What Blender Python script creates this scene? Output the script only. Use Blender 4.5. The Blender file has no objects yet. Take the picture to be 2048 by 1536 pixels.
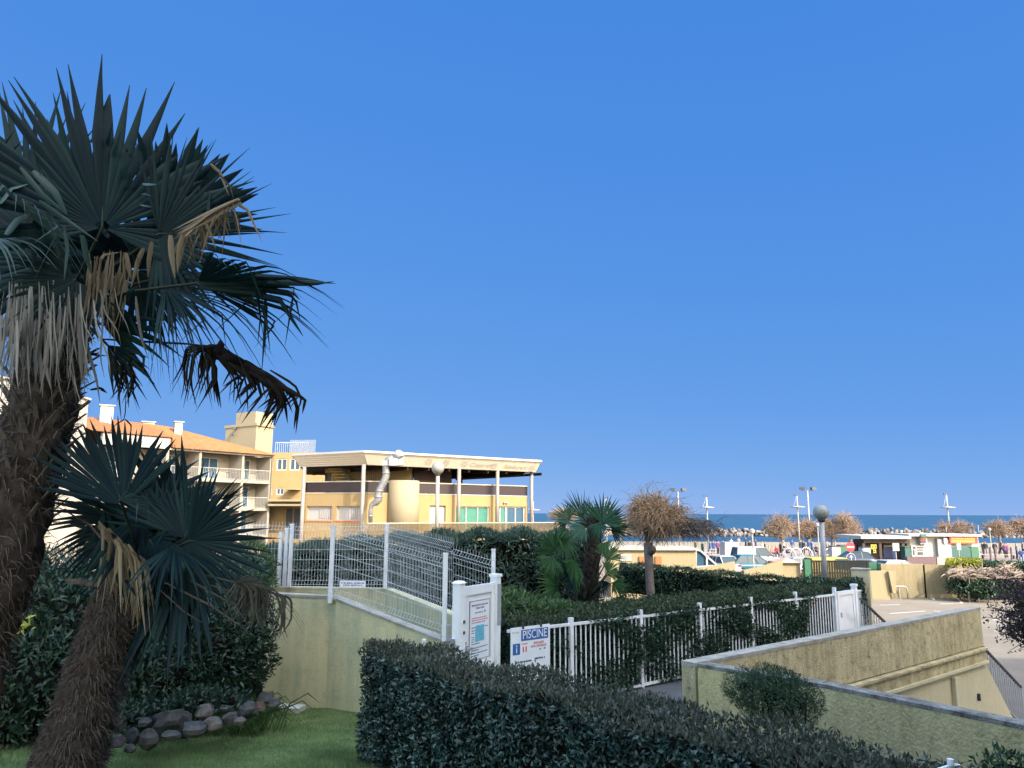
import bpy, math, random
import numpy as np
from mathutils import Vector, Matrix
random.seed(7); rng = np.random.default_rng(7)
S = bpy.context.scene; COL = S.collection
R_ = math.radians
# ------------------------------------------------------------------ camera frame
FPX = 1538.0; CAMZ = 4.8
_t = R_(9.53); _r = R_(0.26)
_F = Vector((0, math.cos(_t), math.sin(_t))); _X = Vector((1, 0, 0)); _U = _X.cross(_F)
_R = _X*math.cos(_r) + _U*math.sin(_r); _V = _U*math.cos(_r) - _X*math.sin(_r)
CAM = Vector((0, 0, CAMZ))
def ray(u, v): return _F + _R*((u-1024)/FPX) + _V*((768-v)/FPX)
def P(u, v, Y):
    d = ray(u, v); return CAM + d*(Y/d.y)
def G(u, v, z):
    d = ray(u, v); return CAM + d*((z-CAMZ)/d.z)
def onplane(u, v, a, b):
    """where the sight line of a pixel meets the vertical plane through plan points a, b"""
    d = ray(u, v); n = Vector((-(b[1]-a[1]), b[0]-a[0], 0))
    t = n.dot(Vector((a[0], a[1], 0))-Vector((0, 0, 0)))/n.dot(d)
    return CAM + d*t
# ------------------------------------------------------------------ mesh helper
class MB:
    def __init__(s): s.v = []; s.f = []; s.m = []
    def add(s, vs, fs, m=0):
        k = len(s.v); s.v += [tuple(x) for x in vs]
        s.f += [tuple(i+k for i in f) for f in fs]; s.m += [m]*len(fs)
    def quad(s, a, b, c, d, m=0): s.add([a, b, c, d], [(0, 1, 2, 3)], m)
    def box(s, c, d, rz=0, m=0, M=None):
        x, y, z = d[0]/2, d[1]/2, d[2]/2
        vs = [Vector((i*x, j*y, k*z)) for i in (-1, 1) for j in (-1, 1) for k in (-1, 1)]
        if M is None: M = Matrix.Translation(Vector(c)) @ Matrix.Rotation(rz, 4, 'Z')
        else: M = Matrix.Translation(Vector(c)) @ M.to_4x4()
        s.add([M @ q for q in vs], [(0, 1, 3, 2), (4, 6, 7, 5), (0, 4, 5, 1), (2, 3, 7, 6), (0, 2, 6, 4), (1, 5, 7, 3)], m)
    def hexa(s, p, m=0):
        """8 corners: bottom ring 0-3, top ring 4-7"""
        s.add(p, [(3, 2, 1, 0), (4, 5, 6, 7), (0, 1, 5, 4), (1, 2, 6, 5), (2, 3, 7, 6), (3, 0, 4, 7)], m)
    def prism(s, pts, d, m=0):
        n = len(pts); d = Vector(d); a = [Vector(p) for p in pts]; b = [p+d for p in a]
        s.add(a+b, [tuple(range(n))[::-1], tuple(range(n, 2*n))]+[(i, (i+1) % n, n+(i+1) % n, n+i) for i in range(n)], m)
    def slab(s, poly, z0, z1, m=0): s.prism([(x, y, z0) for x, y in poly], (0, 0, z1-z0), m)
    def bar(s, a, b, w, h=None, m=0):
        """square bar from a to b"""
        a = Vector(a); b = Vector(b); d = (b-a).normalized(); h = h or w
        u = d.cross(Vector((0, 0, 1)))
        if u.length < 1e-4: u = Vector((1, 0, 0))
        u.normalize(); v = u.cross(d).normalized()
        q = [u*(w/2*i)+v*(h/2*j) for i, j in ((-1, -1), (1, -1), (1, 1), (-1, 1))]
        s.hexa([a+x for x in q]+[b+x for x in q], m)
    def tube(s, pts, r, n=8, m=0, cap=True):
        pts = [Vector(p) for p in pts]; N = len(pts)
        r = [r]*N if isinstance(r, (int, float)) else r
        rings = []; u = None
        for i, p in enumerate(pts):
            d = (pts[min(i+1, N-1)]-pts[max(i-1, 0)]).normalized()
            if u is None:
                u = d.cross(Vector((0, 0, 1)))
                if u.length < 1e-3: u = d.cross(Vector((0, 1, 0)))
            u = (u-d*u.dot(d)).normalized(); v = d.cross(u)
            rings.append([p+(u*math.cos(2*math.pi*k/n)+v*math.sin(2*math.pi*k/n))*r[i] for k in range(n)])
        fs = [(i*n+k, i*n+(k+1) % n, (i+1)*n+(k+1) % n, (i+1)*n+k) for i in range(N-1) for k in range(n)]
        if cap: fs += [tuple(range(n))[::-1], tuple(range((N-1)*n, N*n))]
        s.add([x for q in rings for x in q], fs, m)
    def lathe(s, c, prof, n=16, m=0):
        c = Vector(c); N = len(prof)
        vs = [c+Vector((r*math.cos(2*math.pi*k/n), r*math.sin(2*math.pi*k/n), z)) for r, z in prof for k in range(n)]
        fs = [(i*n+k, i*n+(k+1) % n, (i+1)*n+(k+1) % n, (i+1)*n+k) for i in range(N-1) for k in range(n)]
        fs += [tuple(range(n))[::-1], tuple(range((N-1)*n, N*n))]
        s.add(vs, fs, m)
    def ball(s, c, r, n=12, m=0, sq=(1, 1, 1)):
        c = Vector(c); h = n//2
        vs = [c+Vector((0, 0, -r*sq[2]))]
        for i in range(1, h):
            t = math.pi*i/h-math.pi/2
            vs += [c+Vector((r*sq[0]*math.cos(t)*math.cos(2*math.pi*k/n), r*sq[1]*math.cos(t)*math.sin(2*math.pi*k/n), r*sq[2]*math.sin(t))) for k in range(n)]
        vs.append(c+Vector((0, 0, r*sq[2]))); L = len(vs)-1
        fs = [(0, 1+(k+1) % n, 1+k) for k in range(n)]
        fs += [(1+i*n+k, 1+i*n+(k+1) % n, 1+(i+1)*n+(k+1) % n, 1+(i+1)*n+k) for i in range(h-2) for k in range(n)]
        fs += [(1+(h-2)*n+k, 1+(h-2)*n+(k+1) % n, L) for k in range(n)]
        s.add(vs, fs, m)
    def ribbon(s, pts, w, nrm, m=0, fold=0.0):
        """strip along pts, widths w, folded along its middle"""
        pts = [Vector(p) for p in pts]; N = len(pts); nrm = Vector(nrm); vs = []
        for i, p in enumerate(pts):
            d = (pts[min(i+1, N-1)]-pts[max(i-1, 0)]).normalized()
            b = nrm.cross(d)
            if b.length < 1e-4: b = Vector((1, 0, 0)).cross(d)
            b.normalize(); q = d.cross(b)
            vs += [p-b*(w[i]/2), p+q*(fold*w[i]), p+b*(w[i]/2)]
        fs = []
        for i in range(N-1):
            fs += [(3*i, 3*i+1, 3*i+4, 3*i+3), (3*i+1, 3*i+2, 3*i+5, 3*i+4)]
        s.add(vs, fs, m)
    def build(s, name, mats, parent=None, smooth=False, local=False):
        V = np.array(s.v, dtype=np.float64).reshape(-1, 3)
        if parent is not None and not local:
            V = V-np.array(root_of(parent).location)
        me = bpy.data.meshes.new(name)
        me.from_pydata(V.tolist(), [], s.f)
        return link(name, me, mats, parent, smooth, s.m)
def root_of(o):
    while o.parent: o = o.parent
    return o
def link(name, me, mats, parent=None, smooth=False, mi=None):
    mats = mats if isinstance(mats, (list, tuple)) else [mats]
    for m in mats: me.materials.append(m)
    if mi is not None and len(mats) > 1: me.polygons.foreach_set('material_index', np.array(mi, dtype=np.int32))
    if smooth: me.polygons.foreach_set('use_smooth', np.ones(len(me.polygons), dtype=bool))
    me.update()
    o = bpy.data.objects.new(name, me); COL.objects.link(o)
    if parent is not None: o.parent = parent
    return o
def npmesh(name, V, F, mats, parent=None, smooth=False, mi=None, local=False):
    """V (n,3) array, F (k,3) or (k,4) array"""
    V = np.asarray(V, dtype=np.float32)
    if parent is not None and not local: V = V-np.array(root_of(parent).location, dtype=np.float32)
    me = bpy.data.meshes.new(name); nf, k = F.shape
    me.vertices.add(len(V)); me.vertices.foreach_set('co', V.ravel())
    me.loops.add(nf*k); me.loops.foreach_set('vertex_index', F.astype(np.int32).ravel())
    me.polygons.add(nf); me.polygons.foreach_set('loop_start', np.arange(0, nf*k, k, dtype=np.int32))
    me.update(calc_edges=True); me.validate()
    return link(name, me, mats, parent, smooth, mi)
def tag(o, label=None, cat=None, group=None, kind=None):
    if label: o['label'] = label
    if cat: o['category'] = cat
    if group: o['group'] = group
    if kind: o['kind'] = kind
    return o
def thing(name, label, cat, loc=(0, 0, 0), rz=0, group=None):
    o = bpy.data.objects.new(name, None); COL.objects.link(o)
    o.location = loc; o.rotation_euler = (0, 0, rz); o.empty_display_size = .2
    return tag(o, label, cat, group)
def dup(o, loc, rz=None, label=None):
    def rec(a, par):
        b = a.copy(); COL.objects.link(b)
        if par is not None: b.parent = par
        for ch in list(a.children): rec(ch, b)
        return b
    r = rec(o, None); r.location = loc
    if rz is not None: r.rotation_euler = (0, 0, rz)
    if label: r['label'] = label
    return r
# ------------------------------------------------------------------ materials
MATS = {}
def newmat(name):
    m = bpy.data.materials.new(name); m.use_nodes = True
    nt = m.node_tree; return m, nt, nt.nodes['Principled BSDF']
def nd(nt, t, **kw):
    n = nt.nodes.new(t)
    for k, v in kw.items():
        if k in n.inputs: n.inputs[k].default_value = v
        else: setattr(n, k, v)
    return n
def c4(c): return (c[0], c[1], c[2], 1)
def plain(name, col, rough=.6, metal=0, var=.12, scale=6, bump=0, bscale=60, spec=.5):
    """painted / plain surface with a little large scale wear and optional fine bump"""
    m, nt, b = newmat(name); L = nt.links
    b.inputs['Roughness'].default_value = rough; b.inputs['Metallic'].default_value = metal
    b.inputs['Specular IOR Level'].default_value = spec
    tc = nd(nt, 'ShaderNodeTexCoord')
    n = nd(nt, 'ShaderNodeTexNoise', Scale=scale, Detail=5, Roughness=.65)
    L.new(tc.outputs['Object'], n.inputs['Vector'])
    mx = nd(nt, 'ShaderNodeMix', data_type='RGBA')
    mr = nd(nt, 'ShaderNodeMapRange'); mr.inputs[1].default_value = .3; mr.inputs[2].default_value = .7
    L.new(n.outputs['Fac'], mr.inputs[0]); L.new(mr.outputs[0], mx.inputs['Factor'])
    mx.inputs['A'].default_value = c4([x*(1-var) for x in col]); mx.inputs['B'].default_value = c4([min(1, x*(1+var)) for x in col])
    L.new(mx.outputs['Result'], b.inputs['Base Color'])
    if bump:
        n2 = nd(nt, 'ShaderNodeTexNoise', Scale=bscale, Detail=4)
        L.new(tc.outputs['Object'], n2.inputs['Vector'])
        bp = nd(nt, 'ShaderNodeBump', Strength=bump, Distance=.02)
        L.new(n2.outputs['Fac'], bp.inputs['Height']); L.new(bp.outputs['Normal'], b.inputs['Normal'])
    return m
def stucco(name, col, stain, amount=.5, streak=True, bump=.6, bscale=55, blotch=2.0, dark=None, damt=0.0, rough=.9):
    """rendered wall: vertical streak stains, blotches of algae, grain"""
    m, nt, b = newmat(name); L = nt.links
    b.inputs['Roughness'].default_value = rough; b.inputs['Specular IOR Level'].default_value = .2
    tc = nd(nt, 'ShaderNodeTexCoord')
    mp = nd(nt, 'ShaderNodeMapping'); mp.inputs['Scale'].default_value = (3.2, 3.2, .35) if streak else (1, 1, 1)
    L.new(tc.outputs['Object'], mp.inputs['Vector'])
    n1 = nd(nt, 'ShaderNodeTexNoise', Scale=blotch, Detail=6, Roughness=.6); L.new(mp.outputs[0], n1.inputs['Vector'])
    n2 = nd(nt, 'ShaderNodeTexNoise', Scale=blotch*.7, Detail=8, Roughness=.7); L.new(tc.outputs['Object'], n2.inputs['Vector'])
    n3 = nd(nt, 'ShaderNodeTexNoise', Scale=bscale, Detail=3); L.new(tc.outputs['Object'], n3.inputs['Vector'])
    mul = nd(nt, 'ShaderNodeMath', operation='MULTIPLY'); L.new(n1.outputs['Fac'], mul.inputs[0]); L.new(n2.outputs['Fac'], mul.inputs[1])
    mr = nd(nt, 'ShaderNodeMapRange'); mr.inputs[1].default_value = .17; mr.inputs[2].default_value = .40; mr.inputs[4].default_value = amount
    L.new(mul.outputs[0], mr.inputs[0])
    mx = nd(nt, 'ShaderNodeMix', data_type='RGBA'); L.new(mr.outputs[0], mx.inputs['Factor'])
    mx.inputs['A'].default_value = c4(col); mx.inputs['B'].default_value = c4(stain)
    out = mx.outputs['Result']
    if dark:
        n4 = nd(nt, 'ShaderNodeTexNoise', Scale=blotch*4.5, Detail=9, Roughness=.75); L.new(tc.outputs['Object'], n4.inputs['Vector'])
        mr4 = nd(nt, 'ShaderNodeMapRange'); mr4.inputs[1].default_value = .52; mr4.inputs[2].default_value = .68; mr4.inputs[4].default_value = damt
        L.new(n4.outputs['Fac'], mr4.inputs[0])
        m4 = nd(nt, 'ShaderNodeMix', data_type='RGBA'); L.new(mr4.outputs[0], m4.inputs['Factor']); L.new(out, m4.inputs['A']); m4.inputs['B'].default_value = c4(dark)
        out = m4.outputs['Result']
    m2 = nd(nt, 'ShaderNodeMix', data_type='RGBA', blend_type='MULTIPLY'); m2.inputs['Factor'].default_value = 1
    mr3 = nd(nt, 'ShaderNodeMapRange'); mr3.inputs[1].default_value = .3; mr3.inputs[2].default_value = .7; mr3.inputs[3].default_value = .86; mr3.inputs[4].default_value = 1.08
    L.new(n3.outputs['Fac'], mr3.inputs[0]); L.new(out, m2.inputs['A']); L.new(mr3.outputs[0], m2.inputs['B'])
    L.new(m2.outputs['Result'], b.inputs['Base Color'])
    bp = nd(nt, 'ShaderNodeBump', Strength=bump, Distance=.015); L.new(n3.outputs['Fac'], bp.inputs['Height']); L.new(bp.outputs['Normal'], b.inputs['Normal'])
    return m
def leafmat(name, cols, rough=.45, trans=.25, tcol=None, spec=.5, patch=0, pscale=2.5):
    """each leaf (mesh island) takes its own colour out of cols"""
    m, nt, b = newmat(name); L = nt.links
    b.inputs['Roughness'].default_value = rough; b.inputs['Specular IOR Level'].default_value = spec
    g = nd(nt, 'ShaderNodeNewGeometry'); cr = nd(nt, 'ShaderNodeValToRGB')
    e = cr.color_ramp.elements
    e[0].position = 0; e[0].color = c4(cols[0]); e[1].position = 1; e[1].color = c4(cols[-1])
    for i, c in enumerate(cols[1:-1]):
        x = e.new((i+1)/(len(cols)-1)); x.color = c4(c)
    L.new(g.outputs['Random Per Island'], cr.inputs['Fac'])
    if patch:      # growth differs from place to place: fresher and older areas
        tc = nd(nt, 'ShaderNodeTexCoord'); n = nd(nt, 'ShaderNodeTexNoise', Scale=pscale, Detail=4, Roughness=.6); L.new(tc.outputs['Object'], n.inputs['Vector'])
        mr = nd(nt, 'ShaderNodeMapRange'); mr.inputs[1].default_value = .33; mr.inputs[2].default_value = .67; mr.inputs[3].default_value = 1-patch; mr.inputs[4].default_value = 1+patch; L.new(n.outputs['Fac'], mr.inputs[0])
        mu = nd(nt, 'ShaderNodeMix', data_type='RGBA', blend_type='MULTIPLY'); mu.inputs['Factor'].default_value = 1; L.new(cr.outputs['Color'], mu.inputs['A']); L.new(mr.outputs[0], mu.inputs['B']); cr = mu; out = mu.outputs['Result']
    else: out = cr.outputs['Color']
    L.new(out, b.inputs['Base Color'])
    if trans > 0:
        t = nd(nt, 'ShaderNodeBsdfTranslucent')
        if tcol: t.inputs['Color'].default_value = c4(tcol)
        else: L.new(out, t.inputs['Color'])
        ms = nd(nt, 'ShaderNodeMixShader'); ms.inputs[0].default_value = trans
        o = nt.nodes['Material Output']
        L.new(b.outputs[0], ms.inputs[1]); L.new(t.outputs[0], ms.inputs[2]); L.new(ms.outputs[0], o.inputs['Surface'])
    return m
def glassy(name, col, rough=.05, alpha=None):
    m, nt, b = newmat(name)
    b.inputs['Base Color'].default_value = c4(col); b.inputs['Roughness'].default_value = rough
    if alpha is not None: b.inputs['Alpha'].default_value = alpha
    return m
def leaves(pts, nrm, ln, wd, spread=.8, up=.2, fold=.25, lnvar=.35):
    """one folded 4 point leaf at each point, roughly facing along nrm"""
    N = len(pts); pts = np.asarray(pts, float); nrm = np.asarray(nrm, float)
    d = nrm*.5+rng.normal(0, spread, (N, 3)); d[:, 2] += up
    d /= np.linalg.norm(d, axis=1)[:, None]+1e-9
    q = nrm+rng.normal(0, .5, (N, 3)); s = np.cross(d, q); s /= np.linalg.norm(s, axis=1)[:, None]+1e-9
    k = np.cross(s, d)
    l = (ln*(1+rng.uniform(-lnvar, lnvar, N)))[:, None]; w = (wd*(1+rng.uniform(-lnvar, lnvar, N)))[:, None]
    a = pts; t = pts+d*l-k*l*.08; m = pts+d*l*.45
    V = np.stack([a, m-s*w*.5+k*w*fold, t, m+s*w*.5+k*w*fold], 1).reshape(-1, 3)
    i = np.arange(N)*4
    F = np.concatenate([np.stack([i, i+1, i+2], 1), np.stack([i, i+2, i+3], 1)])
    return V, F
def join(parts):
    V = []; F = []; k = 0
    for v, f in parts:
        V.append(v); F.append(f+k); k += len(v)
    return np.concatenate(V), np.concatenate(F)
# ------------------------------------------------------------------ render, sky, sun
SUN_EL = 34; SUN_AZ = 42          # sun stands behind the viewer, to the right
SKY_DUST = 2.0; SKY_GRADE = ((.237, .526), (.51, .24), (1.25, .06)); HAZE_GAIN = (3.0, 2.75, 2.3)
cam = bpy.data.cameras.new('camera'); co = bpy.data.objects.new('camera', cam); COL.objects.link(co)
cam.sensor_width = 36; cam.lens = FPX/2048*36; cam.clip_start = .05; cam.clip_end = 60000
co.matrix_world = Matrix(((_R.x, _V.x, -_F.x, CAM.x), (_R.y, _V.y, -_F.y, CAM.y), (_R.z, _V.z, -_F.z, CAM.z), (0, 0, 0, 1)))
S.camera = co
S.view_settings.view_transform = 'Standard'; S.view_settings.look = 'None'
S.view_settings.exposure = 2.0; S.view_settings.gamma = 1
w = bpy.data.worlds.new('World'); S.world = w; w.use_nodes = True
nt = w.node_tree; bg = nt.nodes['Background']
def sky(air, dust, ozone):
    k = nt.nodes.new('ShaderNodeTexSky'); k.sky_type = 'NISHITA'; k.sun_disc = False
    k.sun_elevation = R_(SUN_EL); k.sun_rotation = R_(180-SUN_AZ)
    k.altitude = 0; k.air_density = air; k.dust_density = dust; k.ozone_density = ozone
    return k
# deep clear blue over the sea (graded like the photograph's sky), hazier and paler overhead and towards the sun
sk = sky(.3, 0, 4); sk2 = sky(1, SKY_DUST, 1); W = nt.links
sep = nt.nodes.new('ShaderNodeSeparateColor'); W.new(sk.outputs[0], sep.inputs[0])
com = nt.nodes.new('ShaderNodeCombineColor')
for i, (k, e) in enumerate(SKY_GRADE):
    pw = nt.nodes.new('ShaderNodeMath'); pw.operation = 'POWER'; pw.inputs[1].default_value = e
    mu = nt.nodes.new('ShaderNodeMath'); mu.operation = 'MULTIPLY'; mu.inputs[1].default_value = k
    W.new(sep.outputs[i], pw.inputs[0]); W.new(pw.outputs[0], mu.inputs[0]); W.new(mu.outputs[0], com.inputs[i])
tc = nt.nodes.new('ShaderNodeTexCoord'); sx = nt.nodes.new('ShaderNodeSeparateXYZ'); W.new(tc.outputs['Generated'], sx.inputs[0])
def ramp(out, a, b):
    r = nt.nodes.new('ShaderNodeMapRange'); r.interpolation_type = 'SMOOTHSTEP'
    r.inputs[1].default_value = a; r.inputs[2].default_value = b; W.new(out, r.inputs[0]); return r
r1 = ramp(sx.outputs['Z'], .62, .85); r2 = ramp(sx.outputs['Y'], .1, -.4)
mxm = nt.nodes.new('ShaderNodeMath'); mxm.operation = 'MAXIMUM'; W.new(r1.outputs[0], mxm.inputs[0]); hf = nt.nodes.new('ShaderNodeMath'); hf.operation = 'MULTIPLY'; hf.inputs[1].default_value = .55; W.new(r2.outputs[0], hf.inputs[0]); W.new(hf.outputs[0], mxm.inputs[1])
mxc = nt.nodes.new('ShaderNodeMix'); mxc.data_type = 'RGBA'; W.new(mxm.outputs[0], mxc.inputs['Factor'])
gn = nt.nodes.new('ShaderNodeMix'); gn.data_type = 'RGBA'; gn.blend_type = 'MULTIPLY'; gn.inputs['Factor'].default_value = 1; gn.inputs['B'].default_value = (*HAZE_GAIN, 1)
W.new(sk2.outputs[0], gn.inputs['A']); W.new(com.outputs[0], mxc.inputs['A']); W.new(gn.outputs['Result'], mxc.inputs['B'])
W.new(mxc.outputs['Result'], bg.inputs['Color']); bg.inputs['Strength'].default_value = .15
sl = bpy.data.lights.new('sun', 'SUN'); sl.energy = 2.0; sl.angle = R_(.53); sl.color = (1, .95, .87)
so = bpy.data.objects.new('sun', sl); COL.objects.link(so)
_sd = Vector((math.sin(R_(SUN_AZ))*math.cos(R_(SUN_EL)), -math.cos(R_(SUN_AZ))*math.cos(R_(SUN_EL)), math.sin(R_(SUN_EL))))
so.rotation_euler = _sd.to_track_quat('Z', 'Y').to_euler(); so.location = _sd*50
# ------------------------------------------------------------------ shared materials
M = {}
M['wall_shade'] = stucco('cream_render_wall', (.60, .55, .33), (.36, .39, .26), .95, bump=.4, dark=(.22, .24, .16), damt=.4)
M['wall_mould'] = stucco('mouldy_render_wall', (.53, .46, .275), (.27, .23, .125), 1.0, bump=.9, bscale=38, dark=(.085, .068, .035), damt=.85)
M['wall_plain'] = stucco('clean_render_wall', (.55, .50, .33), (.42, .38, .24), .6, bump=.4)
M['coping'] = stucco('weathered_concrete', (.40, .38, .32), (.17, .16, .135), .8, streak=False, bump=.7, blotch=5)
M['facade'] = stucco('ochre_facade', (.275, .195, .09), (.225, .155, .07), .5, bump=.15)
M['facade_pale'] = stucco('cream_facade', (.27, .225, .145), (.225, .185, .12), .4, bump=.15)
M['facade_white'] = stucco('white_facade', (.34, .32, .28), (.28, .262, .225), .4, bump=.1)
M['facade_beige'] = stucco('beige_facade', (.26, .235, .19), (.22, .2, .16), .4, bump=.1)
M['white'] = plain('white_paint', (.68, .70, .71), .5, var=.13, scale=4)
M['white_pvc'] = plain('white_plastic', (.76, .78, .79), .45, var=.07, scale=3)
M['cream_metal'] = plain('cream_cladding', (.29, .265, .21), .5, var=.06)
M['steel'] = plain('galvanised_steel', (.55, .56, .57), .35, metal=.85, var=.15)
M['grey'] = plain('grey_metal', (.30, .31, .32), .5, var=.1)
M['dark'] = plain('dark_metal', (.035, .035, .04), .5)
M['soffit'] = plain('dark_timber_soffit', (.022, .015, .012), .9, spec=.1); M['fascia'] = plain('sun_brightened_cladding', (.43, .385, .30), .6, var=.08); M['column'] = plain('grey_beige_column_paint', (.19, .175, .155), .6, var=.06); M['unit'] = plain('white_metal_casing', (.22, .22, .22), .5, var=.1)  # fascia: cladding cream lightened to make up for light lost to its tilt
M['brown_glass'] = glassy('brown_glass', (.012, .004, .006), .45)
M['pane'] = glassy('window_glass', (.05, .075, .09), .06)
M['pane_green'] = plain('green_curtained_glass', (.045, .15, .11), .3, var=.12, scale=3, spec=.2)
M['pane_blue'] = plain('bluish_glass', (.03, .07, .11), .2, spec=.2)  # pane_blue: one even bluish pane colour
M['shutter'] = plain('white_shutter', (.29, .275, .255), .6, var=.04); M['white_sun'] = plain('white_paint_toned_for_sun', (.33, .33, .32), .5, var=.06)  # white_sun: white paint darkened so sunlit parts do not clip
M['brick_sill'] = plain('red_sill', (.50, .18, .11), .8)
M['tile'] = None
def tilemat():
    m, nt, b = newmat('terracotta_tiles'); L = nt.links
    tc = nd(nt, 'ShaderNodeTexCoord')
    n = nd(nt, 'ShaderNodeTexNoise', Scale=2.2, Detail=8, Roughness=.8); L.new(tc.outputs['Object'], n.inputs['Vector'])
    cr = nd(nt, 'ShaderNodeValToRGB'); e = cr.color_ramp.elements
    e[0].position = .3; e[0].color = (.12, .05, .02, 1); e[1].position = .7; e[1].color = (.255, .122, .05, 1)
    x = e.new(.5); x.color = (.20, .082, .027, 1)
    L.new(n.outputs['Fac'], cr.inputs['Fac']); L.new(cr.outputs['Color'], b.inputs['Base Color']); b.inputs['Roughness'].default_value = .85
    return m
M['tile'] = tilemat()
def groundmat(name, a, b_, scale, rough=.9, bump=.3, bs=40, crack=False):
    m, nt, b = newmat(name); L = nt.links
    tc = nd(nt, 'ShaderNodeTexCoord')
    n = nd(nt, 'ShaderNodeTexNoise', Scale=scale, Detail=10, Roughness=.7); L.new(tc.outputs['Object'], n.inputs['Vector'])
    n2 = nd(nt, 'ShaderNodeTexNoise', Scale=bs, Detail=4); L.new(tc.outputs['Object'], n2.inputs['Vector'])
    mr = nd(nt, 'ShaderNodeMapRange'); mr.inputs[1].default_value = .32; mr.inputs[2].default_value = .68; L.new(n.outputs['Fac'], mr.inputs[0])
    mx = nd(nt, 'ShaderNodeMix', data_type='RGBA'); L.new(mr.outputs[0], mx.inputs['Factor'])
    mx.inputs['A'].default_value = c4(a); mx.inputs['B'].default_value = c4(b_)
    m2 = nd(nt, 'ShaderNodeMix', data_type='RGBA', blend_type='MULTIPLY'); m2.inputs['Factor'].default_value = 1
    mr3 = nd(nt, 'ShaderNodeMapRange'); mr3.inputs[1].default_value = .3; mr3.inputs[2].default_value = .7; mr3.inputs[3].default_value = .8; mr3.inputs[4].default_value = 1.12
    L.new(n2.outputs['Fac'], mr3.inputs[0]); L.new(mx.outputs['Result'], m2.inputs['A']); L.new(mr3.outputs[0], m2.inputs['B'])
    L.new(m2.outputs['Result'], b.inputs['Base Color']); b.inputs['Roughness'].default_value = rough; b.inputs['Specular IOR Level'].default_value = .2
    bp = nd(nt, 'ShaderNodeBump', Strength=bump, Distance=.01); L.new(n2.outputs['Fac'], bp.inputs['Height']); L.new(bp.outputs['Normal'], b.inputs['Normal'])
    return m
M['asphalt'] = groundmat('pale_asphalt', (0.148, 0.123, 0.094), (0.211, 0.184, 0.148), .35)
M['soil'] = groundmat('garden_soil', (.03, .022, .015), (.075, .055, .035), 3)
M['turf'] = groundmat('lawn_turf', (.06, .105, .035), (.12, .165, .06), 3, bump=.8, bs=60)
M['paving'] = groundmat('dark_paving', (.055, .06, .066), (.11, .112, .115), 1.2)
M['sand'] = groundmat('beach_sand', (0.189, 0.157, 0.108), (0.247, 0.211, 0.152), .5)
M['prom'] = groundmat('promenade_paving', (0.202, 0.170, 0.144), (0.247, 0.215, 0.189), .8)
M['peach'] = groundmat('peach_paving', (0.279, 0.189, 0.121), (0.323, 0.234, 0.162), .8)
M['line'] = plain('white_road_paint', (0.475, 0.462, 0.436), .7, var=.12, scale=12)
def seamat():
    m, nt, b = newmat('sea_water'); L = nt.links
    b.inputs['Base Color'].default_value = (.018, .105, .19, 1); b.inputs['Roughness'].default_value = .5; b.inputs['Specular IOR Level'].default_value = .25
    tc = nd(nt, 'ShaderNodeTexCoord'); mp = nd(nt, 'ShaderNodeMapping'); mp.inputs['Scale'].default_value = (.02, .08, 1); L.new(tc.outputs['Object'], mp.inputs[0])
    n = nd(nt, 'ShaderNodeTexNoise', Scale=1, Detail=8, Roughness=.7); L.new(mp.outputs[0], n.inputs['Vector'])
    cr = nd(nt, 'ShaderNodeValToRGB'); e = cr.color_ramp.elements
    e[0].position = .35; e[0].color = (.006, .034, .072, 1); e[1].position = .65; e[1].color = (.013, .054, .10, 1)
    L.new(n.outputs['Fac'], cr.inputs['Fac']); L.new(cr.outputs['Color'], b.inputs['Base Color'])
    bp = nd(nt, 'ShaderNodeBump', Strength=.6, Distance=1.0); L.new(n.outputs['Fac'], bp.inputs['Height']); L.new(bp.outputs['Normal'], b.inputs['Normal'])
    return m
M['sea'] = seamat()
# ------------------------------------------------------------------ setting
def sheet(name, poly, z, m):
    b = MB(); b.add([(x, y, z) for x, y in poly], [tuple(range(len(poly)))]); o = b.build(name, m); return tag(o, kind='structure')
sheet('sea', [(-45000, 100), (45000, 100), (45000, 45000), (-45000, 45000)], -1.0, M['sea'])
b = MB(); b.slab([(-320, -120), (320, -120), (320, 109), (-320, 109)], -2.5, 0); tag(b.build('ground', M['asphalt']), kind='structure')
b = MB(); b.quad((-320, 109, -.004), (320, 109, -.004), (320, 172, -1.1), (-320, 172, -1.1)); tag(b.build('beach', M['sand']), kind='structure')
sheet('promenade', [(-6, 88), (140, 88), (140, 108.5), (-6, 108.5)], .004, M['prom'])
WA = G(1390, 1326, 2.87); WB = G(1960, 1215, 2.87)           # long stair wall, top edge
WN1 = G(1640, 1367, 2.87); WN2 = G(2048, 1450, 2.87); WN3 = G(2330, 1560, 2.87)
_fa = P(1142, 1300, 12.4); _fb = P(1672, 1240, 17.64)
def fence_pt(k): return Vector((_fa.x+(_fb.x-_fa.x)*k/5, _fa.y+(_fb.y-_fa.y)*k/5, 0))
PIL = P(1733, 1200, 19.3); PIL.z = 0
wd = (WB-WA); wd.z = 0; wd.normalize(); wp = Vector((-wd.y, wd.x, 0))     # along the wall, and away from the viewer
ST0 = WA+wd*((WB-WA).length-1.0)                                # top of the stairs
terr = [(-40, -8), (7.6, -8), (WN3.x-.1, WN3.y), (WN2.x-.1, WN2.y), (WN1.x-.1, WN1.y), (WA.x, WA.y+.1), (ST0.x, ST0.y), (ST0.x+wp.x*2.3, ST0.y+wp.y*2.3), (PIL.x+.3, PIL.y+1.2), (4.5, 23.6), (-7, 24.2), (-40, 24.2)]
b = MB(); b.slab(terr, .004, 1.9); tag(b.build('terrace', M['soil']), kind='structure')
def lawn_z(x, y): return 2.35-.107*max(0, min(y, 11.3)-7.4)
b = MB(); nx, ny = 30, 40; x0, x1, y0, y1 = -12, WA.x-.5, .6, 12.08
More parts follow.
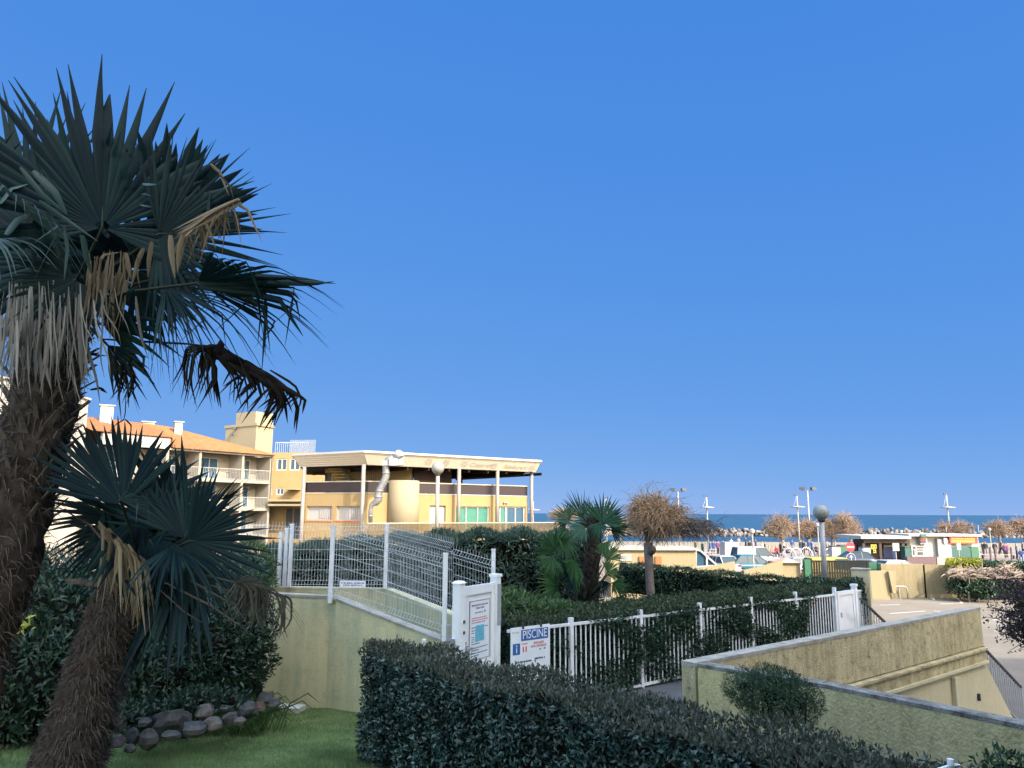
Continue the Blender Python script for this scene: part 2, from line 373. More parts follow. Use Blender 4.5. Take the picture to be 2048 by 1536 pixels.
for j in range(ny+1):
    for i in range(nx+1):
        x = x0+(x1-x0)*i/nx; y = y0+(y1-y0)*j/ny
        b.v.append((x, y, lawn_z(x, y)+.02*math.sin(x*2.1+y)*math.sin(y*1.7)))
b.f = [(j*(nx+1)+i, j*(nx+1)+i+1, (j+1)*(nx+1)+i+1, (j+1)*(nx+1)+i) for j in range(ny) for i in range(nx)]; b.m = [0]*len(b.f)
tag(b.build('lawn', M['turf'], smooth=True), kind='structure')
f0 = fence_pt(-1.2); pth = [(-.4, 10.6), (WA.x-.2, WA.y+.35), (ST0.x, ST0.y+.2), (ST0.x+wp.x*2.2, ST0.y+wp.y*2.2), (PIL.x, PIL.y-.1), (f0.x, f0.y)]
sheet('path', pth, 1.94, M['paving'])
b = MB(); b.slab([(-60, 24.5), (-7, 24.5), (-8.5, 53), (-16, 60), (-60, 60)], .004, 2.1); tag(b.build('pavement', M['peach']), kind='structure')
# painted bay lines on the car park
def line(px, name='bay_line', wd_=.12):
    a = G(px[0], px[1], .008); c = G(px[2], px[3], .008); d = (c-a).normalized(); q = Vector((-d.y, d.x, 0))*wd_/2
    mb.quad(a-q, c-q, c+q, a+q)
mb = MB()
for px in ((1862, 1188, 1868, 1200), (1910, 1192, 1924, 1206), (1780, 1227, 1850, 1222), (1800, 1252, 1862, 1236), (1868, 1222, 1905, 1226), (1760, 1210, 1800, 1209), (1990, 1262, 2048, 1258), (1985, 1240, 2048, 1234), (1880, 1208, 1925, 1206)): line(px)
for i in range(9): line((1878+i*4.2, 1186+i*.6, 1881+i*4.2, 1188.5+i*.6), wd_=.16)
tag(mb.build('road_markings', M['line']), kind='structure')
# ------------------------------------------------------------------ breakwater
def rockverts(c, r, seed, n=10, jit=.03):
    bm_ = MB(); bm_.ball((0, 0, 0), 1, n); V = np.array(bm_.v); g = np.random.default_rng(seed)
    for _ in range(7):
        d = g.normal(size=3); d /= np.linalg.norm(d); h = g.uniform(.55, .85); t = V@d; V = V-np.outer(np.maximum(0, t-h), d)
    V *= 1+g.normal(0, jit, (len(V), 1)); a = g.uniform(0, 6.28); ca, sa = math.cos(a), math.sin(a)
    V = V*np.array(r); V = V@np.array([[ca, sa, 0], [-sa, ca, 0], [0, 0, 1]]); return V+np.array(c), bm_.f
M['rock'] = leafmat('breakwater_boulders', [(.05, .045, .042), (.12, .105, .095), (.20, .18, .165), (.09, .07, .065), (.26, .245, .225)], .9, 0, spec=.1)
b = MB()
for i in range(1500):
    x = rng.uniform(-4, 175); y = 205+rng.uniform(0, 9); h = max(0, 1-abs(y-209.5)/5.2)
    V, F = rockverts((x, y, -1.0+rng.uniform(0.1, 1)**.6*h*2.0), rng.uniform(.35, .8, 3), i); b.add(V, F)
tag(b.build('breakwater', M['rock']), 'long breakwater of pale jumbled boulders between lagoon and open sea', 'breakwater', kind='stuff')
# ------------------------------------------------------------------ facade helper
class Fac:
    """vertical wall plane from plan point a to b; offsets grow towards the viewer"""
    def __init__(s, a, b):
        s.a = Vector((a[0], a[1], 0)); s.b = Vector((b[0], b[1], 0)); s.L = (s.b-s.a).length; s.t = (s.b-s.a)/s.L
        s.n = Vector((s.t.y, -s.t.x, 0))
        if s.n.dot(-(s.a+s.b)/2) < 0: s.n = -s.n
    def sz(s, u, v):
        p = onplane(u, v, s.a, s.b); return (p-s.a).dot(s.t), p.z
    def rect(s, u0, v0, u1, v1):
        m_ = (v0+v1)/2; c = (u0+u1)/2
        return s.sz(u0, m_)[0], s.sz(u1, m_)[0], s.sz(c, v1)[1], s.sz(c, v0)[1]
    def p(s, q, z, o=0): return s.a+s.t*q+s.n*o+Vector((0, 0, z))
    def box(s, mb, s0, s1, z0, z1, o0, o1, m=0):
        mb.hexa([s.p(s0, z0, o0), s.p(s1, z0, o0), s.p(s1, z0, o1), s.p(s0, z0, o1), s.p(s0, z1, o0), s.p(s1, z1, o0), s.p(s1, z1, o1), s.p(s0, z1, o1)], m)
    def wall(s, mb, s0, s1, z0, z1, holes, dep=.25, thick=.4, m=0):
        """front skin with real openings (reveals dep deep) and a back skin"""
        ss = sorted({s0, s1, *[h[0] for h in holes], *[h[1] for h in holes]}); zs = sorted({z0, z1, *[h[2] for h in holes], *[h[3] for h in holes]})
        for i in range(len(ss)-1):
            for j in range(len(zs)-1):
                cs, cz = (ss[i]+ss[i+1])/2, (zs[j]+zs[j+1])/2
                if any(h[0] < cs < h[1] and h[2] < cz < h[3] for h in holes): continue
                mb.quad(s.p(ss[i], zs[j]), s.p(ss[i+1], zs[j]), s.p(ss[i+1], zs[j+1]), s.p(ss[i], zs[j+1]), m)
        for h in holes:
            c = [(h[0], h[2]), (h[1], h[2]), (h[1], h[3]), (h[0], h[3])]
            for k in range(4):
                a, d = c[k], c[(k+1) % 4]; mb.quad(s.p(*a), s.p(*d), s.p(*d, -dep), s.p(*a, -dep), m)
        for (q, w_) in (((s0, z0), (s0, z1)), ((s1, z0), (s1, z1)), ((s0, z1), (s1, z1)), ((s0, z0), (s1, z0))):
            mb.quad(s.p(*q), s.p(*w_), s.p(*w_, -thick), s.p(*q, -thick), m)
def window(f, r, parent, frame, pane, n=2, dep=.2, fw=.07, sill=None, name='window'):
    s0, s1, z0, z1 = r; b = MB()
    for k in range(n+1):
        c = s0+(s1-s0)*k/n; c = min(max(c, s0+fw/2), s1-fw/2); f.box(b, c-fw/2, c+fw/2, z0, z1, -dep+.01, -dep+.07)
    f.box(b, s0+fw, s1-fw, z0, z0+fw, -dep+.012, -dep+.06); f.box(b, s0+fw, s1-fw, z1-fw, z1, -dep+.012, -dep+.06)
    w_ = b.build(name, frame, parent)
    b = MB(); b.quad(f.p(s0, z0, -dep), f.p(s1, z0, -dep), f.p(s1, z1, -dep), f.p(s0, z1, -dep)); b.build('pane', pane, w_)
    if sill:
        b = MB(); f.box(b, s0-.05, s1+.05, z0-.09, z0-.002, -dep+.1, .06); b.build('sill', sill, w_)
    return w_
def railing(f, mb, s0, s1, z0, z1, o, step=.12, bw=.02, rail=.045):
    f.box(mb, s0, s1, z1-rail, z1, o-.02, o+.02); f.box(mb, s0, s1, z0, z0+.03, o-.015, o+.015)
    n = max(2, int((s1-s0)/step))
    for i in range(n+1):
        q = s0+(s1-s0)*i/n; f.box(mb, q-bw/2, q+bw/2, z0+.03, z1-rail, o-bw/2, o+bw/2)
# ------------------------------------------------------------------ text helper
def text(body, h, o, right, up, m, name, parent, shear=0, align='CENTER', width=None, depth=.002):
    """lettering as mesh standing at point o, reading along 'right'"""
    c = bpy.data.curves.new('letters', 'FONT'); c.body = body; c.size = h; c.align_x = align; c.align_y = 'CENTER'; c.shear = shear; c.extrude = depth
    t = bpy.data.objects.new('letters', c); COL.objects.link(t); bpy.context.view_layer.update()
    me = bpy.data.meshes.new_from_object(t.evaluated_get(bpy.context.evaluated_depsgraph_get()))
    bpy.data.objects.remove(t)
    r = Vector(right).normalized(); u = Vector(up).normalized(); n = r.cross(u)
    V = np.array([v.co for v in me.vertices]); sx = 1
    if width: sx = width/max(1e-6, V[:, 0].max()-V[:, 0].min())
    V = np.outer(V[:, 0]*sx, r)+np.outer(V[:, 1], u)+np.outer(V[:, 2], n)+np.array(o)-np.array(root_of(parent).location)
    me.vertices.foreach_set('co', V.astype(np.float32).ravel()); me.update()
    me.materials.clear(); return link(name, me, m, parent)
# ------------------------------------------------------------------ restaurant
a0 = P(606, 1000, 55.5); a1 = P(735, 1000, 53.5); a2 = P(1055, 1000, 62)
FL = Fac(a0, a1); FR = Fac(a1, a2); DB = -FR.n                     # depth direction
R = thing('restaurant_building', 'ochre two storey seaside building with open roofed upper terrace and cream fascia', 'building', (a1.x, a1.y, 0))
ZF, ZP, ZR = 3.38, 6.09, 6.96
def holes(f, rs): return [f.rect(*r) for r in rs]
hl = holes(FL, [(613, 1012, 664, 1040), (672, 1012, 722, 1040)])
hr = holes(FR, [(859, 1011, 891, 1064), (911, 1013, 979, 1064), (990, 1013, 1051, 1064)])
tow = FR.rect(771, 965, 833, 1060)
b = MB(); FL.wall(b, 0, FL.L, .004, ZP, hl, .22, .5); b.build('wall', M['facade'], R)
b = MB(); FR.wall(b, 0, FR.L, ZF-.3, ZP, hr, .22, .5)
back = [FL.p(0, 0, -.5)+DB*9, FR.p(FR.L, 0, -.5)+DB*12]
b.quad(FR.p(FR.L, 0, 0), FR.p(FR.L, 0)+DB*12, FR.p(FR.L, ZP)+DB*12, FR.p(FR.L, ZP, 0)); DL0 = Vector((-.2, 1, 0))*9; b.quad(FL.p(0, 0), FL.p(0, 0)+DL0, FL.p(0, ZP)+DL0, FL.p(0, ZP))
b.build('wall', M['facade'], R)
b = MB(); fl = [FL.p(0, 0, -.02), FR.p(0, 0, -.02), FR.p(FR.L, 0, -.02), FR.p(FR.L, 0, -.02)+DB*12, FL.p(0, 0)+DL0*1.1]
b.prism([v+Vector((0, 0, ZP-.25)) for v in fl], (0, 0, .24)); b.build('floor', M['facade_pale'], R)
for i, r in enumerate(hl):
    w_ = window(FL, r, R, M['shutter'], M['shutter'], 2, .2, .05, M['brick_sill'])
    b = MB(); k0, k1 = (r[0]*.55+r[1]*.45, r[1]-.06) if i == 0 else (r[0]*.5+r[1]*.5, r[1]-.4)
    n = 7 if i == 0 else 4
    for k in range(n): q = k0+(k1-k0)*(k+.5)/n; FL.box(b, q-.05, q+.05, r[2]+.09, r[3]-.09, -.195, -.15)
    b.build('blind_slat_panel', M['shutter'], w_)
w_ = window(FR, hr[0], R, M['shutter'], M['shutter'], 2, .2, .03); w_.name = 'door'
window(FR, hr[1], R, M['white_sun'], M['pane_green'], 3, .2, .09)
s0, s1, z0, z1 = hr[2]; sm = FR.sz(1014, 1040)[0]
window(FR, (s0, sm, z0, z1), R, M['white_sun'], M['pane_green'], 2, .2, .09); window(FR, (sm, s1, z0, z1), R, M['white_sun'], M['pane_blue'], 2, .2, .1)
# parapet glass, rails and balusters of the upper terrace
b = MB(); c = MB(); d = MB()
for f, e in ((FL, FL.L), (FR, FR.L)):
    f.box(b, 0.02, e-.02, ZP+.1, ZR-.07, -.02, .0); f.box(c, -.02, e+.02, ZR-.07, ZR, -.04, .06); f.box(c, 0, e, ZP+.01, ZP+.07, -.04, .03)
    n = int(e/1.45)
    for i in range(n+1): q = .05+(e-.1)*i/n; f.box(d, q-.02, q+.02, ZP+.07, ZR-.07, -.06, -.025)
b.build('parapet_glass', M['brown_glass'], R); c.build('handrail', M['cream_metal'], R); d.build('railing_panel', M['grey'], R)
# roof: sloped cladding fascia all round, dark soffit
top = [P(585, 912, 55.6), P(727, 905, 52), P(1083, 925, 61)]; bot = [P(601, 935, 55.9), P(735, 930, 52.9), P(1072, 943, 61.3)]
ZT = 8.86; ZB = 8.02
for q in top: q.z = ZT
for q in bot: q.z = ZB
bot[2] = bot[1]+(top[2]-top[1])*.955
DL = Vector((-.22, 1, 0)); tb = [top[0]+DL*12, top[2]+DB*15]; bb = [bot[0]+DL*11.6, bot[2]+DB*14.2]
ring_t = [top[0], top[1], top[2], tb[1], tb[0]]; ring_b = [bot[0], bot[1], bot[2], bb[1], bb[0]]
b = MB(); NS = 6
for i in range(5):
    j = (i+1) % 5
    for k in range(NS):                                            # stepped lap boards
        t0 = k/NS; t1 = (k+1)/NS
        A0 = ring_t[i].lerp(ring_b[i], t0); A1 = ring_t[j].lerp(ring_b[j], t0); B0 = ring_t[i].lerp(ring_b[i], t1); B1 = ring_t[j].lerp(ring_b[j], t1)
        n = (A1-A0).cross(Vector((0, 0, 1))).normalized()
        if n.dot(A0-(ring_t[0]+ring_t[2])/2-DB*6) < 0: n = -n
        fl_ = .0 if i == 1 else .06
        b.quad(A0, A1, B1+n*fl_, B0+n*fl_); b.quad(B0+n*fl_, B1+n*fl_, B1, B0)
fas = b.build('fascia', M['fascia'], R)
b = MB(); b.add(ring_t, [(0, 1, 2, 3, 4)])
b.build('roof', M['cream_metal'], R)
b = MB()
for i in range(5):
    j = (i+1) % 5; n = (ring_t[j]-ring_t[i]).cross(Vector((0, 0, 1))).normalized()
    if n.dot(ring_t[i]-(ring_t[0]+ring_t[2])/2-DB*6) < 0: n = -n
    b.hexa([ring_t[i]-n*.1-Vector((0, 0, .06)), ring_t[j]-n*.1-Vector((0, 0, .06)), ring_t[j]+n*.06-Vector((0, 0, .06)), ring_t[i]+n*.06-Vector((0, 0, .06)),
            ring_t[i]-n*.1+Vector((0, 0, .08)), ring_t[j]-n*.1+Vector((0, 0, .08)), ring_t[j]+n*.06+Vector((0, 0, .08)), ring_t[i]+n*.06+Vector((0, 0, .08))])
b.build('roof_edging', M['white_sun'], fas)
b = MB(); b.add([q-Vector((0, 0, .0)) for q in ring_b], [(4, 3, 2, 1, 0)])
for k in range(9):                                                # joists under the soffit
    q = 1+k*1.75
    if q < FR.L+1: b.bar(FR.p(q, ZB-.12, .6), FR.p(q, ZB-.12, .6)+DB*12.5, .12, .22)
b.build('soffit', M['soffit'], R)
# faded painted lettering on the sloped fascia (right face)
M['faded'] = plain('faded_grey_lettering', (.30, .265, .225), .7, var=.3)
def fpt(u, v):
    n = (top[2]-top[1]).cross(bot[1]-top[1]); d_ = ray(u, v); return CAM+d_*((top[1]-CAM).dot(n)/d_.dot(n))
upv = (top[1]-bot[1]); rt = (top[2]-top[1]); nrm_ = rt.cross(upv).normalized()
if nrm_.dot(CAM-top[1]) < 0: nrm_ = -nrm_
upv = (upv-rt.normalized()*upv.dot(rt.normalized()))
text('Cabaret', .5, fpt(961, 930)+nrm_*.02, rt, upv, M['faded'], 'painted_lettering', fas, .25, width=(fpt(983, 931)-fpt(940, 929)).length)
text('Restaurant', .48, fpt(1031, 934)+nrm_*.02, rt, upv, M['faded'], 'painted_lettering', fas, .25, width=(fpt(1054, 935)-fpt(1007, 933)).length)
b = MB(); up1 = upv.normalized(); r1_ = rt.normalized()
for u_, v_ in ((857, 924), (892, 926), (929, 928), (988, 932), (1063, 937)):
    o_ = fpt(u_, v_)+nrm_*.018
    for k in range(6):
        a_ = k*math.pi/3; e1 = r1_*math.cos(a_)+up1*math.sin(a_); e2 = nrm_.cross(e1)
        b.quad(o_+e1*.05-e2*.02, o_+e1*.26-e2*.09, o_+e1*.30+e2*.0, o_+e1*.26+e2*.09)
b.build('painted_rosette', M['faded'], fas)
# columns
for u_, v0, v1, Y_, zb in ((725, 930, 1075, 52.6, .004), (605, 936, 1100, 55.3, .004)):
    q = P(u_, (v0+v1)/2, Y_); b = MB(); b.tube([(q.x, q.y, zb), (q.x, q.y, ZB)], .14, 12); b.build('column', M['column'], R, True)
for u_ in (909, 986, 1063):
    q0 = FR.rect(u_-1, 1000, u_+1, 1010)[0]; q = FR.p(q0, 0, .62)
    if u_ == 1063: q = P(1063, 1000, 61.8)
    b = MB(); b.tube([(q.x, q.y, ZF-.2), (q.x, q.y, ZB)], .14, 12); b.build('column', M['column'], R, True)
for k, (s_, dd) in enumerate(((5.2, 7), (9.4, 10.5), (11.3, 5.5), (13.0, 11.5), (7.0, 11.5), (3.0, 4.5))):
    q = FR.p(s_, 0)+DB*dd; b = MB(); b.tube([(q.x, q.y, ZP), (q.x, q.y, ZB)], .15, 10); o = b.build('column', M['dark'], R, True); tag(o, 'dark column standing at the back of the roofed terrace')
# set back upper room on the left, with doorway, bar wall and yellow stair
UL = Fac(FL.p(.1, 0, -3.2), FL.p(FL.L-.2, 0, -3.6)); ho = [UL.rect(650, 938, 662, 966)]; ho = [(ho[0][0], ho[0][1], ZP, 7.75)]
b = MB(); UL.wall(b, 0, UL.L+1.5, ZP, ZB, ho, .2, .3); b.quad(UL.p(UL.L+1.5, ZP), UL.p(UL.L+1.5, ZP)+DB*4.5, UL.p(UL.L+1.5, ZB)+DB*4.5, UL.p(UL.L+1.5, ZB)); b.build('upper_wall', M['facade'], R)
b = MB(); UL.box(b, ho[0][0], ho[0][1], ZP, 7.75, -.18, -.14); b.build('door', M['dark'], R)
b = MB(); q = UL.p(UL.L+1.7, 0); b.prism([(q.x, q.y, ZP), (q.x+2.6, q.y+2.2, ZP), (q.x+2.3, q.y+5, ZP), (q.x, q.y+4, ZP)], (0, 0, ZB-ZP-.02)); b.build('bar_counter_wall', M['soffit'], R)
M['yellow'] = plain('yellow_paint', (.42, .30, .07), .6)
b = MB()
for k in range(6): s_ = UL.rect(672, 940, 676, 950)[0]+k*.17; UL.box(b, s_, s_+1.2, 7.95-k*.22, 8.0-k*.22, .3, 1.1)
st = b.build('stair', M['yellow'], R)
b = MB(); s_ = UL.rect(672, 940, 676, 950)[0]
b.bar(UL.p(s_+1.1, 8.0, 1.1), UL.p(s_+2.2, 6.6, 1.1), .06, .2); railing(UL, b, s_+2.2, s_+3.9, 7.1, 8.0, 1.1, .16); b.build('stair_rail', M['dark'], st)
# round tower
q = FR.p((tow[0]+tow[1])/2, 0, .3); b = MB()
b.lathe((q.x, q.y, 0), [(1.1, ZF-.2), (1.1, 7.0), (1.02, 7.03), (1.02, 6.7), (.0, 6.7)], 28); b.build('round_tower', M['facade_pale'], R, True)
# ventilation duct with fan box on the fascia
b = MB(); dp = [(788, 917), (776, 921), (771, 930), (772, 942), (772, 952), (767, 965), (760, 978), (756, 990), (757, 999), (751, 1006), (743, 1010), (741, 1020), (741, 1047)]
rr = [.25, .25, .23, .23, .24, .24, .24, .25, .27, .22, .15, .14, .14]
b.tube([P(u_, v_, 51.6) for u_, v_ in dp], rr, 12)
for (u_, v_, r_) in ((772, 946, .27), (759, 982, .27), (757, 994, .29), (741, 1032, .17)): q = P(u_, v_, 51.6); b.tube([q-Vector((0, 0, .05)), q+Vector((0, 0, .05))], r_, 12)
M['duct'] = plain('duct_aluminium', (.17, .17, .17), .45, metal=.35, var=.2, scale=4, bump=.3, bscale=14)
vd = b.build('ventilation_duct', M['duct'], R, True)
b = MB()
for (u0, v0, u1, v1, y0, dp_) in ((763, 921, 777, 931, 51.3, .6), (777, 916, 794, 931, 51.2, .75), (786, 908, 806, 930, 51.45, .8), (792, 905, 802, 911, 51.5, .5)):
    A_ = P(u0, v1, y0); B_ = P(u1, v0, y0); b.box(((A_.x+B_.x)/2, y0+dp_/2, (A_.z+B_.z)/2), (B_.x-A_.x, dp_, B_.z-A_.z), .1)
b.build('fan_box', M['unit'], vd)
b = MB(); q = P(797, 908, 51.45); b.ball(q, .28, 10); q = P(803, 908, 51.4); b.box(q, (.28, .3, .26), .1); b.build('motor', M['grey'], vd)
b = MB()
for s_ in (.8, 3.2): b.ball(FR.p(11.6+s_*.1, 5.6, .12), .1, 8)
b.build('wall_lamp', M['grey'], R)
# ------------------------------------------------------------------ terrace in front, with glass balustrade
ta = P(735, 1060, 50.5); tb_ = P(1125, 1050, 60); FT = Fac(ta, tb_)
T = thing('terrace_wall', 'low cream terrace wall below the glass balustrade of the ochre seaside building', 'wall', (ta.x, ta.y, 0))
b = MB(); b.prism([FT.p(0, .004), FT.p(FT.L, .004), FT.p(FT.L, .004)+DB*22, FT.p(0, .004)+DB*2.2], (0, 0, ZF-.35)); b.build('wall', M['facade_pale'], T)
BAL = thing('glass_balustrade', 'brownish glass balustrade along the terrace in front of the ochre building', 'balustrade', FT.p(0, ZF-.35))
b = MB(); FT.box(b, .02, FT.L-.02, ZF-.28, 4.08, -.12, -.10); 
M['smoke_glass'] = glassy('smoked_glass', (.07, .05, .022), .25, .6)
b.build('glass_panel', M['smoke_glass'], BAL)
b = MB(); FT.box(b, 0, FT.L, 4.08, 4.14, -.14, -.08); b.build('handrail', M['cream_metal'], BAL)
b = MB(); n = 12
for i in range(n+1): q = .03+(FT.L-.06)*i/n; FT.box(b, q-.025, q+.025, ZF-.345, 4.08, -.16, -.122)
b.build('railing_panel', M['grey'], BAL)
# ------------------------------------------------------------------ tiled apartment block
ap = [P(225, 950, 67), P(542, 950, 80.6)]; FA = Fac(*ap)
A = thing('apartment_building', 'cream apartment block with terracotta tiled roof and recessed balconies behind the palms', 'building', (ap[1].x, ap[1].y, 0))
sd = [FA.sz(u_, 930)[0] for u_ in (200, 334, 400, 486, 542)]
FZ = [2.45, 5.2, 7.95]; EZ = 10.62
b = MB(); REC = 2.2
for q in sd: FA.box(b, q-.12, q+.12, .004, EZ-.15, -REC, 0)
for z in FZ: FA.box(b, sd[0], sd[-1], z-.28, z, -REC, -.003 if z else 0)
b.build('wall', M['facade_beige'], A)
b = MB(); FA.box(b, sd[0]-2, sd[-1]+.1, .004, EZ-.1, -12, -REC-.002); b.build('wall', M['facade_beige'], A)
for bi in range(4):
    for zi in range(3):
        z = FZ[zi]; L0, L1 = sd[bi]+.12, sd[bi+1]-.12
        g = MB(); r = (L0+.25, L0+min(3.6, (L1-L0)*.72), z+.02, z+2.2)
        f2 = Fac(FA.p(0, 0, -REC+.02), FA.p(FA.L, 0, -REC+.02)); window(f2, r, A, M['white_sun'], M['pane'] if (bi+zi) % 2 else M['pane_blue'], 3, .0, .1, name='sliding_door')
        g = MB(); railing(FA, g, L0, L1, z+.06, z+1.08, -.06, .17, .018, .04); g.build('balcony_railing', M['white_sun'], A)
b = MB(); FA.box(b, sd[0], sd[1]+.12, EZ-.12, 11.5, -.35, .05); FA.box(b, sd[1]+.12, sd[4]+.12, EZ-.18, EZ-.02, -.5, .06); b.build('eave_beam', M['facade_white'], A)
# roof slopes with rows of round tiles
rf = MB()
def roofslope(e0, e1, r0, r1, rows):
    n = int((e1-e0).length/.28)
    U = (e1-e0).normalized(); nn = U.cross((r0-e0)).normalized(); nn = nn if nn.z > 0 else -nn
    rf.quad(e0, e1, r1, r0)
    for i in range(n):
        t = (i+.5)/n; a_ = e0.lerp(e1, t); c_ = r0.lerp(r1, t); w_ = .1
        rf.add([a_-U*w_, a_+nn*.09, a_+U*w_, c_-U*w_*.9, c_+nn*.09, c_+U*w_*.9], [(0, 1, 4, 3), (1, 2, 5, 4), (0, 2, 1)])
e = lambda s_, z, o: FA.p(s_, z, o)
roofslope(e(sd[0]-1, 11.55, .25), e(sd[1]+.2, 11.55, .25), e(sd[0]-1, 13.4, -6), e(sd[1]+.2, 13.3, -6), 8)
hp = FA.sz(405, 862)[0]
roofslope(e(sd[1]+.2, EZ, .45), e(sd[4]+.25, EZ, .45), e(sd[1]+.2, 13.3, -6), e(hp, 13.2, -6), 8)
rf.add([e(sd[4]+.25, EZ, .45), e(sd[4]+.25, EZ, -12), e(hp, 13.2, -6)], [(0, 1, 2)]); rf.add([e(sd[1]+.2, EZ, .45), e(sd[1]+.2, 11.55, .25), e(sd[1]+.2, 13.3, -6)], [(0, 1, 2)])
rf.quad(e(sd[0]-1, 13.4, -6), e(hp, 13.2, -6), e(sd[4], EZ, -12), e(sd[0]-1, EZ, -12))
ro = rf.build('roof', M['tile'], A)
for (u0, u1, v0, v1, Y_) in ((345, 361, 845, 868, 75.5), (196, 222, 812, 840, 70), (281, 304, 845, 862, 77)):
    p0 = P(u0, v1, Y_); p1 = P(u1, v0, Y_); b = MB(); b.box(((p0.x+p1.x)/2, Y_+.4, (p0.z-.4+p1.z)/2), (p1.x-p0.x, .8, p1.z-p0.z+.4), .5)
    b.box(((p0.x+p1.x)/2, Y_+.4, p1.z+.07), (p1.x-p0.x+.25, 1.05, .1), .5); b.build('chimney', M['facade_white'], ro)
for bi, zi, cc, s_ in ((0, 2, (.25, .55, .45), .5), (0, 2, (.5, .2, .2), .72), (1, 2, (.45, .25, .22), .6), (2, 2, (.12, .12, .13), .85), (3, 2, (.10, .10, .11), .6)):
    q = sd[bi]+(sd[bi+1]-sd[bi])*s_; b = MB(); FA.box(b, q-.35, q+.35, FZ[zi]+.7, FZ[zi]+.76, -1.2, -.5)
    for k, o_ in ((-.3, -1.1), (.3, -1.1), (-.3, -.6), (.3, -.6)): FA.box(b, q+k-.02, q+k+.02, FZ[zi], FZ[zi]+.7, o_-.02, o_+.02)
    tag(b.build('balcony_table', plain('table_paint_%d%d%.1f' % (bi, zi, s_), cc)), ['small green table behind the railing of the white left balcony', 'small reddish table on the white left balcony of the tiled block', 'reddish table on the middle top balcony of the tiled block', 'dark table on the wide top balcony of the tiled block', 'dark table on the end balcony beside the ochre wing'][[(0, .5), (0, .72), (1, .6), (2, .85), (3, .6)].index((bi, s_))], 'table', 'tables on the balconies')
# stair tower behind the roof, and ochre wing at its right
TW = thing('stair_tower', 'square cream stair tower with flat cap slab rising behind the tiled roof', 'tower', P(510, 900, 86).to_2d().to_3d())
def zat(u_, v_, Y_): return P(u_, v_, Y_).z
c0 = P(510, 900, 86); cl = P(449, 900, 89); cr_ = P(544, 900, 88.6)
def quadtower(mb, c, l, r, z0, z1, g=0):
    bk = l+(r-c); k = (l+r)/2
    pts = [k+(q-k)*(1+g) for q in (c, r, bk, l)]; mb.hexa([Vector((q.x, q.y, z0)) for q in pts]+[Vector((q.x, q.y, z1)) for q in pts])
b = MB(); quadtower(b, c0, cl, cr_, .004, zat(510, 851, 86)); b.build('wall', M['facade_pale'], TW)
b = MB(); quadtower(b, c0, cl, cr_, zat(510, 851, 86)+.003, zat(510, 846, 86), .07); b.build('cap_slab', M['facade_pale'], TW)
b = MB(); c2 = c0.lerp(cl, .04); quadtower(b, c2, c0.lerp(cl, .68), cr_.lerp(c0, .03), zat(510, 846, 86)+.003, zat(510, 822, 86)); b.build('upper_room', M['facade_pale'], TW)
for u_, v_ in ((470, 857), (463, 869)): b = MB(); q = P(u_, v_, 87.6); b.box(q, (.3, .5, .25), .2); b.build('vent', M['dark'], TW)
FW = Fac(P(543, 950, 80.4), P(668, 950, 79.5))
Wg = thing('apartment_wing', 'ochre flat roofed wing with white framed windows between tiled block and terrace building', 'building', FW.p(0, 0))
wr = [(553, 917, 574, 941), (579, 917, 600, 941), (552, 976, 568, 990), (541, 917, 547, 941), (541, 976, 545, 990)]
zl = FW.sz(560, 1008)[1]
wh = [FW.rect(*r) for r in wr]; wh = [(max(.05, r[0]), r[1], r[2], r[3]) for r in wh]
b = MB(); FW.wall(b, 0, FW.L, zl, FW.sz(580, 905)[1], wh, .15, 8); b.build('wall', M['facade'], Wg)
for r in wh[:3]: window(FW, r, Wg, M['white_sun'], M['pane'], 2, .12, .12)
for r in wh[3:]: window(FW, r, Wg, M['white_sun'], M['pane'], 1, .12, .1)
b = MB(); FW.box(b, 0, FW.L, zl-.2, zl-.003, -3, .5); FW.box(b, FW.rect(541, 998, 600, 1003)[0], FW.L, FW.sz(560, 1003)[1], FW.sz(560, 999)[1], .0, .7); b.build('canopy_slab', M['facade_pale'], Wg)
b = MB(); FW.box(b, -4.5, FW.L, .004, zl-.2, -8, -2.2); b.build('wall', M['facade'], Wg)
b = MB(); f3 = Fac(FW.p(0, 0, -2.18), FW.p(FW.L, 0, -2.18))
for r in ((572, 1018, 584, 1072), (588, 1018, 602, 1072)): q = f3.rect(*r); f3.box(b, q[0], q[1], 2.1, q[3], .0, .06)
b.build('door', M['dark'], Wg)
b = MB(); r = FW.rect(505, 1030, 535, 1050); railing(FW, b, FW.rect(541, 880, 545, 900)[0], FW.L-3.4, FW.sz(580, 905)[1], FW.sz(580, 884)[1]+.1, -1.2, .22, .03, .07); b.build('roof_railing', M['white_sun'], Wg)
M['clear'] = glassy('frosted_screen', (.22, .24, .26), .4, .35)
b = MB(); FW.box(b, FW.rect(575, 880, 577, 900)[0], FW.rect(627, 880, 629, 900)[0], FW.sz(580, 904)[1], FW.sz(580, 879)[1], -.6, -.57); b.build('roof_screen', M['clear'], Wg)
# awnings standing out of the wing wall, casting the slanted shade
b = MB(); r = FW.rect(578, 978, 602, 988); FW.box(b, r[0], r[1], r[3]-.1, r[3], .0, 1.5); b.build('awning', M['facade_pale'], Wg)
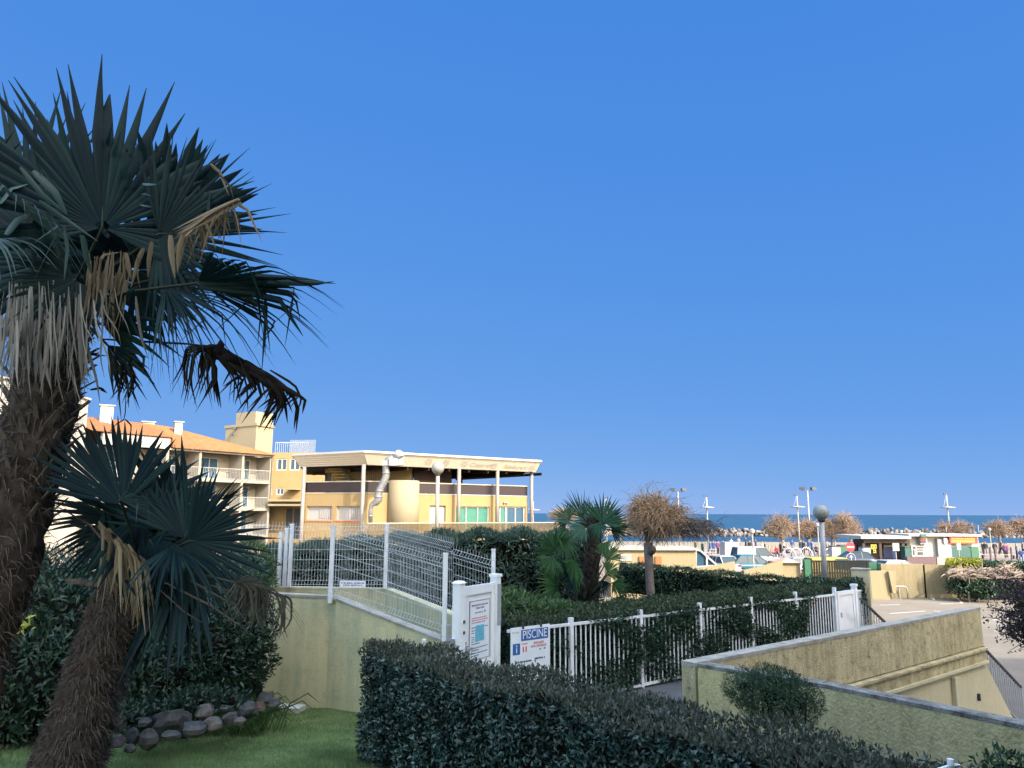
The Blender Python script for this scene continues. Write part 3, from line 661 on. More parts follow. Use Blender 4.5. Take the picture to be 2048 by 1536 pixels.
# peach pavement wall and near white block on the far left
FN = Fac(P(-260, 900, 41), P(168, 900, 60))
N_ = thing('white_apartment_building', 'bright white apartment block at the left edge seen through the palm fronds', 'building', FN.p(FN.L, 0))
ZN = zat(165, 800, 60); nh = []
for k in range(8):
    for z in (3.1, 6.0, 8.9):
        s_ = 1.2+k*3.3
        if s_+2 < FN.L: nh.append((s_, s_+1.5, z+.2, z+1.7))
b = MB(); FN.wall(b, 0, FN.L, .004, ZN, nh, .2, 10); b.build('wall', M['facade_white'], N_)
for r in nh: window(FN, r, N_, M['white_sun'], M['pane'], 2, .16, .08, M['facade_white'])
b = MB(); FN.box(b, -.1, FN.L+.1, ZN, ZN+.15, -10, .15); b.build('roof', M['facade_white'], N_)
# the residence behind the viewer: its shadow covers the garden
b = MB(); Rz = thing('residence_building', 'cream residence block behind the viewpoint whose shadow covers the garden', 'building', (10, -2, 0))
b.slab([(-1, -9), (22.6, -9), (22.6, -1.8), (-1, -1.8)], .004, 23.0); b.slab([(22.6, -9), (62, -9), (62, -1.8), (22.6, -1.8)], .004, 26.5); b.build('wall', M['facade_white'], Rz)
# ------------------------------------------------------------------ boundary walls of garden, ramp and stair
def mbuild(fn, name, m, parent=None, smooth=False):
    b = MB(); fn(b); return b.build(name, m, parent, smooth)
def wallrun(name, label, pts, thick, mw, mc, group=None, cop=.05, over=.03):
    """wall along top edge points (x,y,ztop,zbottom); coping on top"""
    o = thing(name, label, 'wall', (pts[0][0], pts[0][1], pts[0][3]), group=group)
    b = MB(); c = MB()
    for i in range(len(pts)-1):
        p, q = pts[i], pts[i+1]; d = Vector((q[0]-p[0], q[1]-p[1], 0)).normalized(); n = Vector((-d.y, d.x, 0))
        P0 = Vector((p[0], p[1], 0)); Q0 = Vector((q[0], q[1], 0)); Z = lambda v, z: v+Vector((0, 0, z))
        b.hexa([Z(P0, p[3]), Z(Q0, q[3]), Z(Q0+n*thick, q[3]), Z(P0+n*thick, p[3]), Z(P0, p[2]-cop), Z(Q0, q[2]-cop), Z(Q0+n*thick, q[2]-cop), Z(P0+n*thick, p[2]-cop)])
        c.hexa([Z(P0-n*over, p[2]-cop), Z(Q0-n*over, q[2]-cop), Z(Q0+n*(thick+over), q[2]-cop), Z(P0+n*(thick+over), p[2]-cop), Z(P0-n*over, p[2]), Z(Q0-n*over, q[2]), Z(Q0+n*(thick+over), q[2]), Z(P0+n*(thick+over), p[2])])
    b.build('wall', mw, o); c.build('coping', mc, o); return o
# near ramp wall, slanting down to the gate
def wp_(u, v, Y): q = P(u, v, Y); return (q.x, q.y, q.z)
n0 = wp_(536, 1186, 12.1); n1 = wp_(660, 1192, 12.1); n2 = wp_(892, 1283, 10.9); n3 = wp_(915, 1287, 10.75)
wallrun('ramp_wall', 'yellow rendered garden wall with streaks, sloping down to the white pool gate', [n0+(1.5,), n1+(1.5,), n2+(1.5,), n3+(1.5,)], .16, M['wall_shade'], M['coping'], cop=.035, over=.012)
m0 = wp_(480, 1172, 14.6); m1 = wp_(770, 1177, 14.4); m2 = wp_(908, 1231, 12.35)
wallrun('ramp_wall', 'pale yellow rear wall of the ramp carrying the taller mesh fence', [m0+(1.6,), m1+(1.6,), m2+(1.6,)], .16, M['wall_shade'], M['wall_shade'], cop=.035, over=.004)
b = MB(); q = [(-4.6, 12.3, 2.4), (n1[0], 12.3, 2.4), (.0, 11.2, 1.95), (.1, 12.2, 1.95), (m1[0], 14.3, 2.5), (-4.9, 14.5, 2.5)]
b.add(q, [(0, 1, 4, 5), (1, 2, 3, 4)]); tag(b.build('ramp', M['paving']), kind='structure')
# long stair wall: stained parapet, ledge, moulding, flared foot
SW = thing('stair_wall', 'long mouldy yellow wall with stone ledge beside the steps down to the car park', 'wall', (WA.x, WA.y, 0))
WF = Fac(WA, WB); Lw = (WB-WA).length
qe = WF.sz(2035, 1420)[0]; zl1 = 2.87
l1 = WF.sz(1965, 1292); l2 = WF.sz(1972, 1317)
zA = l1[1]; zB = l2[1]
b = MB(); WF.box(b, 0, Lw, zA, zl1-.05, -.22, 0); b.build('wall', M['wall_mould'], SW)
b = MB(); WF.box(b, 0, Lw+.005, zl1-.05, zl1, -.225, .006); b.build('coping', M['coping'], SW)
b = MB(); b.hexa([WF.p(0, zA-.07, -.2), WF.p(Lw, zA-.07, -.2), WF.p(Lw, zA-.07, .09), WF.p(0, zA-.07, .09), WF.p(0, zA-.002, -.2), WF.p(Lw, zA-.002, -.2), WF.p(Lw, zA-.03, .09), WF.p(0, zA-.03, .09)])
b.build('ledge', M['wall_mould'], SW)
b = MB(); WF.box(b, 0, Lw, zB-.02, zA-.07, -.2, .04); b.build('band', M['wall_mould'], SW)
b = MB(); WF.box(b, 0, Lw, zB-.07, zB-.02, -.2, .085); b.build('moulding', M['wall_plain'], SW)
b = MB(); b.prism([WF.p(0, -.3), WF.p(qe, -.3), WF.p(qe, .12), WF.p(Lw, zB-.07), WF.p(0, zB-.07)], WF.n*-.2)
lo = b.build('lower_wall', M['wall_plain'], SW)
b = MB(); r = WF.rect(1903, 1353, 1912, 1410); WF.box(b, r[0], r[1], -.2, WF.sz(1907, 1353)[1], .003, .09); b.build('pilaster', M['wall_plain'], lo)
b = MB(); q = WF.p(*WF.sz(1955, 1394), .03); b.box(q, (.05, .03, .14), 0); b.build('spout', M['dark'], lo)
# near wall of the stairwell
N3 = [(WA.x+.02, WA.y-.05, 2.87, .0), (WN1.x, WN1.y, 2.87, .0), (WN2.x, WN2.y, 2.87, .0), (WN3.x, WN3.y, 2.87, .0)]
M['wall_near'] = stucco('lichen_wall', (.63, .54, .28), (.42, .36, .18), .9, bump=1.0, bscale=30, dark=(.17, .15, .08), damt=.5)
M['coping_dark'] = stucco('lichen_coping', (.31, .295, .26), (.075, .07, .062), 1.0, streak=False, bump=.9, blotch=6, dark=(.05, .05, .055), damt=.8)
wallrun('retaining_wall', 'rough lichen covered yellow wall behind the foreground hedge', [(q[0], q[1], q[2], q[3]) for q in N3], .2, M['wall_near'], M['coping_dark'], cop=.045, over=.004)
# steps
stp = thing('stairs', 'concrete steps going down to the sunlit car park', 'stairs', (ST0.x, ST0.y, 0))
b = MB(); ns = 11; run = .30; z0 = 1.94
for k in range(ns):
    z = z0*(1-(k+1)/(ns+1)); a_ = ST0+wd*(run*k)-wp*-.24; a_.z = 0
    q = [a_, a_+wd*run, a_+wd*run+wp*1.8, a_+wp*1.8]; b.hexa([Vector((p_.x, p_.y, .002)) for p_ in q]+[Vector((p_.x, p_.y, z)) for p_ in q])
b.build('steps', M['paving'], stp)
def stair_rail(lab, off, k0, k1, zo=0):
    o = thing('stair_railing', lab, 'railing', ST0+wp*off+wd*(k0*run), group='railings of the car park steps')
    o.location.z = 0
    b = MB(); c = MB(); a_ = ST0+wp*off+wd*(run*k0); e_ = ST0+wp*off+wd*(run*k1)
    za = z0*(1-k0/(ns+1)); ze = z0*(1-k1/(ns+1)); a_.z = za+.92+zo; e_.z = ze+.92+zo
    b.bar(a_, e_, .05, .04); b.build('handrail', M['dark'], o)
    n = int((k1-k0)*run/.115)
    for i in range(n+1):
        q = a_.lerp(e_, i/n); c.bar(q-Vector((0, 0, .0)), q-Vector((0, 0, .90+.06*(i % 8 == 0))), .016)
    q0 = a_-Vector((0, 0, .85)); q1 = e_-Vector((0, 0, .85)); c.bar(q0, q1, .03)
    c.build('baluster_panel', M['grey'], o); return o
stair_rail('grey bar railing with dark handrail at the end of the mouldy stair wall', .14, 3.2, 11.2, -.12)
stair_rail('short sloping bar railing at the far side of the steps', 2.0, -.6, 8, .0)
# gate pillar
pz = P(1733, 1141, 19.3).z; pa = -.52; b = MB(); b.box((PIL.x, PIL.y+.2, pz/2), (.40, .40, pz), pa); PL = thing('gate_pillar', 'square rendered pillar ending the pool fence near the steps', 'pillar', (PIL.x, PIL.y+.2, 0))
b.build('shaft', M['wall_plain'], PL)
b = MB(); b.box((PIL.x, PIL.y+.2, pz+.02), (.42, .42, .04), pa); b.build('cap', M['coping'], PL)
# ------------------------------------------------------------------ white pool fence
PF = thing('pool_fence', 'white bar fence in front of the ivy hedge along the pool garden', 'fence', fence_pt(-.8)+Vector((0, 0, 1.94)))
KS = [-.78, 0, 1, 2, 3, 4, 5.0]
def fz(k): return 3.10-.012*k, 1.98+.01*k
for lev in (0, 1):
    b = MB()
    for i in range(len(KS)-1):
        k0, k1 = KS[i], KS[i+1]; a_ = fence_pt(k0); e_ = fence_pt(k1); b.bar((a_.x, a_.y, fz(k0)[lev]), (e_.x, e_.y, fz(k1)[lev]), .045, .04)
    b.build('rail', M['white'], PF)
b = MB()
for i in range(len(KS)-1):
    k0, k1 = KS[i], KS[i+1]; n = int((k1-k0)*1.7/.112)
    for j in range(1, n):
        k = k0+(k1-k0)*j/n; a_ = fence_pt(k); t0, b0 = fz(k); b.bar((a_.x, a_.y, b0), (a_.x, a_.y, t0-.02), .021)
tag(b.build('picket_panel', M['white'], PF))
for k in KS[1:]:
    b = MB(); a_ = fence_pt(k); b.box((a_.x, a_.y, (1.94+3.2)/2), (.065, .065, 3.2-1.94), math.atan2(_fb.y-_fa.y, _fb.x-_fa.x)); b.build('post', M['white'], PF)
# plain white door in the fence near the pillar
a_ = fence_pt(5.03); e_ = fence_pt(5.52); fd = (e_-a_).normalized(); ang = math.atan2(fd.y, fd.x)
PG = thing('garden_door', 'plain white solid door in the pool fence beside the square pillar', 'gate', a_+Vector((0, 0, 1.94)))
c_ = (a_+e_)/2; b = MB(); b.box((c_.x, c_.y, 2.53), ((e_-a_).length, .05, 1.14), ang); pl = b.build('panel', M['white_pvc'], PG)
b = MB()
for z in (2.02, 3.06): q = c_-Vector((-fd.y, fd.x, 0))*.03; b.box((q.x, q.y, z), ((e_-a_).length-.02, .03, .08), ang)
for s_ in (a_+fd*.05, e_-fd*.05): q = s_-Vector((-fd.y, fd.x, 0))*.03; b.box((q.x, q.y, 2.54), (.08, .028, .96), ang)
b.build('panel_rim', M['white_pvc'], pl)
b = MB(); q = e_+fd*.06; b.box((q.x, q.y, 2.56), (.10, .10, 1.24), ang); b.box((q.x, q.y, 3.2), (.13, .13, .05), ang); b.build('post', M['white_pvc'], PG)
b = MB(); q = a_+fd*.1-Vector((-fd.y, fd.x, 0))*.06; b.box((q.x, q.y, 2.6), (.02, .04, .10), ang); b.build('handle', M['steel'], PG)
b = MB(); s0_ = fence_pt(5.58); s1_ = fence_pt(5.78)
for z in (2.0, 3.06): b.bar((s0_.x, s0_.y, z), (s1_.x, s1_.y, z), .04)
for j in range(1, 6): q = s0_.lerp(s1_, j/6); b.bar((q.x, q.y, 2.0), (q.x, q.y, 3.06), .02)
PS = thing('pool_fence', 'short white bar fence section between white door and square pillar', 'fence', s0_+Vector((0, 0, 1.94))); b.build('picket_panel', M['white'], PS)
# ------------------------------------------------------------------ pool sign
def fpr(k, z, o=0): q = fence_pt(k); n = Vector((fd.y, -fd.x, 0)); return Vector((q.x, q.y, z))+n*o
M['sign_blue'] = plain('sign_blue', (.02, .10, .34), .4, var=.05); M['sign_white'] = plain('sign_white', (.72, .76, .80), .4, var=.05)
M['sign_red'] = plain('sign_red_print', (.62, .12, .12), .5); M['sign_ink'] = plain('sign_dark_print', (.05, .07, .12), .5); M['sign_grey'] = plain('sign_faint_print', (.48, .52, .56), .5)
def k_of(u): 
    lo_, hi = -3, 7
    for _ in range(40):
        m_ = (lo_+hi)/2; q = fence_pt(m_)
        if 1024+FPX*q.x/q.y*1.0 < u: lo_ = m_
        else: hi = m_
    return lo_
FS = Fac(fence_pt(-1.2), fence_pt(3))
def sp(u, v, o=0): 
    q, z = FS.sz(u, v); return FS.p(q, z, o)
SG = thing('pool_sign', 'white notice board reading PISCINE in a blue bar hung on the white fence', 'sign', sp(1057, 1343))
s0, s1 = FS.sz(1018, 1290)[0], FS.sz(1096, 1290)[0]; zt = FS.sz(1018, 1256)[1]; zb = zt-.78
b = MB(); FS.box(b, s0, s1, zb, zt, .03, .045); b.build('board', M['sign_white'], SG)
W_ = s1-s0
def sgbox(x0, x1, y0, y1, m, name, o=.0465): b = MB(); FS.box(b, s0+W_*x0, s0+W_*x1, zt-.78*y1, zt-.78*y0, .0455, o); return b.build(name, m, SG)
bar_ = sgbox(.25, .95, .055, .255, M['sign_blue'], 'blue_bar')
text('PISCINE', .17, FS.p(s0+W_*.60, zt-.78*.155, .0475), FS.t, (0, 0, 1), M['sign_white'], 'lettering', bar_, width=W_*.62, depth=.001)
ic = sgbox(.045, .225, .29, .49, M['sign_blue'], 'information_symbol')
b = MB(); FS.box(b, s0+W_*.125, s0+W_*.150, zt-.78*.455, zt-.78*.37, .047, .048); FS.box(b, s0+W_*.122, s0+W_*.153, zt-.78*.35, zt-.78*.32, .047, .048); b.build('pictogram', M['sign_white'], ic)
text('BAIGNADE', .05, FS.p(s0+W_*.70, zt-.78*.315, .0475), FS.t, (0, 0, 1), M['sign_red'], 'lettering', SG, width=W_*.26, depth=.001)
text('NON SURVEILLEE', .05, FS.p(s0+W_*.70, zt-.78*.375, .0475), FS.t, (0, 0, 1), M['sign_red'], 'lettering', SG, width=W_*.40, depth=.001)
def textline(f, parent, m, q0, q1, z, h, o, seed, name='print_line'):
    """unreadably small printed words: short irregular strokes"""
    g = random.Random(seed); b = MB(); x = q0
    while x < q1:
        w__ = g.uniform(.5, 2.6)*h; f.box(b, x, min(q1, x+w__), z-h/2*g.uniform(.7, 1), z+h/2*g.uniform(.7, 1), o, o+.0008); x += w__+h*g.choice([.25, .3, .7])
    return b.build(name, m, parent)
textline(FS, SG, M['sign_ink'], s0+W_*.13, s0+W_*.52, zt-.78*.625, .030, .0456, 1); textline(FS, SG, M['sign_ink'], s0+W_*.60, s0+W_*.86, zt-.78*.60, .030, .0456, 2)
textline(FS, SG, M['sign_red'], s0+W_*.26, s0+W_*.42, zt-.78*.31, .018, .0456, 3); textline(FS, SG, M['sign_grey'], s0+W_*.03, s0+W_*.21, zt-.78*.09, .03, .0456, 4)
textline(FS, SG, M['sign_ink'], s0+W_*.72, s0+W_*.76, zt-.78*.44, .02, .0456, 5); textline(FS, SG, M['sign_ink'], s0+W_*.83, s0+W_*.88, zt-.78*.435, .02, .0456, 6); textline(FS, SG, M['sign_grey'], s0+W_*.1, s0+W_*.9, zt-.78*.93, .02, .0456, 8)
b = MB()
for k in range(2):                                                    # telephone and number pictogram
    q = s0+W_*(.29+.07*k); FS.box(b, q, q+W_*.035, zt-.78*.46, zt-.78*.36, .0456, .0466)
b.build('telephone_pictogram', M['sign_red'], SG)
b = MB()
for k in (.3, .76): FS.box(b, s0+W_*k-.02, s0+W_*k+.02, zt-.03, zt+.06, .028, .05)
b.build('clip', M['dark'], SG)
# ------------------------------------------------------------------ white gate with notice
ga = P(918, 1200, 10.75); gb = P(991, 1200, 11.6); FGt = Fac(ga, gb)
GT = thing('pool_gate', 'tall white panelled gate with a framed bathing notice', 'gate', FGt.p(0, 1.95))
s_post = FGt.sz(930, 1200)[0]; zt = 3.84; Lg = FGt.L
b = MB(); FGt.box(b, -.07, s_post-.09, 1.95, 3.86, -.06, .06); b.hexa([FGt.p(-.085, 3.86, -.075), FGt.p(s_post-.075, 3.86, -.075), FGt.p(s_post-.075, 3.86, .075), FGt.p(-.085, 3.86, .075), FGt.p(-.05, 3.89, -.04), FGt.p(s_post-.11, 3.89, -.04), FGt.p(s_post-.11, 3.89, .04), FGt.p(-.05, 3.89, .04)]); b.build('post', M['white_pvc'], GT)
g0 = s_post-.08; g1 = Lg-.06
b = MB(); FGt.box(b, Lg-.055, Lg+.05, 1.95, 3.88, -.06, .06); FGt.box(b, Lg-.07, Lg+.065, 3.88, 3.92, -.075, .075); b.build('post', M['white_pvc'], GT)
b = MB(); FGt.box(b, g0, g1, 2.0, 3.80, -.02, .0); lf = b.build('leaf', M['white_pvc'], GT)
b = MB()
for x0_, x1_, z0_, z1_ in ((g0, g0+.09, 2.0, 3.8), (g1-.09, g1, 2.0, 3.8), (g0+.09, g1-.09, 3.68, 3.8), (g0+.09, g1-.09, 2.62, 2.76), (g0+.09, g1-.09, 2.0, 2.1)): FGt.box(b, x0_, x1_, z0_, z1_, .002, .022)
b.build('leaf_frame', M['white_pvc'], lf)
nb = MB(); q0, q1 = g0+.20, g1-.13; nz0, nz1 = 2.80, 3.58
FGt.box(nb, q0, q1, nz0, nz1, .004, .010); NO = thing('bathing_notice', 'printed bathing rules with a blue picture square, framed on the white gate', 'notice', FGt.p((q0+q1)/2, nz0, .01)); nb.build('paper', M['sign_white'], NO)
b = MB()
for x0_, x1_, z0_, z1_ in ((q0-.012, q0, nz0, nz1), (q1, q1+.012, nz0, nz1), (q0-.012, q1+.012, nz1, nz1+.014), (q0-.012, q1+.012, nz0-.012, nz0)): FGt.box(b, x0_, x1_, z0_, z1_, .004, .013)
b.build('rim', M['grey'], NO)
Wn = q1-q0; Hn = nz1-nz0; M['sign_purple'] = plain('sign_purple_print', (.26, .18, .26), .6); M['sign_pic'] = plain('blue_picture', (.13, .42, .56), .5, var=.25, scale=20)
for i, (x0_, x1_, y_, h_, m_) in enumerate(((.08, .95, .07, .028, 'sign_purple'), (.3, .72, .12, .028, 'sign_purple'), (.25, .66, .2, .022, 'sign_purple'), (.72, .8, .19, .03, 'sign_purple'), (.08, .88, .29, .016, 'sign_red'), (.08, .92, .33, .016, 'sign_red'), (.08, .8, .37, .016, 'sign_purple'), (.08, .25, .45, .015, 'sign_ink'), (.08, .24, .5, .015, 'sign_ink'), (.08, .22, .54, .015, 'sign_ink'), (.08, .22, .61, .015, 'sign_ink'), (.08, .22, .65, .015, 'sign_ink'), (.08, .22, .69, .015, 'sign_ink'), (.08, .5, .73, .015, 'sign_ink'), (.78, .92, .46, .015, 'sign_ink'), (.08, .92, .80, .015, 'sign_ink'), (.08, .45, .84, .015, 'sign_ink'), (.08, .9, .89, .015, 'sign_ink'), (.08, .45, .93, .015, 'sign_ink'))):
    textline(FGt, NO, M[m_], q0+Wn*x0_, q0+Wn*x1_, nz1-Hn*y_, h_, .0105, 20+i)
b = MB(); FGt.box(b, q0+Wn*.27, q0+Wn*.73, nz1-Hn*.70, nz1-Hn*.42, .0105, .012); b.build('picture', M['sign_pic'], NO)
for i in range(4): textline(FGt, NO, M['sign_purple'], g0+.34, g0+.55, 2.55-i*.05, .014, .0035, 60+i)
b = MB(); FGt.box(b, g0+.11, g0+.28, 2.50, 2.56, .003, .007); b.build('letter_slot', M['grey'], lf)
b = MB(); FGt.box(b, g0+.07, g0+.13, 2.86, 3.02, .022, .03); FGt.box(b, g0+.08, g0+.20, 2.96, 2.99, .03, .07); b.build('handle', M['steel'], lf)
b = MB(); FGt.box(b, Lg-.052, Lg+.045, 3.2, 3.78, .062, .07); b.build('grey_strip', M['grey'], GT)
b = MB()
for z in (3.35, 3.21, 2.78): FGt.box(b, s_post-.13, s_post-.10, z-.02, z+.02, .06, .075)
b.build('bolt', M['dark'], GT)
# ------------------------------------------------------------------ mesh fences of the ramp
def mesh_panel(p0, p1, h, slope_dz, seed=0, v=.056, wires=(.03, .10, .30, .50, .70, .90, .97)):
    """welded wire panel between two foot points, V folds near top and bottom"""
    b = MB(); d = (p1-p0); L = Vector((d.x, d.y, 0)).length; n = Vector((-d.y, d.x, 0)).normalized()
    if n.y > 0: n = -n
    foldz = [(0, 0), (.06, .05), (.12, 0), (.5, 0), (.84, 0), (.90, .06), (.96, 0), (1.03, 0)]
    N = int(L/v)
    for i in range(N+1):
        q = p0.lerp(p1, i/N)
        b.tube([q+Vector((0, 0, h*z))+n*o for z, o in foldz], .0026, 4, cap=False)
    for z in (.0, .06, .12, .28, .44, .60, .76, .84, .90, .96):
        o = {.06: .05, .90: .06}.get(z, 0)
        b.tube([p0+Vector((0, 0, h*z))+n*(o+.006), p1+Vector((0, 0, h*z))+n*(o+.006)], .003, 4)
    return b
M['mesh_white'] = plain('white_coated_wire', (.46, .50, .52), .45)
def post(mb, u, v0, v1, Y, w=.06):
    a_ = P(u, v1, Y); c_ = P(u, v0, Y); mb.box((a_.x, a_.y, (a_.z+c_.z)/2), (w, w, c_.z-a_.z)); mb.box((a_.x, a_.y, c_.z+.012), (w+.012, w+.012, .022))
MF = thing('mesh_fence', 'taller white welded mesh fence on the rear wall of the ramp', 'fence', Vector(m1))
NFm = thing('mesh_fence', 'white welded mesh fence bolted outside the near sloping ramp wall', 'fence', Vector(n1))
fpos = [(557, 1066, 1172, 14.62), (568, 1058, 1173, 14.58), (578, 1050, 1174, 14.5), (770, 1050, 1176, 14.36), (986, 1101, 1240, 12.0)]
for u_, v0, v1, Y_ in fpos:
    b = MB(); post(b, u_, v0, v1, Y_); b.build('post', M['white'], MF)
m_ = []
q0 = P(580, 1176, 14.42); q1 = P(768, 1176, 14.28); q2 = P(772, 1177, 14.28); q3 = P(905, 1232, 12.25); q4 = P(986, 1262, 11.75)
mesh_panel(q0, q1, 1.14, 0).build('mesh_panel', M['mesh_white'], MF); mesh_panel(q2, q3, 1.14, 0).build('mesh_panel', M['mesh_white'], MF); mesh_panel(q3, q4, 1.05, 0).build('mesh_panel', M['mesh_white'], MF)
q5 = P(480, 1172, 14.45); mesh_panel(q5, P(578, 1175, 14.45), 1.14, 0).build('mesh_panel', M['mesh_white'], MF)
for u_, v0, v1, Y_ in ((660, 1053, 1206, 12.02), (888, 1109, 1282, 10.86)):
    b = MB(); post(b, u_, v0, v1, Y_); b.build('post', M['white'], NFm)
    b = MB(); a_ = P(u_, v1-8, Y_); b.box((a_.x+.02, a_.y+.02, a_.z), (.14, .05, .04)); b.box((a_.x+.02, a_.y+.02, a_.z+.14), (.14, .05, .04)); b.build('bracket', M['steel'], NFm)
mesh_panel(P(664, 1193, 12.03), P(886, 1270, 10.87), 1.06, 0).build('mesh_panel', M['mesh_white'], NFm)
FWs = Fac(P(600, 1160, 14.3), P(760, 1160, 14.18)); r = FWs.rect(681, 1161, 733, 1174)
WS = thing('fence_sign', 'small white two line notice wired to the foot of the mesh fence', 'sign', FWs.p(r[0], r[2])); b = MB(); FWs.box(b, *r, .05, .056); b.build('plate', M['sign_white'], WS)
for i in range(2): textline(FWs, WS, M['sign_purple'], r[0]+.03+.04*i, r[1]-.03-.04*i, r[3]-(r[3]-r[2])*(.36+.32*i), .028, .057, 90+i)
b = MB(); a_ = P(848, 1283, 10.95); b.lathe((a_.x, a_.y, a_.z-.06), [(.03, 0), (.03, .09), (.0, .1)], 10); b.tube([a_+Vector((-.02, 0, -.05)), a_+Vector((-.09, -.02, -.07)), a_+Vector((-.09, -.02, -.1))], .02, 8)
tag(b.build('vent_pipe', M['white_pvc']), 'small white pipe elbow poking above the hedge before the wall', 'pipe')
b = MB(); a_ = P(904, 1285, 10.7); b.box(a_, (.07, .06, .1)); tag(b.build('latch_box', M['steel']), 'small metal latch box between near mesh post and white gate', 'latch')
# globe lamps
M['globe_grey'] = plain('milky_grey_globe', (.20, .215, .21), .5, var=.05); M['globe_cream'] = plain('milky_cream_globe', (.27, .25, .205), .35, var=.05)
def globe(label, u, vg, rpx, ub, vb, Y, mg, mp, pr):
    q = P(u, vg, Y); z0_ = P(ub, vb, Y).z; r_ = rpx/FPX*Y
    o = thing('globe_lamp', label, 'lamp', (q.x, q.y, z0_)); b = MB(); b.ball(q, r_, 24); b.build('globe', mg, o, True)
    b = MB(); b.lathe((q.x, q.y, 0), [(pr, z0_), (pr, q.z-r_*1.05)], 12); po = b.build('pole', mp, o, True)
    b = MB(); b.lathe((q.x, q.y, 0), [(pr*1.2, q.z-r_*1.2), (r_*.5, q.z-r_*.92), (r_*.4, q.z-r_*.85)], 16); b.build('collar', M['dark'], po, True)
globe('grey globe lamp on a tall grey post before the bare coastal trees', 1642, 1025, 15.2, 1649, 1185, 19.6, M['globe_grey'], M['grey'], .062)
globe('cream globe lamp on a slim post in front of the ochre terrace building', 876, 936, 12.6, 872, 1100, 26, M['globe_cream'], M['cream_metal'], .065)
# ------------------------------------------------------------------ foliage materials
M['lf_hedge'] = leafmat('dark_hedge_leaf', [(.005, .018, .017), (.010, .032, .028), (.018, .048, .042), (.075, .125, .115)], .34, .10, patch=.4, pscale=3)  # the last pale tone puts leaf highlights into the colour
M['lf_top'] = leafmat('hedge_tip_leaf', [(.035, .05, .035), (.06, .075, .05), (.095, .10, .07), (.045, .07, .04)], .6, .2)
M['lf_ivy'] = leafmat('ivy_leaf', [(.006, .020, .012), (.014, .043, .022), (.024, .064, .032), (.055, .105, .055)], .4, .15, spec=.35, patch=.4)
M['lf_ivytop'] = leafmat('ivy_hedge_top_leaf', [(.014, .034, .016), (.03, .058, .026), (.05, .078, .036), (.085, .10, .055)], .5, .2, spec=.3)
M['lf_olean'] = leafmat('oleander_leaf', [(.02, .05, .035), (.035, .08, .055), (.055, .105, .07), (.08, .13, .095)], .5, .22)
M['lf_shrub'] = leafmat('glossy_shrub_leaf', [(.006, .018, .013), (.013, .036, .022), (.024, .058, .032), (.055, .095, .05)], .36, .2, spec=.35)
M['lf_light'] = leafmat('light_shrub_leaf', [(.03, .075, .025), (.05, .11, .035), (.09, .15, .04)], .45, .35)
M['lf_yellow'] = leafmat('yellow_hedge_leaf', [(.12, .16, .015), (.24, .25, .02), (.34, .31, .03)], .5, .35)
M['lf_yspot'] = leafmat('yellow_new_leaf', [(.35, .38, .05), (.5, .48, .08)], .4, .4)
M['lf_fine'] = leafmat('feathery_leaf', [(.015, .045, .02), (.03, .075, .03), (.045, .095, .04)], .5, .25)
M['lf_purple'] = leafmat('purple_leaf', [(.012, .008, .012), (.022, .014, .02), (.035, .022, .03)], .55, .1)
M['twig'] = plain('dark_twig', (.035, .026, .02), .9); M['core'] = plain('twigs_and_inner_shade', (.008, .008, .006), 1, var=.5, scale=25, spec=0)  # core: near-black, the shade among inner twigs put into the colour
M['bark'] = groundmat('tree_bark', (.10, .085, .075), (.20, .175, .155), 4, bump=.8, bs=25)
M['flower'] = plain('pale_flower', (.75, .55, .55), .6)
def quadgrid(P0, U, V_, n):
    a = rng.random((n, 1)); b_ = rng.random((n, 1)); return np.array(P0)+a*np.array(U)+b_*np.array(V_)
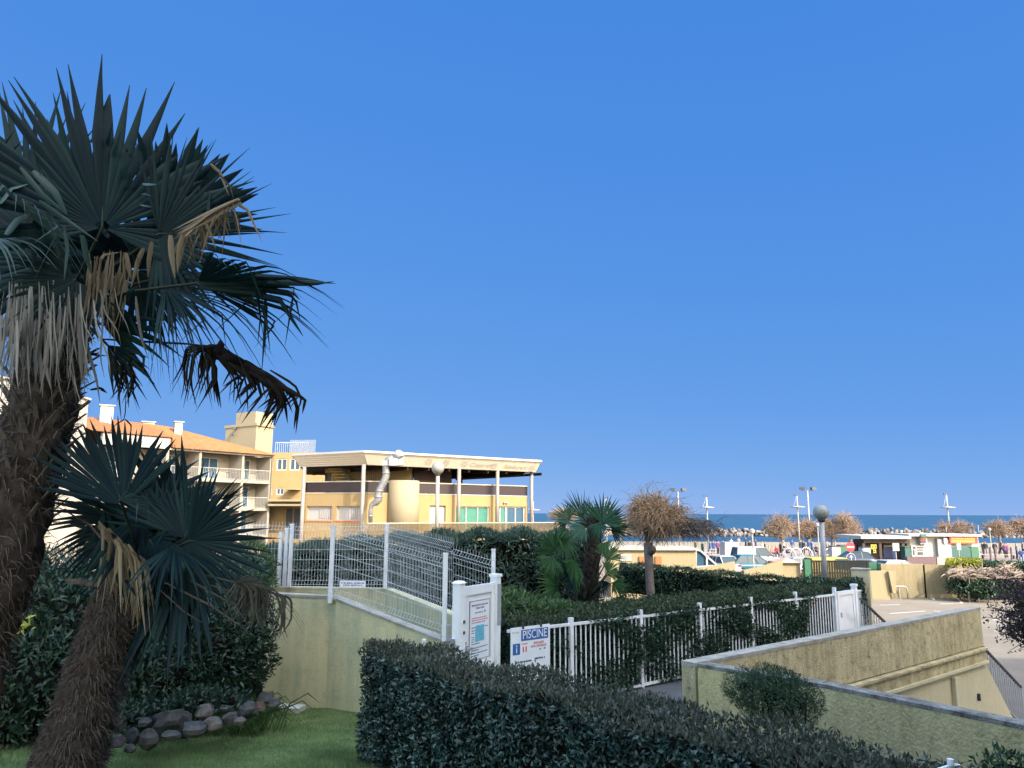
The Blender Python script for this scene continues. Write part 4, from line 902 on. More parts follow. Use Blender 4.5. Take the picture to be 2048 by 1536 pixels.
def hedge(name, label, back, front, z0, zt, dens, ln, wd_, mat, mtop, group=None, inset=.13, rough=.07, core=True, low=0.0, topd=1.0):
    """clipped hedge between two plan polylines (same number of points); z0, zt lists"""
    n = len(back); o = thing(name, label, 'hedge', (sum(p[0] for p in back+front)/(2*n), sum(p[1] for p in back+front)/(2*n), z0[0]), group=group)
    pts = []; nr = []; tops = []; tn = []
    def face(p, q, za0, za1, zb0, zb1, nv, d=dens):
        L = math.hypot(q[0]-p[0], q[1]-p[1]); k = int(L*((zb0-za0)+(zb1-za1))/2*d)
        a = rng.random(k); h = rng.random(k)**(.85)
        if low: h = np.where(rng.random(k) < low, .45+.55*h, h)
        x = p[0]+(q[0]-p[0])*a; y = p[1]+(q[1]-p[1])*a; z = (za0+(za1-za0)*a)*(1-h)+(zb0+(zb1-zb0)*a)*h
        bump = rough*(np.sin(x*5.1+z*6)+np.sin(y*4.3-z*5.2+1)+np.sin(x*11-y*9+z*8)*.6)*.6
        off = bump-rng.exponential(.05, k)
        pts.append(np.stack([x+nv[0]*off, y+nv[1]*off, z+nv[2]*off], 1)); nr.append(np.tile(nv, (k, 1)))
    def nrm2(p, q, inner):
        d = np.array([q[0]-p[0], q[1]-p[1]]); d = d/np.linalg.norm(d); v = np.array([d[1], -d[0], 0.])
        m = np.array([(p[0]+q[0])/2-inner[0], (p[1]+q[1])/2-inner[1], 0]); return v if v@m > 0 else -v
    cx = (back[0][0]+front[-1][0])/2
    for i in range(n-1):
        inner = ((back[i][0]+back[i+1][0]+front[i][0]+front[i+1][0])/4, (back[i][1]+back[i+1][1]+front[i][1]+front[i+1][1])/4)
        face(front[i], front[i+1], z0[i], z0[i+1], zt[i], zt[i+1], nrm2(front[i], front[i+1], inner))
        face(back[i], back[i+1], z0[i], z0[i+1], zt[i], zt[i+1], nrm2(back[i], back[i+1], inner), dens*.45)
        A_ = (np.linalg.norm(np.array(front[i])-front[i+1])+np.linalg.norm(np.array(back[i])-back[i+1]))/2*np.linalg.norm(np.array(front[i])-back[i])
        k = int(A_*dens*1.3*topd); a = rng.random((k, 1)); c = rng.random((k, 1))
        f = np.array(front[i])*(1-a)+np.array(front[i+1])*a; g = np.array(back[i])*(1-a)+np.array(back[i+1])*a; q = f*(1-c)+g*c
        z = zt[i]*(1-a)+zt[i+1]*a; z = z[:, 0]+rough*.5*(np.sin(q[:, 0]*7)+np.sin(q[:, 1]*8+q[:, 0]*3))+rng.normal(0, .025, k)
        tops.append(np.column_stack([q, z])); tn.append(np.tile([0, 0, 1.], (k, 1)))
    inner = ((back[0][0]+front[0][0]+back[1][0]+front[1][0])/4, (back[0][1]+front[0][1]+back[1][1]+front[1][1])/4); face(front[0], back[0], z0[0], z0[0], zt[0], zt[0], nrm2(front[0], back[0], inner))
    inner = ((back[-1][0]+front[-1][0]+back[-2][0]+front[-2][0])/4, (back[-1][1]+front[-1][1]+back[-2][1]+front[-2][1])/4); face(front[-1], back[-1], z0[-1], z0[-1], zt[-1], zt[-1], nrm2(front[-1], back[-1], inner))
    V, F = leaves(np.concatenate(pts), np.concatenate(nr), ln, wd_, .55, .15); npmesh('foliage', V, F, mat, o)
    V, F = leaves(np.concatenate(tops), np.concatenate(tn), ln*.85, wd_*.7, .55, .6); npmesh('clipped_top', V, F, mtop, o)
    # thin dark stems, plus a near-black box for dense twigs and inner shade
    b = MB()
    for i in range(n-1):
        L = math.hypot(front[i+1][0]-front[i][0], front[i+1][1]-front[i][1])
        for _ in range(int(L*14)):
            a = random.random(); c = random.uniform(.1, .9); x = [(front[i][t]*(1-a)+front[i+1][t]*a)*(1-c)+(back[i][t]*(1-a)+back[i+1][t]*a)*c for t in (0, 1)]
            zz0 = z0[i]*(1-a)+z0[i+1]*a; zz1 = zt[i]*(1-a)+zt[i+1]*a
            b.tube([(x[0], x[1], zz0-.05), (x[0]+random.uniform(-.1, .1), x[1]+random.uniform(-.1, .1), zz0+(zz1-zz0)*.5), (x[0]+random.uniform(-.2, .2), x[1]+random.uniform(-.2, .2), zz1-.08)], [.012, .009, .004], 4, cap=False)
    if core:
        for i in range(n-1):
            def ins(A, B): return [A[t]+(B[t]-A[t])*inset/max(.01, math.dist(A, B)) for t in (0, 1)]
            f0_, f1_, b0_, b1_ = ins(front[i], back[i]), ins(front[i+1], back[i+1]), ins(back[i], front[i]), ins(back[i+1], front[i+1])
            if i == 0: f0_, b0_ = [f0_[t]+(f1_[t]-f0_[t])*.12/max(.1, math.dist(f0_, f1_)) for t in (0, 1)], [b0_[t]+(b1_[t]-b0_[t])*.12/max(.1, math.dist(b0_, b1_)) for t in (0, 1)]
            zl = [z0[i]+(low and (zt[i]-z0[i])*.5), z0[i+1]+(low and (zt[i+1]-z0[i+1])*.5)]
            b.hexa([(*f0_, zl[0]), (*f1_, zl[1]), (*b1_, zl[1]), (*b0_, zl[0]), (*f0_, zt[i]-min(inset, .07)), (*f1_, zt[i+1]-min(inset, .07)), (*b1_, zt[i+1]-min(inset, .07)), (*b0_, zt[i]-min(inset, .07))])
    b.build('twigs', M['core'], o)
    return o
def g2(u, v, z): q = G(u, v, z); return (q.x, q.y)
# foreground hedge
hz = 3.35
bk = [g2(800, 1281, hz), g2(1000, 1333, hz), g2(1230, 1378, hz), g2(1400, 1425, hz-.02), g2(1640, 1472, hz-.05), g2(1900, 1532, hz-.1), g2(2250, 1625, hz-.1)]
fr = [(bk[0][0]-.32, bk[0][1]-.66), (bk[1][0]-.44, bk[1][1]-.64), (bk[2][0]-.52, bk[2][1]-.6), (bk[3][0]-.55, bk[3][1]-.58), (bk[4][0]-.55, bk[4][1]-.58), (bk[5][0]-.55, bk[5][1]-.58), (bk[6][0]-.5, bk[6][1]-.6)]
zt_ = [hz, hz, hz, hz-.02, hz-.05, hz-.1, hz-.1]
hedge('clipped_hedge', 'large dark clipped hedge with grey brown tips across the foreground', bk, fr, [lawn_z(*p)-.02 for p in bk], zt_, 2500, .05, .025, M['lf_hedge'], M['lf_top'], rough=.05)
# ivy hedge behind the pool fence
ks = [-.6, .6, 1.8, 3.0, 4.2, 5.2, 5.72]
nb_ = Vector((-fd.y, fd.x, 0))
fr = [tuple((fence_pt(k)+nb_*(.14 if k < 0 else -.03 if k < 5.0 else .2))[:2]) for k in ks]; bk = [tuple((fence_pt(k)+nb_*w_)[:2]) for k, w_ in zip(ks, (1.5, 1.5, 1.45, 1.4, 1.35, 1.3, 1.2))]
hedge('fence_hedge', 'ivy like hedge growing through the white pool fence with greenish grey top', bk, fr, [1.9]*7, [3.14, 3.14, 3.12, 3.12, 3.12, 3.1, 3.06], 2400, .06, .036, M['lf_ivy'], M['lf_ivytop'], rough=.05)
# hedge along the far side of the pool garden, light shining through its foot
pr = [(1240, 22.2), (1380, 20.8), (1500, 19.7), (1600, 19.0), (1725, 18.4)]
bk = [tuple(P(u_, 1150, y_+.9)[:2]) for u_, y_ in pr]; fr = [tuple(P(u_, 1150, y_)[:2]) for u_, y_ in pr]
hedge('boundary_hedge', 'dark hedge with sunlight shining through its foot along the far garden edge', bk, fr, [1.85]*5, [3.36, 3.28, 3.22, 3.2, 3.2], 700, .07, .035, M['lf_ivy'], M['lf_ivy'], rough=.06, core=True, low=.55, inset=.2)
# oleander hedge: long narrow leaves, loose top
fr = [(-5.2, 16.2), (-3.6, 16.1), (-2.0, 15.9), (-.2, 16.0), (1.7, 16.8)]; bk = [(-5.4, 18.2), (-3.6, 18.2), (-2.0, 18.2), (-.0, 18.2), (1.8, 18.3)]
hedge('oleander_hedge', 'tall bluish green oleander hedge behind the mesh fences', bk, fr, [1.9]*5, [3.9, 4.05, 4.2, 4.28, 4.2], 420, .17, .032, M['lf_olean'], M['lf_olean'], rough=.12, inset=.16, topd=1.8)
def shrub(name, label, blobs, dens, ln, wd_, mat, cat='shrub', group=None, spread=.6, up=.35, base=None, stems=8, extra=None, core=.62):
    c0 = blobs[0][0]; o = thing(name, label, cat, base or (c0[0], c0[1], c0[2]-blobs[0][1][2]), group=group)
    pts = []; nr = []; b = MB(); bz = o.location.z
    for c, r in blobs:
        A_ = 4*math.pi*((r[0]*r[1])**1.6/3+(r[0]*r[2])**1.6/3+(r[1]*r[2])**1.6/3)**(1/1.6); k = int(A_*dens)
        d = rng.normal(size=(k, 3)); d /= np.linalg.norm(d, axis=1)[:, None]
        s = 1-rng.exponential(.12, k); s = np.clip(s, .35, 1.0)*(1+.10*np.sin(d[:, 0]*7+c[0])*np.sin(d[:, 1]*6)+.08*np.sin(d[:, 2]*9+d[:, 0]*5))
        q = d*s[:, None]*np.array(r)+np.array(c); keep = q[:, 2] > bz; pts.append(q[keep]); nr.append(d[keep])
        if core: b.ball(c, 1, 10, sq=(r[0]*core, r[1]*core, r[2]*core))  # dark ball stands in for the shade inside the bush
    V, F = leaves(np.concatenate(pts), np.concatenate(nr), ln, wd_, spread, up); npmesh('foliage', V, F, mat, o)
    for k in range(stems):
        c, r = blobs[k % len(blobs)]; b.tube([(o.location.x+random.uniform(-.15, .15), o.location.y+random.uniform(-.15, .15), bz), (c[0]+random.uniform(-.3, .3)*r[0], c[1], (bz+c[2])/2), (c[0]+random.uniform(-.6, .6)*r[0], c[1]+random.uniform(-.6, .6)*r[1], c[2]+.4*r[2])], [.02, .015, .006], 5)
    b.build('stems', M['core'], o)
    if extra: extra(o)
    return o
def pb(u, v, Y, ru, rv, ry=None):
    """foliage lump centred on a sight line, radii given in photo pixels"""
    k = Y/FPX; return (tuple(P(u, v, Y)), (ru*k, ry or ru*k, rv*k))
# shrubs on the left
def yspots(u, v, Y, n=18):
    def f(o):
        c = np.array(P(u, v, Y)); q = c+rng.normal(0, .05, (n, 3)); V, F = leaves(q, np.tile([0, -.5, .5], (n, 1)), .10, .035, .9, .2); npmesh('young_leaves', V, F, M['lf_yspot'], o)
    return f
SG_ = 'evergreen shrubs behind the palms'
shrub('laurel_shrub', 'dark glossy laurel shrub with a yellow sprig at the far left edge', [pb(30, 1400, 9.6, 150, 150), pb(90, 1270, 10.4, 150, 130), pb(-40, 1220, 10.8, 160, 120)], 620, .10, .034, M['lf_shrub'], group=SG_, extra=yspots(50, 1250, 8.9), base=(P(60, 1480, 9.8).x, 9.8, 2.0))
shrub('laurel_shrub', 'dark glossy shrub between the hairy palm trunk and the garden wall', [pb(400, 1310, 10.6, 120, 105), pb(330, 1370, 10.0, 90, 90), pb(470, 1290, 11.0, 75, 110), pb(300, 1290, 10.9, 90, 90)], 700, .095, .03, M['lf_shrub'], group=SG_, base=(P(390, 1430, 10.4).x, 10.4, 2.0))
shrub('laurel_shrub', 'tall loose shrub rising behind the smaller palm crown', [pb(160, 1180, 12.2, 170, 75), pb(330, 1200, 12.4, 150, 75), pb(430, 1170, 12.6, 90, 70)], 360, .12, .028, M['lf_olean'], group=SG_, base=(P(300, 1350, 12.4).x, 12.4, 2.0), core=.5)
shrub('oleander_bush', 'lighter green oleander bush beside the stacked fence posts', [pb(495, 1150, 14.0, 48, 62), pb(470, 1200, 13.6, 60, 60)], 420, .15, .028, M['lf_light'], base=(P(495, 1300, 13.9).x, 13.9, 2.2))
# lily clump at the foot of the wall
b = MB(); c_ = P(500, 1400, 10.2)
for _ in range(170):
    a = random.uniform(0, 6.28); l = random.uniform(.3, .62); x0_ = Vector((c_.x+random.gauss(0, .16), c_.y+random.gauss(0, .12), 2.0)); d_ = Vector((math.cos(a), math.sin(a), 0))
    b.ribbon([x0_, x0_+d_*l*.25+Vector((0, 0, l*.65)), x0_+d_*l*.65+Vector((0, 0, l*.8)), x0_+d_*l*.95+Vector((0, 0, l*.55))], [.014, .02, .016, .003], (-d_.y, d_.x, .2), fold=.15)
tag(b.build('lily_clump', M['lf_light']), 'clump of narrow arching leaves at the corner of rocks and garden wall', 'plant')
shrub('groundcover_bush', 'low dark leafy plants spilling over the stone edging', [pb(310, 1425, 9.0, 45, 22), pb(395, 1400, 9.3, 50, 20), pb(455, 1405, 9.3, 40, 22), pb(255, 1440, 8.8, 40, 26)], 900, .07, .025, M['lf_shrub'], base=(P(390, 1450, 9.2).x, 9.2, 2.05), core=.4, stems=0)
shrub('groundcover_bush', 'low leafy green bush behind the PISCINE notice', [pb(1040, 1228, 13.2, 55, 26), pb(1085, 1222, 13.8, 60, 22), pb(1010, 1210, 14.2, 60, 30)], 700, .10, .035, M['lf_light'], base=(P(1050, 1240, 13.4).x, 13.4, 1.9))
shrub('feathery_bush', 'round feathery green bush in front of the rough yellow wall', [pb(1545, 1393, 7.7, 78, 52), pb(1490, 1375, 7.8, 40, 36), pb(1600, 1405, 7.6, 45, 40), pb(1545, 1400, 7.7, 55, 36), pb(1550, 1360, 7.7, 45, 24)], 3600, .035, .007, M['lf_fine'], spread=.8, base=(P(1545, 1440, 7.7).x, 7.7, 2.25), core=.3)
shrub('corner_bush', 'dark green sprigs at the bottom right corner of the garden', [pb(2020, 1560, 5.2, 60, 45)], 900, .06, .02, M['lf_fine'], base=(P(2020, 1600, 5.2).x, 5.2, 2.3))
b = MB(); a_ = P(1908, 1530, 5.0); b.tube([a_+Vector((-.1, 0, -.03)), a_, a_+Vector((.03, .01, .0)), a_+Vector((.03, .01, -.3))], .013, 8); b.tube([a_+Vector((-.02, 0, .0)), a_+Vector((-.02, 0, .035))], .02, 8)
tag(b.build('tap_pipe', M['white_pvc']), 'white pipe fitting at the bottom edge below the rough wall', 'pipe')
# ------------------------------------------------------------------ grass and rocks
def grass():
    N = 110000; u = rng.uniform(-30, 820, N); v = 1405+150*rng.random(N)**.8
    q = []
    for k in range(N):
        d = ray(u[k], v[k]); t = (2.2-CAMZ)/d.z
        for _ in range(4):
            p = CAM+d*t; t = (lawn_z(p.x, p.y)-CAMZ)/d.z
        q.append((p.x, p.y, lawn_z(p.x, p.y)))
    q = np.array(q); kp = (q[:, 1] < 12.02); q = q[kp]; n = len(q)
    q[:, :2] += rng.normal(0, .02, (n, 2)); q[:, 2] -= .01
    h = rng.uniform(.025, .065, n)*(1+.5*np.sin(q[:, 0]*3)*np.sin(q[:, 1]*2.3)); a = rng.uniform(0, 6.28, n); s = np.stack([np.cos(a), np.sin(a), np.zeros(n)], 1)*.004
    t = q+np.stack([rng.normal(0, .018, n), rng.normal(0, .018, n), h], 1)
    V = np.stack([q-s, q+s, t], 1).reshape(-1, 3); i = np.arange(n)*3; F = np.stack([i, i+1, i+2], 1)
    m = leafmat('grass_blade', [(.11, .19, .06), (.15, .25, .08), (.21, .30, .11), (.33, .36, .19)], .6, .35, patch=.35, pscale=1.8)
    tag(npmesh('grass', V, F, m), 'short green lawn between rocks and foreground hedge', 'grass', kind='stuff')
    n = 1500; uu = rng.uniform(740, 900, n)
    c = [G(float(x), float(y), 2.26) for x, y in zip(uu, rng.uniform(1500, 1550, n))]
    V, F = leaves(np.array([tuple(p) for p in c]), np.tile([0, 0, 1.], (n, 1)), .035, .02, .9, 0); tag(npmesh('leaf_litter', V, F, leafmat('dry_litter', [(.05, .04, .03), (.14, .11, .09), (.25, .2, .16)], .9, 0)), 'dry fallen leaves under the end of the foreground hedge', 'leaves', kind='stuff')
grass()
M['stone'] = groundmat('border_stone', (.032, .034, .035), (.085, .085, .08), 3.5, bump=.9, bs=14); M['stone_red'] = groundmat('reddish_stone', (.06, .035, .028), (.12, .08, .062), 3.5, bump=.9, bs=14); M['stone_pink'] = groundmat('pinkish_stone', (.07, .06, .055), (.135, .12, .11), 3.5, bump=.9, bs=14)
rk = [(342, 1435, 38, 30, 0), (410, 1418, 22, 17, 2), (372, 1407, 15, 12, 0), (300, 1470, 24, 24, 0), (265, 1470, 16, 22, 0), (425, 1443, 26, 16, 2), (385, 1452, 34, 16, 0), (340, 1466, 24, 12, 0), (495, 1415, 24, 20, 0), (520, 1410, 15, 13, 1), (534, 1390, 19, 15, 0), (550, 1402, 15, 12, 0), (462, 1432, 22, 14, 0), (450, 1412, 20, 12, 0), (238, 1440, 20, 24, 2), (230, 1478, 24, 16, 2), (262, 1490, 16, 9, 0), (290, 1440, 17, 14, 0), (372, 1430, 14, 20, 0), (480, 1437, 15, 9, 2)]
for i, (u_, v_, ru, rv, k) in enumerate(rk):
    Y = 8.0+max(0, (1480-v_))*.0165; q = P(u_, v_, Y); s_ = Y/FPX
    V, F = rockverts((0, 0, 0), (ru*s_*.9, ru*s_*.8, rv*s_*.88), 900+i, 11, .055); b = MB(); b.add(V, F)
    o = b.build('border_rock', [M['stone'], M['stone_red'], M['stone_pink']][k]); o.location = q-Vector((0, 0, .03))
    tag(o, {0: 'grey rock in the rough stone edging between shrubs and lawn', 1: 'small reddish rock near the wall end of the stone edging', 2: 'pale pinkish rock in the rough stone edging along the lawn'}[k], 'rock', 'rocks edging the planting bed')
b = MB(); q = P(572, 1416, 10.6); b.box(q, (.45, .22, .06), -.25); tag(b.build('kerb_slab', M['coping']), 'flat pale slab at the foot of the garden wall', 'slab')
# ------------------------------------------------------------------ trees
def twigtree(name, label, base, hgt, crown_c, crown_r, nb, nt, mat_t, mat_b, trunk_r, droop=.5, lenr=(.5, 1.0), wdt=.008, cat='tree', curl=.25, up=.25, fork=None):
    o = thing(name, label, cat, base); b = MB(); base = Vector(base); cc = Vector(crown_c); cr = Vector(crown_r)
    fk = Vector(fork) if fork else base.lerp(cc, .6)
    b.tube([base, base.lerp(fk, .35)+Vector((.02, 0, 0)), base.lerp(fk, .7), fk], [trunk_r*1.15, trunk_r, trunk_r*.95, trunk_r*1.05], 12)
    tips = []
    for k in range(nb):
        d = Vector((random.gauss(0, 1), random.gauss(0, 1), random.gauss(.5, .7))).normalized()
        e = cc+Vector((d.x*cr.x, d.y*cr.y, d.z*cr.z))*random.uniform(.3, .7)
        m_ = fk.lerp(e, .5)+Vector((random.gauss(0, .06), random.gauss(0, .06), random.uniform(0, .15)))*hgt*.3
        b.tube([fk, m_, e], [trunk_r*.42, trunk_r*.25, trunk_r*.12], 6); tips += [m_.lerp(e, t) for t in (.2, .5, .8, 1)]
    b.build('trunk', mat_b, o, True); c = MB()
    for k in range(nt):
        s = random.choice(tips)+Vector((random.gauss(0, .1)*cr.x, random.gauss(0, .1)*cr.y, random.gauss(0, .1)*cr.z))
        d = (s-cc); d = Vector((d.x/cr.x, d.y/cr.y, d.z/cr.z))+Vector((random.gauss(0, .8), random.gauss(0, .8), random.gauss(up, .7))); d.normalize()
        l = random.uniform(*lenr); p = [s]; dd = Vector(d)
        for j in range(4):
            dd = (dd+Vector((random.gauss(0, curl), random.gauss(0, curl), random.gauss(0, curl)-droop*.4*(j > 0)))).normalized(); p.append(p[-1]+dd*l/4)
        c.ribbon(p, [wdt*1.2, wdt, wdt*.8, wdt*.6, wdt*.25], (random.gauss(0, 1), random.gauss(0, 1)-1.2, random.gauss(0, .5)), fold=.35)
    c.build('crown', mat_t, o); return o
M['twig_gold'] = leafmat('bare_golden_twigs', [(.17, .11, .06), (.25, .165, .09), (.34, .23, .135)], .8, .0)
M['twig_dark'] = leafmat('bare_shade_toned_twigs', [(.03, .028, .03), (.06, .05, .05), (.10, .085, .08)], .8, 0)  # copy of the golden twigs with their shade put into the colour
M['twig_grey'] = leafmat('bare_coastal_twigs', [(.13, .085, .06), (.19, .13, .09), (.25, .175, .115)], .85, 0)
tb0 = P(1302, 1200, 18.8); tfk = P(1296, 1085, 18.8)
t_ = twigtree('lopped_tree', 'lopped bare tree with a mop of golden twigs above a smooth grey trunk', (tb0.x, tb0.y, 1.9), 3, tuple(P(1318, 1028, 18.8)), (.80, .78, .55), 15, 2800, M['twig_gold'], M['bark'], .105, droop=1.0, lenr=(.3, .8), wdt=.014, curl=.5, up=.1, fork=tuple(tfk))
b = MB(); q = P(1303, 1100, 18.7); b.ball(q, .115, 10); b.ball(q+Vector((.0, -.07, .02)), .07, 8); b.build('pruned_stump', M['bark'], t_, True)
c = MB()
for _ in range(900):
    s = P(random.gauss(1365, 26), random.uniform(1040, 1060), 18.8+random.gauss(.2, .3)); dd = Vector((random.gauss(.3, .5), random.gauss(0, .4), .3)).normalized(); p = [s]; l = random.uniform(.35, .75)
    for j in range(4): dd = (dd+Vector((random.gauss(0, .2), random.gauss(0, .2), -.45))).normalized(); p.append(p[-1]+dd*l/4)
    c.ribbon(p, [.012, .010, .008, .006, .003], (random.gauss(0, 1), -1.2, random.gauss(0, .5)), fold=.3)
tag(c.build('drooping_twigs', M['twig_dark'], t_), 'drooping twigs right of the crown, shade put into their dark colour')
# purple leaved tree at the right edge
PT = thing('purple_leaf_tree', 'dark purple leaved small tree with slanting branches at the right edge', 'tree', (P(2090, 1330, 12.5).x, 12.5, .0))
b = MB(); c = MB(); br = []
root = P(2085, 1290, 12.5); b.tube([(root.x+.1, root.y, .0), (root.x+.05, root.y, 1.4), tuple(root)], [.09, .08, .07], 8)
for k in range(46):
    e = P(random.uniform(1992, 2200), random.triangular(1140, 1265, 1165), 12.5+random.uniform(-.9, .9)); m_ = root.lerp(e, .45)+Vector((random.uniform(-.05, .1), 0, -.08))
    b.tube([root.lerp(e, .02), m_, e], [.026, .014, .004], 5, cap=False); br.append((root, m_, e))
    for j in range(9):
        s = m_.lerp(e, random.uniform(-.4, 1)); t2 = s+Vector((random.uniform(-.38, .1), random.uniform(-.2, .2), random.uniform(-.12, .2))); b.tube([s, s.lerp(t2, .5)+Vector((0, 0, .02)), t2], [.008, .006, .002], 4, cap=False); br.append((s, s, t2))
b.build('trunk', M['twig'], PT)
pts = np.array([tuple(a_[1].lerp(a_[2], random.random())+Vector((random.gauss(0, .05), random.gauss(0, .05), random.gauss(0, .05)))) for a_ in random.choices(br, k=6000)])
pts = pts[(pts[:, 2] > 2.55+rng.normal(0, .25, len(pts)))]
V, F = leaves(pts, rng.normal(size=(len(pts), 3)), .055, .028, .8, .2); npmesh('crown', V, F, M['lf_purple'], PT)
# ------------------------------------------------------------------ palms
M['fan'] = leafmat('palm_blade', [(.0025, .011, .015), (.0045, .018, .021), (.010, .030, .027)], .5, .14, spec=.12)
M['fan_blue'] = leafmat('sky_sheen_palm_blade', [(.018, .045, .045), (.03, .065, .062), (.05, .09, .085)], .45, .12, spec=.35)  # lighter blade copy carrying a sky sheen as colour
M['fan_pale'] = leafmat('pale_green_palm_blade', [(.025, .075, .03), (.045, .12, .04), (.08, .17, .055)], .5, .4, spec=.3)
M['fan_dead'] = leafmat('dry_palm_blade', [(.10, .075, .05), (.18, .14, .09), (.28, .225, .15)], .8, .2, spec=.2)
M['fan_grey'] = leafmat('weathered_grey_palm_blade', [(.12, .115, .11), (.20, .19, .175), (.31, .295, .27)], .8, .2, spec=.2)
M['fan_black'] = leafmat('withered_black_palm_blade', [(.006, .005, .005), (.011, .009, .007), (.022, .016, .012)], .8, .05, spec=.15)
M['fan_mid'] = leafmat('mid_green_palm_blade', [(.008, .036, .02), (.014, .055, .028), (.028, .085, .042)], .5, .25, spec=.2)
M['fan_old'] = leafmat('old_brown_palm_blade', [(.04, .035, .03), (.075, .066, .056), (.13, .115, .098)], .85, .15, spec=.15)
M['petiole'] = plain('palm_stalk', (.016, .022, .012), .6, spec=.3); M['fibre'] = leafmat('palm_fibre', [(.032, .025, .021), (.06, .049, .042), (.11, .092, .078)], 1, 0, spec=.1)
M['ptrunk'] = groundmat('palm_trunk_bark', (.018, .014, .012), (.05, .038, .032), 6, bump=1, bs=30); M['boot'] = plain('old_leaf_base', (.075, .064, .053), .95, var=.6, scale=9, spec=.15)
class Strips:
    """many folded strips of K points each, built at once"""
    def __init__(s): s.P = []; s.W = []; s.N = []; s.fold = []
    def add(s, pts, w, n, fold): s.P.append(pts); s.W.append(w); s.N.append(n); s.fold.append(fold)
    def mesh(s):
        V = []; F = []; k0 = 0
        for P_, W_, N_, fo in zip(s.P, s.W, s.N, s.fold):
            P_ = np.asarray(P_, float); W_ = np.asarray(W_, float); K = len(P_)
            D = np.gradient(P_, axis=0); D /= np.linalg.norm(D, axis=1)[:, None]+1e-9
            B = np.cross(N_, D); B /= np.linalg.norm(B, axis=1)[:, None]+1e-9; Q = np.cross(D, B)
            V.append(np.stack([P_-B*W_[:, None]/2, P_+Q*(fo*W_)[:, None], P_+B*W_[:, None]/2], 1).reshape(-1, 3))
            i = k0+np.arange(K-1)*3; F.append(np.stack([i, i+1, i+4, i+3], 1)); F.append(np.stack([i+1, i+2, i+5, i+4], 1)); k0 += K*3
        return np.concatenate(V), np.concatenate(F)
def frond(parent, hub, tip, roll=0, span=200, nseg=32, fused=.5, droop=.15, mat=None, name='frond', base=None, bend=.12, tipdrop=.0, kink=.11, shrink=.25, wf=1.0, label=None, jit=.14, bow=.1):
    """fan leaf: hub and central tip in (u, v, Y) sight-line terms; roll turns the blade about its axis"""
    h = P(*hub); t = P(*tip); a = t-h; Rr = a.length; a = a/Rr
    c = (CAM-h).normalized(); n = (c-a*c.dot(a)); n.normalize(); n = Matrix.Rotation(R_(roll), 3, a) @ n; b = n.cross(a)
    st = Strips(); half = R_(span)/2; dth = 2*half/nseg; ds = np.array([.04, .2, .36, .5, .62, .74, .86, 1.0])
    hN = np.array(h); A_ = np.array(a); B_ = np.array(b); N_ = np.array(n); wmax = Rr*fused*dth*wf
    for k in range(nseg):
        th = -half+dth*(k+.5)+random.gauss(0, dth*.12); d = A_*math.cos(th)+B_*math.sin(th)
        r = Rr*(1-shrink*(abs(th)/max(half, .01))**1.6)*(1+random.uniform(-jit, jit))
        p = hN+np.outer(ds*r, d)-np.outer((ds**2)*bow*r*math.cos(th*.8), N_)*-1*0
        p = p+np.outer(ds*r*(.10*abs(math.sin(th))), N_)
        p = p+np.outer(ds**2*r*random.gauss(0, .035), np.cross(N_, d))
        p[:, 2] -= droop*r*np.maximum(0, ds-.25)**2*1.6
        p[:, 2] -= tipdrop*r*np.maximum(0, ds-.62)**1.5*2.4
        if random.random() < kink:
            j = random.choice([3, 4, 5]); q = p[j].copy(); dirn = np.array([random.gauss(0, .35), random.gauss(0, .35), -1]); dirn /= np.linalg.norm(dirn); tail = r*(ds[j:]-ds[j])
            p[j:] = q+np.outer(tail, dirn)
        w = np.where(ds <= fused, ds*r*dth*1.12*wf, wmax*np.maximum(.05, 1-(np.maximum(0, ds-fused)/(1-fused))**1.05)); w[0] = max(.004, w[0])
        st.add(p, w, N_+np.array([0, 0, 1e-3]), random.uniform(.18, .32)*(1 if k % 2 else .8))
    V, F = st.mesh(); o = npmesh(name, V, F, mat, parent)
    if base is not None:
        bs = P(*base); m_ = bs.lerp(h, .5)+Vector((0, 0, .05*bend*10*(h-bs).length*.3)); q = MB(); q.tube([bs, m_, h, h+a*Rr*.12], [.022, .015, .012, .005], 6); q.build('stalk', M['petiole'], o, True)
    if label: o['label'] = label
    return o
def ribbons(parent, name, mat, lines, label=None):
    """explicit blades: list of (list of (u,v), Y, width px)"""
    st = Strips()
    for uv, Y, w in lines:
        uv = np.array(uv, float); T = np.linspace(0, 1, len(uv)); tt = np.linspace(0, 1, 9); u = np.interp(tt, T, uv[:, 0]); v = np.interp(tt, T, uv[:, 1])
        p = np.array([tuple(P(float(x), float(y), Y+.02*i)) for i, (x, y) in enumerate(zip(u, v))]); ww = w/FPX*Y*np.array([.55, .9, 1, 1, .95, .85, .65, .4, .1])
        st.add(p, ww, np.array([random.gauss(0, .5), -1, random.gauss(0, .3)]), .25)
    V, F = st.mesh(); o = npmesh(name, V, F, mat, parent)
    if label: o['label'] = label
    return o
